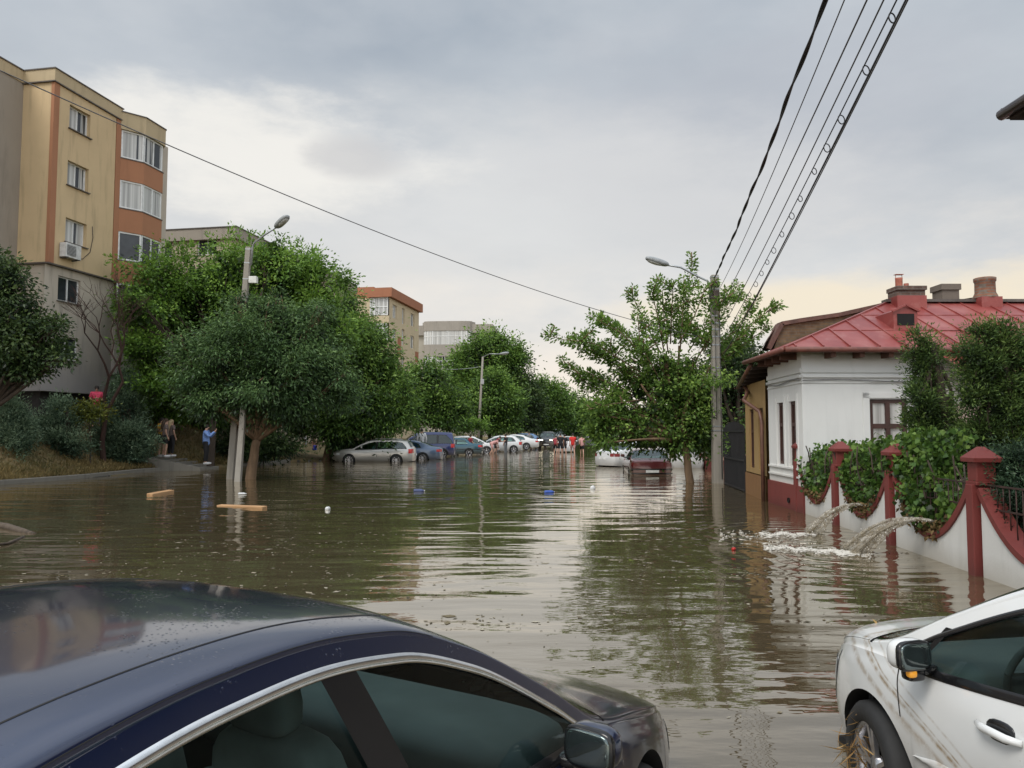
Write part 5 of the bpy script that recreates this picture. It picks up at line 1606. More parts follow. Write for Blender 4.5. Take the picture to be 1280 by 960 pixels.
# gate and the low pink house farther along
ga = Vector((at(930, 539, 22.2).x, 22.2, 0)); gb = Vector((at(905, 539, 25.4).x, 25.4, 0))
gt = thing('yard_gate', 'dark iron yard gate between the ochre house and the concrete pole', 'gate', ga, 0)
mb = MB(ga); dgt = (gb - ga); 
for i in range(19):
    p = ga + dgt * (i / 18); mb.bar(p + Vector((0, 0, -.2)), p + Vector((0, 0, 1.9 + .15 * math.sin(PI * i / 18))), .03)
mb.build('bar', simple('gate_iron', (.02, .02, .022), .6), gt)
mb = MB(ga)
for z in (.05, .9, 1.75): mb.bar(ga + Vector((0, 0, z)), gb + Vector((0, 0, z)), .05)
mb.bar(ga + Vector((.06, 0, .45)), gb + Vector((.06, 0, .45)), .02, 1.2)
mb.build('gate_frame', simple('gate_iron', (.02, .02, .022), .6), gt)
pk = at(882, 539, 37); pk.z = 0
ph = thing('house', 'low salmon pink house with red plinth glimpsed past the concrete pole', 'house', pk, 0)
PINK = wall_mat('pink_render', (.50, .30, .22), .3, .7)
mb = MB(pk); wall(mb, pk, (.08, 1, 0), (-1, .08, 0), 0, 8, .35, 3.0, [(1.2, 2.1, .9, 2.2), (4, 4.9, .9, 2.2)], .1); wall(mb, pk, (1, 0, 0), (0, -1, 0), 0, 7, .35, 3.0, [(.35, .95, .75, 1.7)], .1); mb.build('wall', PINK, ph)
mb = MB(pk); mb.box2((pk.x - .04, pk.y - .04, -.4), (pk.x + 7, pk.y + 8, .35)); mb.build('plinth', OXRED, ph)
window(ph, pk, pk, (1, 0, 0), (0, -1, 0), .35, .95, .75, 1.7, .08, PVC, PANE, .06, 1)
for h in ((1.2, 2.1, .9, 2.2), (4, 4.9, .9, 2.2)): window(ph, pk, pk, (.08, 1, 0), (-1, .08, 0), *h, .08, PVC, PANE, .06, 1)
mb = MB(pk); mb.quad((pk.x - .4, pk.y - .4, 2.95), (pk.x + 7, pk.y - .4, 2.95), (pk.x + 7, pk.y + 4, 4.6), (pk.x + 3, pk.y + 4, 4.6)); mb.poly([(pk.x - .4, pk.y + 8.4, 2.95), (pk.x - .4, pk.y - .4, 2.95), (pk.x + 3, pk.y + 4, 4.6)]); mb.build('roof', TIN, ph)

# low concrete wall behind the parked estate car
rwa, rwb = at(409, 539, 47.5), at(470, 539, 47.0); rwa.z = rwb.z = 0
mb = MB(rwa); mb.bar(rwa + Vector((0, 0, .45)), rwb + Vector((0, 0, .45)), .2, 1.5); o = mb.build('retaining_wall', CONC); o.location = rwa
tag(o, 'low grey concrete wall behind the silver estate car', 'wall')

# eaves corner of the house beside the viewer
ec = at(1257, 141, 7.6)
eh = thing('house', 'house eaves corner with brown gutter jutting in at the upper edge of view', 'house', (6.2, 2, 0), 0)
eo = (6.2, 2, 0)
mb = MB(eo); mb.box2((5.75, -4, -.3), (12, 7.15, 5.0)); mb.build('wall', DKW, eh)
mb = MB(eo); mb.add([(ec.x, ec.y, ec.z + .02), (13, ec.y, ec.z + .02), (13, 1.8, ec.z + 3.2), (8.5, 1.8, ec.z + 3.2), (ec.x, -4.5, ec.z + .02), (13, -4.5, ec.z + .02)], [(0, 1, 2, 3), (0, 3, 4), (4, 3, 2, 5)]); mb.build('roof', tile(), eh)
mb = MB(eo); mb.box2((ec.x + .02, -4.4, ec.z - .09), (12, ec.y - .03, ec.z - .01)); mb.box2((ec.x + .12, 6.9, ec.z - .22), (ec.x + .28, ec.y - .1, ec.z - .092)); mb.build('soffit', simple('eaves_dark', (.035, .022, .016), .9), eh)
mb = MB(eo); mb.tube([(ec.x - .03, ec.y + .02, ec.z), (12, ec.y + .02, ec.z)], .055, 12); mb.tube([(ec.x - .02, ec.y + .04, ec.z - .01), (ec.x - .02, -4.4, ec.z - .01)], .055, 12); mb.build('gutter', simple('gutter_brown', (.05, .03, .026), .3, .3), eh)
# ------------------------------------------------------------------ scalloped garden wall
FP = [G(998, 639), G(1045.5, 656), G(1113.5, 682), G(1222, 719)]
dv = (FP[3] - FP[0]); dv.z = 0; dvn = dv.normalized()
step = dv.length / 3
FP = [FP[0] + dvn * step * k for k in range(5)]
fn = Vector((dvn.y, -dvn.x, 0))
if fn.x > 0: fn = -fn
gw = thing('garden_wall', 'white scalloped garden wall with red posts and iron bars, flooded at its foot', 'wall', FP[2], 0)
FO = FP[2]
WALLW = wall_mat('garden_white', (0.74, 0.735, 0.70), .3, .9, (-.3, .28, (0.36, 0.315, 0.24)))
IRON = simple('rusty_iron', (0.040, 0.020, 0.015), .7, .4)
ZT, ZLOW = 1.06, .34
def zsc(f): return ZLOW + (ZT - ZLOW) * abs(2 * f - 1) ** 1.9
def fpos(k, f, d=0.0, z=0.0): return FP[0] + dvn * step * (k + f) + fn * d + Vector((0, 0, z))
for k in range(4):
    n = 36
    f0, f1 = .5 / 9, 1 - .5 / 9
    fs_ = [f0 + (f1 - f0) * i / n for i in range(n + 1)]
    mb = MB(FO)
    mb.grid([[fpos(k, f, 0, -.4), fpos(k, f, 0, -.1), fpos(k, f, 0, zsc((f - f0) / (f1 - f0)) - .02)] for f in fs_], 0, False)
    mb.grid([[fpos(k, f, -.18, -.4), fpos(k, f, -.18, zsc((f - f0) / (f1 - f0)) - .02)] for f in fs_], 0, False)
    mb.build('panel', WALLW, gw)
    mb = MB(FO)
    C = []
    for i, f in enumerate(fs_):
        z = zsc((f - f0) / (f1 - f0))
        i0, i1 = max(0, i - 1), min(n, i + 1)
        dz = zsc((fs_[i1] - f0) / (f1 - f0)) - zsc((fs_[i0] - f0) / (f1 - f0)); dx = (fs_[i1] - fs_[i0]) * step
        L = math.hypot(dx, dz); tx, tz = dx / L, dz / L      # tangent; normal (-tz, tx)
        def q(d, w): return fpos(k, f, d, 0) + dvn * (tz * w) + Vector((0, 0, z - tx * w))
        C.append([q(.001, .072), q(.028, .068), q(.032, -.01), q(-.21, -.01), q(-.21, .06)])
    mb.grid(C, 0, False); mb.build('coping', OXRED, gw)
    mb = MB(FO)
    for i in range(17):
        f = f0 + (f1 - f0) * (i + .5) / 17
        z0 = zsc((f - f0) / (f1 - f0)) - .02
        if z0 < 1.0: mb.tube([fpos(k, f, -.09, z0), fpos(k, f, -.09, 1.10)], .008, 5, 0, True)
    mb.bar(fpos(k, f0, -.09, 1.10), fpos(k, f1, -.09, 1.10), .022, .02); mb.bar(fpos(k, f0, -.09, .82), fpos(k, f1, -.09, .82), .02, .02)
    mb.build('railing', IRON, gw)
rotf = Matrix((dvn, fn, Vector((0, 0, 1)))).transposed()
for k in range(5):
    mb = MB(FO)
    mb.box(fpos(k, 0, .012, .35), (.165, .12, 1.5), 0, 0, rotf)
    mb.box(fpos(k, 0, -.11, .35), (.16, .16, 1.498), 0, 0, rotf)
    mb.box(fpos(k, 0, -.09, 1.115), (.26, .26, .045), 0, 0, rotf)
    mb.box(fpos(k, 0, -.09, 1.255), (.225, .225, .24), 0, 0, rotf)
    po = mb.build('post', OXRED, gw, bevel=.008)
    mb = MB(FO); c = fpos(k, 0, -.09, 0)
    def cr(h, z): return [c + dvn * (sx * h) + fn * (sy * h) + Vector((0, 0, z)) for sx, sy in ((-1, -1), (1, -1), (1, 1), (-1, 1))]
    r = cr(.163, 1.375) + cr(.168, 1.425) + cr(.03, 1.56)
    mb.add(r, [(0, 1, 2, 3)[::-1], (0, 1, 5, 4), (1, 2, 6, 5), (2, 3, 7, 6), (3, 0, 4, 7), (4, 5, 9, 8), (5, 6, 10, 9), (6, 7, 11, 10), (7, 4, 8, 11), (8, 9, 10, 11)])
    mb.build('cap', OXRED, po, recalc=True)

# grape vine hanging through the railings
VINE = leaf_mat('vine_leaf', (0.012, 0.03, 0.008), (0.065, 0.14, 0.024), (0.19, 0.30, 0.06), .3, .45)
DEAD = leaf_mat('dead_leaf', (0.05, 0.035, 0.015), (0.15, 0.10, 0.04), (0.26, 0.18, 0.08), .2, .8)
vo = fpos(1, .3, -.1, .4)
vn = thing('grape_vine', 'broad leaved green vine spilling through the railings of the white garden wall', 'vine', vo, 0)
sets = []; dsets = []
STEMS = []
def vine_patch(k, f0, f1, zt0, zt1, n, thick=.35):
    f = RNG.uniform(f0, f1, n); u = RNG.random(n) ** .8
    zb_ = np.array([max(.40, zsc(min(1, max(0, x)))) for x in f])
    fr = (f - f0) / (f1 - f0)
    zt_ = zt0 + (zt1 - zt0) * fr + .10 * np.sin(f * 17 + k * 3) + .07 * np.sin(f * 31 + 1)
    z = zb_ + (zt_ - zb_) * u
    d = -.15 + RNG.normal(0.0, .085, n) - .55 * RNG.random(n) * u ** 3 + thick * .2 * np.sin(f * 13 + z * 6) - .22 * np.exp(-(np.minimum(np.abs(f), np.abs(f - 1)) / .09) ** 2) * (1 if k < 2 else (z < 1.05))
    base = np.asarray(FP[0]); dn = np.asarray(dvn); ff = np.asarray(fn)
    P = base + dn * (step * (k + f))[:, None] + ff * d[:, None]; P[:, 2] = z
    D = RNG.normal(size=(n, 3)) * .55 + ff * .35; D[:, 2] -= .75
    cl = .25 * np.sin(f * 21 + z * 9) + .2 * np.sin(f * 9 - z * 14)
    T = RNG.normal(.40, .21, n) + .30 * (u - .45) + cl * .8
    return P, D, RNG.uniform(.055, .105, n), T
for k, f0, f1, z0, z1, n in ((0, .08, .93, 1.34, 1.46, 3000), (1, .03, .98, 1.42, 1.70, 4600), (1, .95, 1.05, 1.6, 1.7, 200), (2, -.03, .50, 1.70, 1.66, 3200), (2, .40, .72, 1.4, .95, 900)):
    sets.append(vine_patch(k, f0, f1, z0, z1, n))
for k, f0, f1, n in ((0, .25, .75, 420), (1, .22, .80, 520), (2, .12, .7, 480)):
    f = RNG.uniform(f0, f1, n); P = np.asarray(FP[0]) + np.asarray(dvn) * (step * (k + f))[:, None] + np.asarray(fn) * RNG.normal(-.02, .05, n)[:, None]
    P[:, 2] = [zsc(x) for x in f] + RNG.uniform(-.05, .16, n)
    D = RNG.normal(size=(n, 3)); D[:, 2] -= .8
    dsets.append((P, D, RNG.uniform(.04, .10, n), RNG.normal(.5, .25, n)))
P, D, L_, T = join(*sets)
leaf_object('leaves', vn, vo, P, D, L_, .95, T, VINE)
P, D, L_, T = join(*dsets)
leaf_object('dead_leaves', vn, vo, P, D, L_, .6, T, DEAD)
for k in range(3):
    stems = MB(vo)
    for i in range(9):
        f = random.uniform(.05, .9); a = fpos(k, f, -.12, max(.4, zsc(f))); b = fpos(k, f + random.uniform(-.15, .15), random.uniform(-.2, .06), random.uniform(1.1, 1.5))
        stems.tube(limb_pts(a, b, .12, 5), [.012] * 6, 5)
    STEMS.append(stems)
BARK = bark_mat('grey_bark', (0.16, 0.13, 0.10)); BARKD = bark_mat('dark_bark', (0.085, 0.062, 0.045)); BARKR = bark_mat('brown_bark', (0.24, 0.155, 0.09))
for stems in STEMS: stems.build('stem', BARKD, vn)

# two overgrown thujas behind the wall
THUJA = leaf_mat('thuja', (0.010, 0.022, 0.008), (0.065, 0.125, 0.030), (0.19, 0.28, 0.07), .25, .6)
def conifer(name, label, group, Y, lobes, base_px, mat, L, cov=2.2, W=.3, per=26, droop=-.25, r0=.09, csize=2.4, shell=.5):
    lo = px_lobes(Y, lobes)
    b = at(*base_px, Y); b.z = max(ground_z(b.x, b.y), -.1)
    f = b.copy(); f.z = lo[0][0].z
    return make_tree(name, label, group, b, f, lo, L, mat, BARKD, r0, cov, None, W, droop, True, 'tree', per, shell, .12, csize, .9)
conifer('thuja_tree', 'shaggy green thuja with narrow crown in front of the white house wall', 'thujas behind the garden wall', 12.6, [(1152, 428, 11, 0, 1.1), (1161, 444, 13, 0), (1147, 462, 12, .1), (1163, 480, 15, 0), (1153, 500, 17, -.1), (1173, 513, 17, 0), (1160, 535, 21, 0), (1182, 552, 23, .1), (1163, 575, 24, 0), (1143, 442, 7, 0), (1196, 585, 24, .1), (1203, 555, 17, .2), (1142, 588, 16, 0), (1180, 520, 14, .1)], (1172, 640), THUJA, .065)
conifer('thuja_tree', 'dense tall thuja beside the big red post, top level with the roof', 'thujas behind the garden wall', 11.6, [(1222, 416, 11, 0, 1.1), (1240, 421, 13, 0), (1256, 413, 10, 0, 1.1), (1214, 440, 14, -.1), (1240, 450, 19, 0), (1266, 440, 17, 0), (1226, 475, 19, -.1), (1255, 485, 23, 0), (1277, 470, 20, .1), (1213, 500, 14, -.1), (1245, 520, 25, 0), (1277, 520, 24, 0), (1230, 545, 23, 0), (1262, 560, 26, 0), (1288, 550, 24, 0), (1290, 432, 17, 0), (1294, 500, 22, 0), (1204, 455, 7, 0)], (1255, 660), THUJA, .062)
conifer('shrub', 'dark bluish shrub pushing past the cap of the big red post', None, 9.25, [(1272, 580, 22, .1, 1.0), (1285, 612, 34, 0, 1.2), (1262, 600, 14, .15, .9), (1275, 645, 24, .2, 1.0)], (1285, 690), leaf_mat('dark_shrub', (0.008, 0.02, 0.012), (0.03, 0.065, 0.035), (0.08, 0.14, 0.07), .15, .5), .055, 2.0, .3, 22, -.1, .04)

# ------------------------------------------------------------------ pumped water jets over the wall
def jetm():
    t = NT('jet_water'); v = t.tex('Object')
    n = t.noise(v, 14, 5, .6); n2 = t.noise(v, 45, 3)
    b = t.node('ShaderNodeBsdfPrincipled'); b.inputs['Base Color'].default_value = (.56, .53, .47, 1); b.inputs['Roughness'].default_value = .08
    bn = t.node('ShaderNodeBump'); bn.inputs['Strength'].default_value = .9; bn.inputs['Distance'].default_value = .03; t.link(n, bn.inputs['Height']); t.link(bn.outputs[0], b.inputs['Normal'])
    tr = t.node('ShaderNodeBsdfTransparent'); tr.inputs[0].default_value = (.93, .91, .87, 1); mx = t.node('ShaderNodeMixShader')
    t.link(t.ramp(n, [(.40, (.05, .05, .05)), (.70, (.6, .6, .6))]), mx.inputs[0]); t.link(tr.outputs[0], mx.inputs[1]); t.link(b.outputs[0], mx.inputs[2]); t.link(mx.outputs[0], t.out.inputs[0])
    return t.mat
JET = jetm()
FOAM = simple('foam', (.62, .59, .53), .5, .15, 30)
def jet(label, a, b, peak, w0, w1, strands, seed):
    random.seed(seed)
    t = thing('water_jet', label, 'water jet', (b.x, b.y, 0), 0, 'pumped water jets over the wall')
    o = Vector((b.x, b.y, 0)); side = Vector((0, 1, 0))
    mb = MB(o)
    for s in range(strands):
        k = (s / max(1, strands - 1) - .5)
        pts = []; rad = []
        j = random.uniform(-.06, .06)
        for i in range(15):
            f = i / 14
            p = a.lerp(b, f); p.z = a.z * (1 - f * f) + peak * 4 * f * (1 - f) * .5 + (j * .5) * f
            p += side * (k * (w0 + (w1 - w0) * f) + .02 * f * math.sin(f * 12 + s)) + Vector((-j * 2 * f, 0, random.gauss(0, .006)))
            pts.append(p); rad.append((.011 + .016 * f) * random.uniform(.8, 1.4))
        mb.tube(pts, rad, 7)
    mb.build('stream', JET, t)
    mb = MB(o)
    for s in range(160):
        f = random.random() ** .6
        p = a.lerp(b, f); p.z = a.z * (1 - f * f) + peak * 2 * f * (1 - f) - abs(random.gauss(0, .05)) * f
        p += Vector((random.gauss(0, .05), random.gauss(0, .5) * (w0 + (w1 - w0) * f), 0))
        r = random.uniform(.004, .011)
        if p.z > .01: mb.sell(p, (r, r, r * 1.4), 1, 1, 5, 4)
    mb.build('droplets', FOAM, t)['kind'] = 'stuff'
    return t
jet('narrower arc of water falling from the second scallop of the garden wall', at(1084, 632, 13.0), G(1016, 667), .10, .05, .17, 10, 3)
jet('wider arc of water falling from the third scallop towards the foam', at(1168, 652, 10.55), G(1068, 690), .12, .10, .48, 22, 4)
def foam():
    random.seed(5)
    mb = MB()
    for (px0, py0, px1, py1, n, sp) in ((950, 668, 1022, 668, 330, 1.2), (955, 684, 1075, 692, 620, 1.7), (1046, 690, 1090, 692, 160, 2.2), (900, 668, 1010, 672, 90, 4.0)):
        for i in range(n):
            f = random.random()
            px = px0 + (px1 - px0) * f; py = py0 + (py1 - py0) * f + random.gauss(0, sp) + 1.2 * math.sin(px * .21)
            p = G(px, py); l = random.uniform(.008, .05) * random.random() + .006; w_ = random.uniform(.005, .013)
            mb.sell(p + Vector((0, 0, .004)), (l, w_, random.uniform(.003, .010)), 1, 1, 6, 4)
    o = mb.build('foam', FOAM); tag(o, 'white foam where the two water jets fall in', 'foam', kind='stuff')
foam()

# ------------------------------------------------------------------ poles and lamps
POLE = wall_mat('pole_concrete', (0.30, 0.275, 0.235), .65, 1.5)
GALV = simple('galvanised', (.36, .38, .39), .4, .15, 8, Metallic=.6)
LAMPH = simple('lamp_housing', (.30, .32, .33), .4, .15)
LAMPL = simple('lamp_glass', (.55, .56, .55), .15, .1)
def lamp_head(t, org, p, d, L, tilt=.0):
    d = Vector(d).normalized()
    z = Vector((0, 0, 1)); s = d.cross(z).normalized(); u = s.cross(d)
    M = Matrix((d, s, u)).transposed()
    mb = MB(org); mb.sell(Vector(p) + d * L * .5, (L * .55, L * .20, L * .13), .8, .75, 16, 10, M); h = mb.build('lamp_head', LAMPH, t)
    mb = MB(org); mb.sell(Vector(p) + d * L * .58 - u * L * .06, (L * .38, L * .15, L * .11), .9, .8, 14, 8, M); mb.build('lamp_glass', LAMPL, h)
# big pole on the right
pb = G(897, 604); pt = at(893, 344, pb.y)
rp = thing('utility_pole', 'banded concrete utility pole with street lamp in front of the leafy cherry tree', 'pole', pb, 0)
mb = MB(pb); mb.tube([pb + Vector((0, 0, -.6)), pb.lerp(pt, .3), pt], [.24, .215, .17], 4, 0, True, False, True); mb.build('shaft', POLE, rp, bevel=.02)
mb = MB(pb)
for f in (.99, .965, .93, .89, .845, .80, .765, .735, .70, .66, .60, .55, .27, .25): 
    c = pb.lerp(pt, f); r = .17 + (.24 - .17) * (1 - f) + .012
    mb.tube([c - Vector((0, 0, .02)), c + Vector((0, 0, .02))], r * 1.0, 4, 0, True, False, True)
mb.build('steel_band', GALV, rp)
mb = MB(pb); c = pb.lerp(pt, .955); mb.box(c, (.30, .30, .14)); mb.bar(c + Vector((-.2, -.2, -.5)), c + Vector((.3, -.2, -.52)), .05); mb.box(c + Vector((0, -.18, -.35)), (.2, .14, .2)); mb.build('bracket', simple('rust_bracket', (.07, .05, .04), .7, .3), rp)
la = at(833, 331, pb.y - .3); lb = at(808, 323, pb.y - .4)
mb = MB(pb)
pk_ = pb.lerp(pt, .94) + Vector((-.2, -.1, 0))
mb.tube([pk_ + Vector((0, 0, -.5)), pk_ + Vector((0, 0, .0)), pk_ + Vector((-.06, 0, .2)), pk_ + Vector((-.35, 0, .34)), la + Vector((.5, .05, -.08)), la], .034, 8); mb.build('lamp_arm', GALV, rp)
lamp_head(rp, pb, la + Vector((.05, 0, 0)), lb - la, .78)
mb = MB(pb); pts = [pb.lerp(pt, f) + Vector((.10, -.20, 0)) for f in (0.02, .15, .3, .5, .7, .9)]; mb.tube(pts, .016, 5); mb.tube([pb.lerp(pt, f) + Vector((-.05, -.235 + .05 * f, 0)) for f in (0.3, .5, .7, .95)], .012, 5); mb.build('riser_cable', BLACKTRIM, rp)
# twin pole on the left
lbp = G(288, 599); ltp = at(311, 309, lbp.y)
lp = thing('utility_pole', 'leaning twin concrete pole with cobra head lamp before the dark green tree', 'pole', lbp, 0)
mb = MB(lbp); mb.tube([lbp + (lbp - ltp) * .08, lbp.lerp(ltp, .5), ltp], [.17, .155, .135], 4, 0, True, False, True); mb.build('shaft', POLE, lp, bevel=.02)
b2p = G(297.5, 602); t2p = at(309, 450, lbp.y - .1)
mb = MB(lbp); mb.tube([b2p + (b2p - t2p) * .12, t2p], [.15, .12], 4, 0, True, False, True); mb.build('prop_shaft', POLE, lp, bevel=.02)
mb = MB(lbp)
for f in (.99, .93, .86, .78, .48, .28):
    c = lbp.lerp(ltp, f); mb.tube([c - Vector((0, 0, .02)), c + Vector((0, 0, .02))], .185 - .05 * f, 4, 0, True, False, True)
mb.build('steel_band', GALV, lp)
mb = MB(lbp); mb.box(lbp.lerp(ltp, .855) + Vector((.28, -.05, 0)), (.30, .2, .26)); mb.build('junction_box', simple('box_white', (.62, .62, .58), .5), lp, bevel=.02)
mb = MB(lbp); c = ltp + Vector((.14, -.1, 0)); e_ = at(347, 283, lbp.y - .6)
mb.tube([c + Vector((0, 0, -.7)), c + Vector((.03, 0, -.05)), c + Vector((.10, -.05, .12)), c.lerp(e_, .5) + Vector((0, 0, .06)), e_], .035, 8); mb.build('lamp_arm', GALV, lp)
lamp_head(lp, lbp, e_ - Vector((.05, 0, .03)), (e_ - c) * 1.0 + Vector((0, -.5, -.1)), .80)
# slender lamp farther along
def small_lamp(label, base, top, arm, r=.10):
    t = thing('street_lamp', label, 'street lamp', base, 0)
    mb = MB(base); mb.tube([base + Vector((0, 0, -.4)), top], [r * 1.35, r], 8); mb.build('shaft', POLE, t)
    mb = MB(base); mb.tube([top + Vector((0, 0, -.6)), top + Vector((.05, 0, .0)), top.lerp(arm, .4) + Vector((0, 0, .18)), arm], .04, 6); mb.build('lamp_arm', GALV, t)
    lamp_head(t, base, arm, arm - top + Vector((0, 0, .0)), .95)
    mb = MB(base); c = base.lerp(top, .73); mb.box(c + Vector((.1, -.12, 0)), (.3, .2, .5)); mb.build('junction_box', simple('box_grey', (.4, .4, .4), .5), t)
    return t
ml = small_lamp('slim grey street lamp standing among the parked cars and tall trees', G(597, 561.5), at(603.5, 446, G(597, 561.5).y), at(625, 442.5, G(597, 561.5).y - 1))
Yf = 112
small_lamp('distant street lamp head just above the row of far trees', Vector((at(664, 539, Yf).x, Yf, .3)), at(666, 478, Yf), at(679, 475.5, Yf - 1), .10)

# ------------------------------------------------------------------ overhead cables
WIRE = simple('wire_black', (.018, .018, .02), .6)
WIREG = simple('wire_grey', (.10, .10, .105), .6)
def cable(label, A, B, sag, r, mat, group='overhead cables', n=48, twist=False, loops=None):
    pts = []
    for i in range(n + 1):
        f = i / n; p = A.lerp(B, f); p.z -= 4 * sag * f * (1 - f); pts.append(p)
    o = A.copy()
    t = MB(o)
    if twist:
        for s in range(2):
            q = []
            m = n * 6
            for i in range(m + 1):
                f = i / m; p = A.lerp(B, f); p.z -= 4 * sag * f * (1 - f)
                a = f * 75 + s * PI
                wob = .014 * math.sin(f * 37) + .008 * math.sin(f * 91)
                q.append(p + Vector((math.cos(a) * r * .75 + wob, 0, math.sin(a) * r * .75 + wob * .6)))
            t.tube(q, r * .8, 5)
    else: t.tube(pts, r, 5)
    ob = t.build('overhead_cable', mat); ob.location = o
    tag(ob, label, 'cable', group)
    if loops:
        for (f, R_) in loops:
            p = A.lerp(B, f); p.z -= 4 * sag * f * (1 - f)
            m = MB(o)
            d = (B - A).normalized()
            ring = [p + Vector((R_ * .9 * math.cos(a) + R_ * .5, .02 * math.cos(a), -R_ * .7 + R_ * math.sin(a))) for a in np.linspace(PI * .75, PI * 2.6, 20)]
            m.tube([p - d * R_ * .8] + ring, .007, 5)
            m.build('cable_loop', mat, ob)
    return ob
def top_span(px0, zp, zf, sag, off, yend=-6.0):
    """far end on the pole at height zp; near end chosen so that the span leaves the view at photo column px0"""
    A = Vector((pt.x + off, pb.y - .15, zp))
    # find near-end X so the projected cable meets row 0 at px0
    lo, hi = -8.0, 14.0
    def cross(xe):
        B = Vector((xe, yend, zf)); prev = None
        for i in range(400):
            f = i / 400; p = A.lerp(B, f); p.z -= 4 * sag * f * (1 - f)
            if p.y < 1: break
            q = proj(p)
            if q[1] < 0: return q[0]
        return 9e9 if xe > 3 else -9e9
    for _ in range(40):
        m = (lo + hi) / 2
        if cross(m) < px0: lo = m
        else: hi = m
    return A, Vector(((lo + hi) / 2, yend, zf))
ZP = pt.z
A, B = top_span(1033, ZP - .12, 7.6, .55, -.05); cable('thick twisted black cable bundle, the leftmost overhead line', A, B, .55, .021, WIRE, twist=True)
A, B = top_span(1056, ZP - .55, 7.2, .5, .1); cable('thin cable just beside the thick twisted bundle', A, B, .5, .008, WIREG)
A, B = top_span(1086, ZP - 1.1, 6.9, .3, .15); cable('dark cable in the middle of the overhead lines, third from the bundle', A, B, .3, .010, WIREG)
A, B = top_span(1105, ZP - 1.9, 6.9, .3, .16); cable('straight thin cable left of the looped line', A, B, .3, .009, WIREG)
A, B = top_span(1121, ZP - 2.25, 6.7, .3, .2); 
loops = []
f = .10
while f < .66:
    loops.append((f, random.uniform(.042, .058))); f += random.uniform(.022, .036)
cable('cable hung with small dangling loops, running to the concrete pole', A, B, .3, .008, WIRE, loops=loops)
A, B = top_span(1135, ZP - 2.8, 6.6, .25, .22); cable('outermost thicker cable on the house side of the street', A, B, .25, .012, WIRE)
A, B = top_span(1138, ZP - 2.7, 6.62, .4, .24); cable('faint thin cable sagging under the outermost line', A, B, .4, .008, WIREG)
A = at(875, 421, pb.y); P1 = at(200, 172, 13.0)
B = P1 + (P1 - A) * .35
mid = at(640, 346, 0) if False else None
cable('single thin cable crossing the sky from the apartment block side to the pole', A, B + Vector((0, 0, .55)), .62, .010, WIREG, None)
A = at(602, 458, ml.location.y); cable('pale cable sagging from the slim lamp into the trees', A, at(500, 452, 74), .5, .02, GALV, None)
# ------------------------------------------------------------------ trees
LIGHT = leaf_mat('leaf_light', (0.016, 0.040, 0.007), (0.115, 0.232, 0.032), (0.26, 0.42, 0.07), .3)
MIDG = leaf_mat('leaf_mid', (0.009, 0.025, 0.006), (0.082, 0.168, 0.030), (0.23, 0.37, 0.07), .25)
BLUEG = leaf_mat('leaf_ash', (0.009, 0.024, 0.008), (0.068, 0.136, 0.042), (0.16, 0.26, 0.085), .25)
DARKG = leaf_mat('leaf_dark', (0.009, 0.021, 0.007), (0.034, 0.068, 0.018), (0.10, 0.15, 0.042), .2)
CHERRY = leaf_mat('leaf_cherry', (0.012, 0.030, 0.007), (0.108, 0.205, 0.036), (0.29, 0.43, 0.09), .35)
BLUESP = leaf_mat('blue_conifer', (0.024, 0.052, 0.030), (0.118, 0.19, 0.112), (0.28, 0.38, 0.23), .1, .6)
YELG = leaf_mat('yellow_shrub', (0.03, 0.05, 0.008), (0.12, 0.15, 0.02), (0.28, 0.28, 0.05), .3)

def px_tree(label, Y, base, fork, lobes, mat, leaf_px=5.0, r0=.16, cov=1.5, bark=None, group=None, extra=None, name='tree', **kw):
    if name == 'tree':
        big = []
        for e in lobes:
            q = tuple(e[4:])
            big.append((e[0], e[1], e[2] * .84, e[3]) + q)
            for k in range(2):
                a = random.uniform(0, 2 * PI); rr = e[2]
                big.append((e[0] + rr * .82 * math.cos(a), e[1] - rr * .72 * math.sin(a), rr * random.uniform(.22, .42), e[3] + random.uniform(-.6, .4)))
        lobes = big; kw.setdefault('boughs', 11)
    lo = px_lobes(Y, lobes)
    b = at(base[0], base[1], Y); b.z = ground_z(b.x, b.y) if len(base) < 3 else base[2]
    f = at(fork[0], fork[1], Y)
    return make_tree(name, label, group, b, f, lo, leaf_px * Y / F, mat, bark or BARKD, r0, cov, extra, **kw)

def sprigs(Y, tips, L, mat=None, n=55, spread=.16, len_=1.3, t0=.6):
    segs = []
    for e in tips:
        px, py = e[:2]; a = at(px, py, Y + random.uniform(-1, 1))
        b = a - Vector((random.uniform(-.25, .25), random.uniform(-.3, .3), len_ * random.uniform(.8, 1.3)))
        segs.append([b, a])
    return shoot_leaves(segs, L, n, spread, t0, .9, -.1)

YA = 36.5
tips = [(x + random.uniform(-4, 4), y + 12) for x, y in ((205, 308), (232, 288), (262, 280), (287, 268), (312, 275), (330, 278), (352, 282), (372, 285), (395, 300), (411, 322), (424, 345), (180, 325), (245, 290), (300, 272), (340, 290), (385, 305))]
px_tree('broad light green tree behind the leaning twin pole', YA, (262, 562), (268, 500),
        [(232, 368, 58, 0), (290, 345, 50, 1), (345, 350, 50, .5), (388, 368, 42, 1), (196, 382, 38, -1), (408, 402, 36, .5), (192, 440, 38, 0), (245, 430, 70, 1.5), (330, 420, 70, 2), (208, 490, 40, .5), (255, 490, 46, 1.5), (174, 392, 24, -3.2), (178, 440, 26, -3.0), (184, 480, 26, -2.5), (385, 440, 50, 1.5), (300, 495, 42, 2.5)],
        LIGHT, 4.9, .24, 1.3, extra=sprigs(YA, tips, 4.6 * YA / F), jag=.2)
YBt = G(312, 599).y
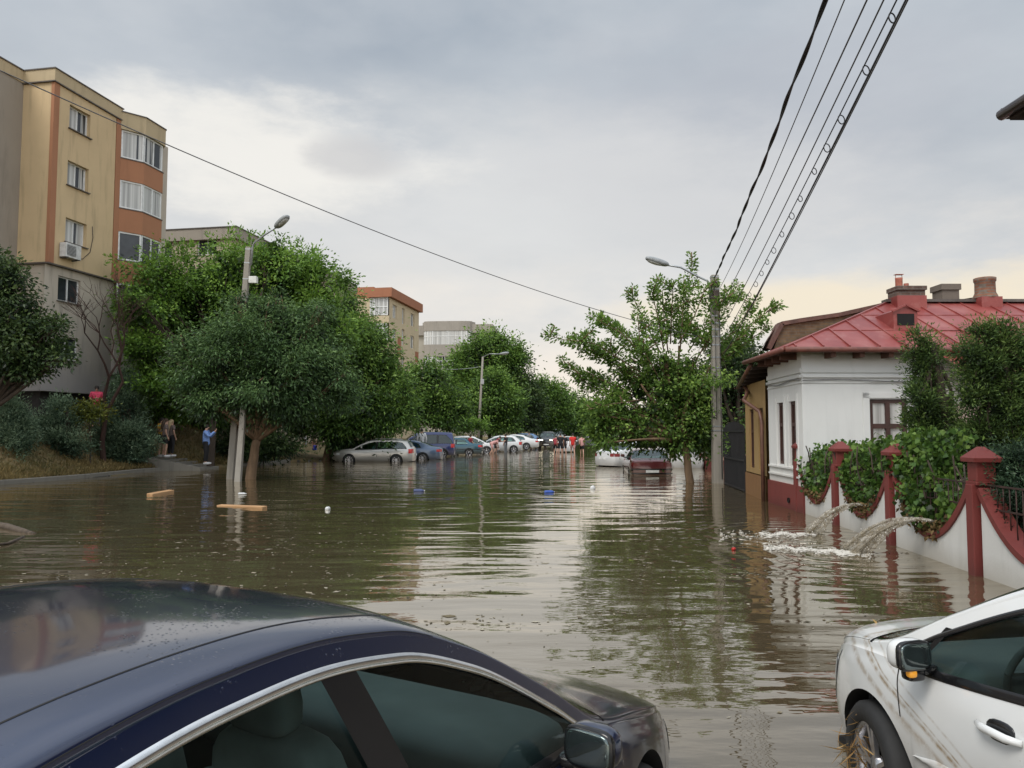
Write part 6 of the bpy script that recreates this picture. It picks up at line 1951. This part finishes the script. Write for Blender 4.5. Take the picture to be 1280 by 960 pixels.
px_tree('dark blue green tree with a leaning trunk rising from the flood water', YBt, (312, 599, -.3), (322, 545),
        [(318, 435, 48, 0), (284, 448, 44, -.3), (360, 440, 48, 0), (252, 470, 34, -.2), (398, 465, 40, .3), (330, 478, 58, -.5), (272, 485, 36, -.4), (372, 492, 42, 0), (420, 490, 26, .5), (235, 440, 24, 0), (340, 392, 28, .2), (300, 395, 28, .2), (335, 512, 26, .2), (385, 400, 26, .4)],
        BLUEG, 5.3, .21, 1.35, BARKR, W=.30, droop=.65, jag=.18)
YC = G(404, 576).y
px_tree('tall mid green tree hanging over the silver estate car', YC, (404, 576, -.3), (414, 525),
        [(436, 414, 34, 1), (420, 400, 28, 1), (450, 448, 40, 1), (440, 455, 48, .5), (478, 492, 34, .5), (455, 505, 48, 0), (502, 520, 18, .3), (415, 510, 36, .5), (425, 540, 24, 0), (436, 382, 15, 1.2), (470, 462, 22, 1), (395, 475, 30, 1), (480, 525, 26, 0), (378, 520, 28, .5), (385, 400, 30, 2)],
        MIDG, 5.2, .24, 1.35, BARKR, W=.36, droop=.5, jag=.18)
px_tree('dark glossy tree covering the lower storeys at the left of the apartment block', 25, (-25, 585), (-15, 510),
        [(-5, 370, 42, 0), (20, 400, 40, 0), (35, 430, 34, .3), (0, 440, 44, 0), (34, 462, 26, 0), (-40, 410, 50, .5), (12, 350, 24, 0), (-30, 340, 30, 0), (62, 405, 12, .2, .6), (70, 445, 10, .2, .6)],
        DARKG, 5.4, .16, 1.3, jag=.22)
# bare reddish tree in front of the block
bb = at(132, 520, 32.3); bb.z = ground_z(bb.x, bb.y)
bt = thing('bare_tree', 'leafless reddish brown tree against the grey lower wall of the block', 'tree', bb, 0)
mb = MB(bb)
random.seed(29)
def grow(p, d, L, r, lv):
    q = p + d * L
    m = p.lerp(q, .5) + Vector((random.gauss(0, .05), random.gauss(0, .05), 0)) * L
    mb.tube([p, m, q], [r, r * .85, r * .68], 6 if lv > 2 else 4, 0, False)
    if lv == 0: return
    for k in range(2 if lv > 3 else random.choice((2, 3, 3))):
        sp_ = .38 if lv > 3 else .46
        nd = (d + Vector((random.gauss(0, sp_), random.gauss(0, sp_ * .8), random.uniform(.02, .32)))).normalized()
        grow(q, nd, L * random.uniform(.70, .88), r * .62, lv - 1)
grow(bb - Vector((0, 0, .3)), Vector((.0, 0, 1)).normalized(), 2.2, .14, 6)
mb.build('trunk', bark_mat('red_bark', (.075, .038, .028)), bt)
# blue conifers on the bank
for lab, Y, base, lo in (('rounded blue green conifer nearest the edge of view on the bank', 28.5, (8, 580), [(8, 518, 22, 0, 1.0), (0, 542, 28, 0, 1), (18, 550, 24, -.1, 1), (-14, 555, 30, 0, .9), (18, 522, 14, 0, 1)]),
                         ('middle blue green conifer of the three on the grassy bank', 30.5, (82, 580), [(76, 513, 13, 0, 1.2), (74, 536, 20, 0, 1), (80, 556, 20, -.1, .85), (62, 556, 17, 0, .9)]),
                         ('tall cone shaped blue conifer next to the two women', 33.5, (156, 584), [(157, 490, 14, 0, 1.3), (155, 514, 22, 0, 1.1), (150, 543, 28, 0, .95), (166, 552, 22, -.1, .9), (138, 560, 22, .1, .8), (155, 568, 25, 0, .55), (159, 475, 8, 0, 1.2)])):
    conifer('blue_conifer', lab, 'blue conifers on the bank', Y, lo, base, BLUESP, 3.6 * Y / F, 1.9, .28, 26, -.35, .09, 2.6, .5)
px_tree('yellowish shrub between the two larger blue conifers', 31, (112, 545), (112, 535), [(110, 512, 10, 0, .8), (120, 518, 9, 0, .8), (102, 518, 8, 0, .8)], YELG, 4, .03, 1.6, name='shrub', cat='shrub')
px_tree('low dark shrub under the twin pole by the kerb', 39.5, (330, 575), (330, 565), [(300, 562, 17, 0, .8), (325, 565, 18, -.3, .8), (348, 560, 16, 0, .8), (280, 560, 16, .5, .9), (318, 548, 14, .5, .8), (362, 562, 9, 0, .8)], DARKG, 4.2, .03, 1.8, name='shrub', cat='shrub')
px_tree('bright green bush behind the silver estate car', 48.5, (472, 552), (472, 545), [(470, 530, 13, 0, .9), (482, 533, 10, 0, .9), (460, 536, 9, 0, .9)], LIGHT, 4, .03, 1.8, name='shrub', cat='shrub')
px_tree('clipped green hedge bush behind the teal car', 66, (585, 545), (585, 540), [(568, 532, 8, 0, .7), (582, 531, 9, 0, .7), (597, 532, 8, 0, .7)], LIGHT, 3.4, .03, 2.0, name='shrub', cat='shrub')
px_tree('dark shade tree at the back of the bank above the stairway', 44, (222, 545), (222, 520), [(210, 500, 34, 0), (245, 515, 34, 0), (180, 520, 26, 0), (285, 520, 30, .5), (330, 530, 26, 1)], DARKG, 4.6, .14, 1.2)
px_tree('tree in leaf right behind the navy van', 62, (520, 555), (522, 520), [(515, 485, 26, 0), (530, 510, 28, 0), (548, 500, 24, 0), (505, 515, 24, 0), (560, 520, 22, 0), (540, 470, 20, .5), (575, 515, 18, .5)], MIDG, 4.2, .18, 1.4)
YD = 92
px_tree('tallest round tree in front of the distant grey block', YD, (600, 552), (600, 510), [(604, 440, 22, 0), (622, 430, 22, 0), (638, 445, 18, .5), (578, 466, 22, 0), (560, 486, 18, 0), (600, 465, 36, 0), (635, 470, 26, 0), (575, 490, 30, 0), (620, 495, 28, 0), (640, 455, 14, 0), (552, 486, 14, 1)], MIDG, 4.0, .3, 1.5, jag=.2)
for lab, Y, cx, r, py, m in (('rounded tree behind the slim street lamp', 84, 612, 1.0, 500, MIDG), ('second rounded tree in the far row past the lamp', 92, 648, .92, 499, DARKG), ('third rounded tree in the far row, over the dark parked car', 100, 682, .86, 503, MIDG), ('fourth smaller tree in the far row towards the road end', 112, 708, .66, 514, MIDG), ('fifth pale tree closing the far row at the road end', 128, 727, .52, 520, LIGHT)):
    px_tree(lab, Y, (cx, 552), (cx, 530), [(cx, py - 12 * r, 24 * r, 0), (cx - 18 * r, py, 22 * r, 0), (cx + 18 * r, py + 2, 22 * r, 0), (cx, py + 14 * r, 28 * r, 0), (cx - 12 * r, py + 22 * r, 20 * r, 0), (cx + 16 * r, py + 22 * r, 20 * r, 0), (cx + 8 * r, py - 20 * r, 14 * r, 0)], m, 3.6, .2, 1.6, group='rounded trees along the far kerb')
# far tree line where the street bends away
lo = []
mb_sets = []
for i in range(26):
    px = 560 + i * 22; Y = 210 + (i % 3) * 15
    h = random.uniform(10, 17) + (6 if px > 800 else 0)
    lo.append((at(px, 537 - h * .55, Y), h * Y / F, .8)); lo.append((at(px + 10, 541 - h * .2, Y), h * Y / F * .8, .7))
P, D, L_, T = crown_leaves(lo, 3.0 * 215 / F, 1.5)
o = leaf_object('far_wood', None, (0, 0, 0), P, D, L_, .5, T, DARKG); tag(o, 'hazy wood closing the far end of the street', 'wood', kind='stuff')

# the cherry by the right-hand pole: upright open shoots over a dense skirt
YE = G(862, 603).y
random.seed(33)
shoots = [((800, 470), (745, 435), (676, 417)), ((800, 465), (745, 430), (708, 424)), ((815, 455), (775, 415), (735, 394)), ((815, 450), (780, 415), (752, 397)), ((825, 440), (805, 400), (788, 364)), ((830, 440), (822, 395), (812, 354)), ((838, 430), (840, 380), (842, 350)),
          ((842, 430), (855, 380), (866, 326)), ((848, 430), (868, 395), (882, 358)), ((835, 440), (830, 400), (828, 362)), ((870, 450), (900, 400), (924, 352)), ((885, 450), (920, 410), (948, 372)), ((890, 455), (930, 415), (972, 378)), ((890, 460), (930, 430), (964, 406)),
          ((790, 490), (740, 470), (702, 458)), ((790, 495), (745, 485), (716, 470)), ((800, 475), (760, 450), (722, 438)), ((850, 440), (853, 400), (855, 345)), ((880, 440), (898, 400), (902, 372)), ((800, 500), (765, 505), (735, 512)), ((795, 480), (770, 465), (728, 490)), ((860, 440), (880, 410), (890, 385)), ((812, 470), (790, 440), (766, 405)), ((822, 470), (800, 430), (797, 392))]
segs = []; tw = []
for a, m, e in shoots:
    dy = random.uniform(-1.2, 1.2)
    A_, M_, E_ = at(*a, YE + dy * .3), at(*m, YE + dy * .7), at(*e, YE + dy)
    segs.append([A_.lerp(M_, .25), M_, E_]); tw.append([A_, A_.lerp(M_, .5), M_, M_.lerp(E_, .6), E_])
    for k in range(4):
        f = random.uniform(.25, .9); s = M_.lerp(E_, f) if k % 2 else A_.lerp(M_, f)
        e2 = s + Vector((random.gauss(0, .28), random.gauss(0, .3), random.uniform(.1, .5)))
        segs.append([s, e2]); tw.append([s, e2])
ex = shoot_leaves(segs, 4.9 * YE / F, 130, .17, .55, .6, .25)
fk = at(852, 548, YE)
def cherry_twigs(mb):
    for p in tw: mb.tube(p, [.026 - .004 * i for i in range(len(p))], 5)
    for s in ((800, 480), (832, 442), (848, 432), (888, 455)): mb.tube(limb_pts(fk, at(*s, YE), .05, 5), [.085 - .01 * i for i in range(6)], 7)
px_tree('open cherry like tree with upright leafy shoots beside the banded pole', YE, (862, 603, -.35), (852, 548),
        [(800, 490, 22, .5), (770, 502, 18, .3), (840, 495, 34, 0), (812, 520, 28, 0), (855, 530, 32, .3), (785, 525, 22, 0), (880, 500, 32, .2), (758, 525, 15, 0), (880, 545, 24, .4), (745, 515, 10, 0), (848, 552, 16, 0), (755, 552, 7, -.3), (860, 470, 24, .2), (835, 460, 18, .3), (742, 540, 8, 0), (812, 536, 22, .4), (785, 538, 15, .2), (836, 533, 25, .3), (865, 500, 28, .5)],
        CHERRY, 5.0, .155, 1.35, BARKR, extra=ex, limbs=True, droop=.5, shell=.45, jag=.25, trunk_parts=cherry_twigs, W=.5)
px_tree('dark dense tree behind the banded pole, over the old dark roof', 33, (925, 590), (925, 540), [(925, 455, 32, 0), (940, 485, 28, 0), (905, 470, 30, .5), (915, 510, 34, .5), (880, 520, 30, 1), (935, 520, 20, .3), (895, 545, 26, 1), (948, 460, 16, .2), (900, 440, 20, 1)], DARKG, 4.8, .18, 1.4)
px_tree('leafy bush over the iron yard gate', 24.5, (930, 600), (930, 570), [(930, 555, 9, 0), (922, 565, 10, 0), (934, 543, 7, 0), (944, 508, 8, -1)], MIDG, 4.4, .05, 1.4, name='shrub', cat='shrub')
# ------------------------------------------------------------------ parked and moving cars
NAVY = paint_mat('navy_paint', (0.006, 0.014, 0.052), 0.45, .3, 1.0, .22, None, 1.8)
WHITEP = paint_mat('white_paint', (0.74, 0.75, 0.74), 0, .3, 1.0, 0, [(.40, .335, .018, 1.0), (.40, .36, .008, .9), (.37, .295, .022, .6), (.42, .395, .010, .5), (.40, .25, .03, .3)])
WHITE2 = paint_mat('white_paint_plain', (0.72, 0.73, 0.73), 0, .3)
SILVER = paint_mat('silver_paint', (0.50, 0.49, 0.46), .55, .35)
STEELB = paint_mat('steel_blue_paint', (0.10, 0.15, 0.235), .5, .35)
VANB = paint_mat('dark_blue_paint', (0.012, 0.026, 0.12), .3, .35)
TEALP = paint_mat('teal_paint', (0.015, 0.085, 0.125), .4, .35)
BLACKP = paint_mat('black_paint', (0.012, 0.012, 0.014), .2, .3)
MAROON = paint_mat('maroon_paint', (0.085, 0.010, 0.012), .2, .4)
LBLUE = paint_mat('light_blue_paint', (.12, .22, .38), .4, .35)
WATERZ = 0.0

hd = R(59.5)
NAVYCAR, ci = build_car('car', 'dark navy saloon with chrome window line, seen from above in the near corner', 'sedan', NAVY, (-.98, 2.38, -.185), hd, None, R(2.6), 0.0, chrome=True, glass=GLASS_WET, mirror=(.70, .925), nfaces=150, plate_rear=True, sunroof=True)
# yellow leaf caught on the mirror foot, and a roof seam of the sunroof panel
WHITECAR, wi = build_car('car', 'white hatchback with brown tide lines on its door and an amber mirror indicator', 'hatch', WHITEP, (2.83, 2.80, -.17), R(100), None, R(2.5), 0, glass=GLASS_WET, mirror=(.78, .93), amber=True, nfaces=130, moulding=[(.86, -.9, .52, .545)], steer=-.24)

def row_car(name, label, spec, paint, px, Y, rz, depth, **kw):
    p = at(px, 539, Y); p.z = -depth
    kw.setdefault('nfaces', 60)
    return build_car(name, label, spec, paint, p, rz, kw.pop('group', 'cars parked along the flooded kerb'), detail=0, **kw)
Ys = 45.0
row_car('car', 'silver estate car with red tail lamp, wheels half under water', 'wagon', SILVER, 468.5, Ys, R(181), .22, hubs='cap', rack=True)
row_car('car', 'steel blue saloon parked just behind the silver estate', 'sedan', STEELB, 503, 48.5, R(183), .24, hubs='cap')
row_car('car', 'dark blue high roofed van with bright rear fittings', 'van', VANB, 529, 53.5, R(186), .12, glass=GLASS_DARK)
row_car('car', 'teal saloon parked just beyond the dark blue van', 'oldsedan', TEALP, 566, 57.5, R(184), .12, hubs='cap')
row_car('car', 'white hatchback partly hidden behind the teal saloon and slim lamp', 'hatch', WHITE2, 589, 62, R(2), .10)
row_car('car', 'white car standing behind the bending person and dark trunk', 'hatch', WHITE2, 622, 66, R(184), .10)
row_car('car', 'white saloon with side windows, parked past the dark trunk', 'sedan', WHITE2, 640, 73, R(181), .0)
row_car('car', 'small light blue car behind the tail of the white saloon', 'hatch', LBLUE, 650, 84, R(182), -.05)
row_car('car', 'black parked car with alloy wheel left of the headlamp car', 'sedan', BLACKP, 656, 87, R(184), -.05)
HEADL = emit_mat('lit_headlamp', (1.0, .93, .74), 6.0)
p = at(684, 539, 80); p.z = .0
build_car('car', 'dark off road car facing us with both headlamps lit', 'suv', BLACKP, p, R(-95), None, detail=0, nfaces=50, lampmat=HEADL)
row_car('car', 'pale van roof showing behind the headlamp car', 'van', WHITE2, 697, 104, R(-95), -.25, group=None)
row_car('car', 'white car being pushed through the water by people in front of it', 'hatch', WHITE2, 706, 66, R(86), .15, group=None)
row_car('car', 'white saloon seen from behind its flank, nose hidden under the cherry branches', 'sedan', WHITE2, 797, 40, R(38), .22, group=None, tail=simple('dull_tail', (.22, .03, .03), .3))
row_car('car', 'maroon saloon seen from behind, flooded above its bumper', 'oldsedan', MAROON, 806.5, 33.0, R(87), .36, group=None, tail=simple('dark_tail', (.10, .012, .012), .2))
row_car('car', 'white car glimpsed low behind the cherry trunk', 'hatch', WHITE2, 856, 39, R(80), .25, group=None, tail=simple('dull_tail', (.22, .03, .03), .3))

# ------------------------------------------------------------------ people
def cloth(n, c): return simple('cloth_' + n, c, .85, .2, 20)
PINKC, BLUEC, BLK, WHT, YEL_, TAN, REDC, PKL, RBLUE, GRY, DRED = cloth('pink', (.62, .06, .12)), cloth('lightblue', (.22, .36, .72)), cloth('black', (.012, .012, .014)), cloth('white', (.62, .62, .62)), cloth('yellow', (.62, .34, .05)), cloth('tan', (.17, .13, .115)), cloth('red', (.62, .03, .025)), cloth('palepink', (.60, .32, .30)), cloth('royal', (.03, .06, .45)), cloth('grey', (.18, .19, .2)), cloth('darkred', (.25, .03, .04))
def put(px, py, Y, z=None):
    p = at(px, py, Y)
    if z is not None: p.z = z
    return p
p = put(120, 520, 32.2); p.z = at(120, 481.5, 32.2).z - 1.76
gz = ground_z(p.x, p.y)
person('man in a pink T-shirt looking down at his phone beside the bare tree', p, R(-60), 'read', 1.76, PINKC, GRY, 'trousers', 'dark')
Yw = 34.6
person('woman in yellow and white top and black shorts at the head of the stairway', put(201.5, 570, Yw, .60), R(-20), 'fold', 1.78, YEL_, BLK, 'shorts', 'dark', True, 1, 'two women on the stairway', True, female=True)
person('bare legged woman in a tan top next to the blond one', put(206.5, 571, Yw - .35, .60), R(30), 'stand', 1.74, TAN, BLK, 'shorts', 'brown', True, 1, 'two women on the stairway', True, female=True)
person('long haired blond woman in black trousers on the stairway', put(213.5, 565, Yw + .3, .60), R(60), 'stand', 1.70, TAN, BLK, 'trousers', 'blond', True, 1, 'two women on the stairway', True, female=True)
pm = put(257, 582, 35.2); pm.z = .235
person('man in a light blue shirt holding up a phone to photograph the flood', pm, R(8), 'phone', 1.84, BLUEC, BLK, 'trousers', 'dark', False, 2, None, True)
def phone(label, p, rz, wide):
    mb = MB(); 
    mb.box((0, 0, 0), (.15, .012, .08) if wide else (.08, .012, .15)); 
    o = mb.build('phone', simple('phone_black', (.02, .02, .02), .2), None, bevel=.005); o.location = p; o.rotation_euler = (0 if wide else R(-50), 0, rz); tag(o, label, 'phone')
phone('dark phone held up sideways by the man in the light blue shirt', pm + Vector((math.cos(R(8)) * .47, math.sin(R(8)) * .47, 1.60)), R(8 - 90), True)
# waders and helpers
def wader(label, px, Y, face, pose, h, top, bottom, **kw):
    d = kw.pop('depth', .18)
    return person(label, put(px, 560, Y, -d), R(face), pose, h, top, bottom, **kw)
wader('person in white shirt wading between the steel blue car and the van', 527, 50.6, 100, 'stand', 2.0, WHT, GRY, bkind='trousers', sleeves=2, depth=.05)
wader('pale shirted person at the water edge behind the tree trunk', 381, 55, 200, 'stand', 1.6, WHT, GRY, female=True, depth=-.05)
wader('bare chested boy in royal blue shorts by the tree trunk', 393, 52, -30, 'stand', 1.5, None, RBLUE, depth=.06)
wader('person in dark red top with dark trousers standing at the slim lamp', 588, 57, 30, 'walk', 1.7, DRED, BLK, bkind='trousers', group='people wading among the parked cars')
wader('bending person in pale pink top beside the white car', 614.5, 60, 20, 'bend', 1.75, PKL, PKL, group='people wading among the parked cars')
wader('person in dark red shirt leaning at the white car', 619, 61.5, 10, 'push', 1.7, DRED, BLK, group='people wading among the parked cars')
wader('dark dressed person standing by the thin dark trunk', 632, 63, 150, 'stand', 1.72, BLK, GRY, bkind='trousers', group='people wading among the parked cars')
wader('grey shirted person walking before the black parked car', 661.5, 74, -60, 'walk', 1.75, GRY, GRY, bkind='shorts', group='people wading among the parked cars', depth=.05)
wader('dark haired person in dark vest and shorts, first of the pushing group', 694.5, 60, 80, 'push', 1.74, DRED, BLK, group='people pushing the white car')
wader('person in black T-shirt and shorts with back to us', 700.5, 58.8, 88, 'stand', 1.80, BLK, BLK, group='people pushing the white car')
wader('person in black with bare legs just beside the red shirt', 705.5, 60.5, 95, 'walk', 1.72, BLK, BLK, group='people pushing the white car')
wader('person in bright red T-shirt wading behind the pushed car', 716, 58.8, 92, 'walk', 1.78, REDC, PKL, group='people pushing the white car')
wader('person in pale pink top and black shorts at the end of the group', 727.5, 59, 85, 'walk', 1.66, PKL, BLK, group='people pushing the white car', female=True)

# ------------------------------------------------------------------ things afloat
WOOD = NT('raw_wood'); v = WOOD.tex('Object'); n = WOOD.noise(v, 12, 5, .6, (1, .1, 1)); WOOD.bsdf(WOOD.ramp(n, [(.3, (.33, .18, .08)), (.7, (.52, .31, .15))]), .6, n, .3, .01); WOOD = WOOD.mat
def beam(label, a, b, w, h, z):
    mb = MB(); L = (b - a).length
    mb.box((0, 0, 0), (w, L, h)); mb.box((w * .05, -L * .02, h * .38), (w * .35, L * .9, h * .3))
    o = mb.build('timber_beam', WOOD, None, bevel=.012); c = (a + b) / 2; o.location = (c.x, c.y, z); d = b - a
    o.rotation_euler = (R(1), R(4), math.atan2(d.y, d.x) - PI / 2); tag(o, label, 'beam', 'timber beams afloat')
beam('longer pale timber beam floating before the twin pole', G(274, 632), G(331, 635.5), .16, .07, .0)
beam('short tilted timber block floating nearer the grassy bank', G(187, 619.5), G(214, 615.5), .18, .11, .01)
mb = MB(); a = G(-40, 640); pts = [G(-60, 650, .12), G(-20, 653, .10), G(8, 660, .06), G(30, 667, .02), G(42, 670, -.06)]
pts = [G(-70, 652, .03), G(-20, 654, .035), G(8, 658, .03), G(28, 664, .01), G(43, 669, -.03)]
mb.tube(pts, [.065, .06, .06, .055, .05], 10); mb.tube([G(30, 671, .0), G(10, 679, .02), G(-15, 682, .03)], .022, 6)
o = mb.build('driftwood_log', bark_mat('wet_log', (.12, .09, .065))); tag(o, 'curved wet log drifting at the left edge of the water', 'log')
def bottle(label, p, col, L, r, rz, cap=None, cat='bottle', nm='plastic_bottle'):
    t = thing(nm, label, cat, p, rz)
    mb = MB(); mb.lathe((0, 0, .02), [(.001, -L / 2), (r * .9, -L / 2), (r, -L * .42), (r, L * .1), (r * .95, L * .15), (r, L * .2), (r * .6, L * .36), (r * .32, L * .42), (r * .32, L * .46)], 14, 0, 'X'); mb.build('body', col, t)
    mb = MB(); mb.lathe((0, 0, .02), [(.001, L * .5), (r * .38, L * .5), (r * .38, L * .44)], 10, 0, 'X'); mb.build('cap', cap or col, t)
PLW = simple('plastic_white', (.68, .69, .68), .25, .1); PLB = simple('plastic_blue', (.05, .12, .45), .3); PLR = simple('plastic_red', (.50, .03, .025), .3); PLN = simple('plastic_navy', (.05, .07, .16), .3, .3)
bottle('small white canister bobbing in the middle of the left water', G(410, 637), PLW, .12, .048, R(75))
bottle('dark blue plastic bottle floating in front of the steel blue car', G(524, 614.5), PLN, .32, .06, R(5), PLW)
bottle('bright blue plastic bottle farther out by the streaky reflections', G(687, 616), PLB, .30, .05, R(20), PLW)
bottle('white tub floating ahead of the maroon car', G(741, 611), PLW, .2, .08, R(80), cat='tub', nm='plastic_tub')
bottle('red bottle cap sized float near the foam', G(917.5, 688), PLR, .07, .025, R(40), cat='float', nm='plastic_float')
bottle('flat white scrap floating right beyond the long timber beam', G(303, 618), PLW, .22, .03, R(8), cat='scrap', nm='plastic_scrap')
# specks, leaves and straw drifting on the surface
def specks():
    n = 1500
    px = RNG.uniform(-40, 560, n); py = 600 + 150 * RNG.random(n) ** .8
    m = 260
    px = np.concatenate([px, RNG.uniform(500, 1150, m)]); py = np.concatenate([py, RNG.uniform(640, 900, m)])
    k = RNG.integers(0, 46, len(px)); cx_, cy_ = RNG.uniform(-60, 1100, 46), 612 + 170 * RNG.random(46); pull = RNG.random(len(px)) < .5
    px = np.where(pull, cx_[k] + RNG.normal(0, 38, len(px)), px); py = np.maximum(602, np.where(pull, cy_[k] + RNG.normal(0, 5, len(px)), py))
    P = np.array([tuple(G(a, b, .004)) for a, b in zip(px, py)])
    N = len(P)
    D = RNG.normal(size=(N, 3)); D[:, 2] = 0.0
    D = unit(D); S = np.stack([-D[:, 1], D[:, 0], np.zeros(N)], 1)
    L = RNG.uniform(.010, .036, N) * (1 + 1.3 * (RNG.random(N) < .06)); L[n:] *= .8
    V = np.empty((N, 4, 3)); W_ = L * RNG.uniform(.25, .7, N)
    V[:, 0] = P - D * L[:, None]; V[:, 1] = P + S * W_[:, None]; V[:, 2] = P + D * L[:, None]; V[:, 3] = P - S * W_[:, None]
    me = bpy.data.meshes.new('drifting_litter'); me.from_pydata(V.reshape(-1, 3).tolist(), [], np.arange(N * 4).reshape(N, 4).tolist())
    a_ = me.attributes.new('tint', 'FLOAT', 'POINT'); a_.data.foreach_set('value', np.repeat(RNG.random(N), 4).astype(np.float32))
    me.materials.append(leaf_mat('litter', (.05, .045, .025), (.20, .16, .09), (.45, .41, .32), .05, .7))
    o = bpy.data.objects.new('drifting_litter', me); COL.objects.link(o); tag(o, 'small leaves, straw and specks drifting on the brown water', 'litter', kind='stuff')
specks()

# straw and leaves caught on the white car
def on_car(car, loc): return car.matrix_world @ Vector(loc) if False else Matrix.Translation(car.location) @ car.rotation_euler.to_matrix().to_4x4() @ Vector(loc)
STRAW = leaf_mat('straw', (.10, .06, .025), (.30, .17, .06), (.48, .33, .14), .1, .8)
def debris(label, centre, n, spread, Lr, W, up, mat, drop=0.0):
    P = np.asarray(centre) + RNG.normal(size=(n, 3)) * np.asarray(spread)
    D = RNG.normal(size=(n, 3)); D[:, 2] = D[:, 2] * .5 + up
    o = leaf_object('caught_debris', None, (0, 0, 0), P, D, RNG.uniform(*Lr, n), W, RNG.normal(.5, .25, n), mat)
    tag(o, label, 'debris', kind='stuff')
wf = Vector((1.24, .80, .30))
c = on_car(WHITECAR, (1.36, .84, .36)); debris('straw and twigs tangled in the front wheel of the white car', c, 120, (.04, .05, .08), (.05, .17), .05, -.7, STRAW)
yy = wi['zc'](1.62); yy = wi['zc'](1.60); c = on_car(WHITECAR, (1.58, .48, yy - .035)); debris('dry leaves and grass lying on the bonnet of the white car', c, 60, (.07, .09, .008), (.02, .055), .35, .1, STRAW)
c = on_car(NAVYCAR, (.70, -1.0, .93)); debris('yellow leaf stuck at the mirror foot of the navy car', c, 9, (.012, .012, .012), (.04, .08), .6, .4, YELG)
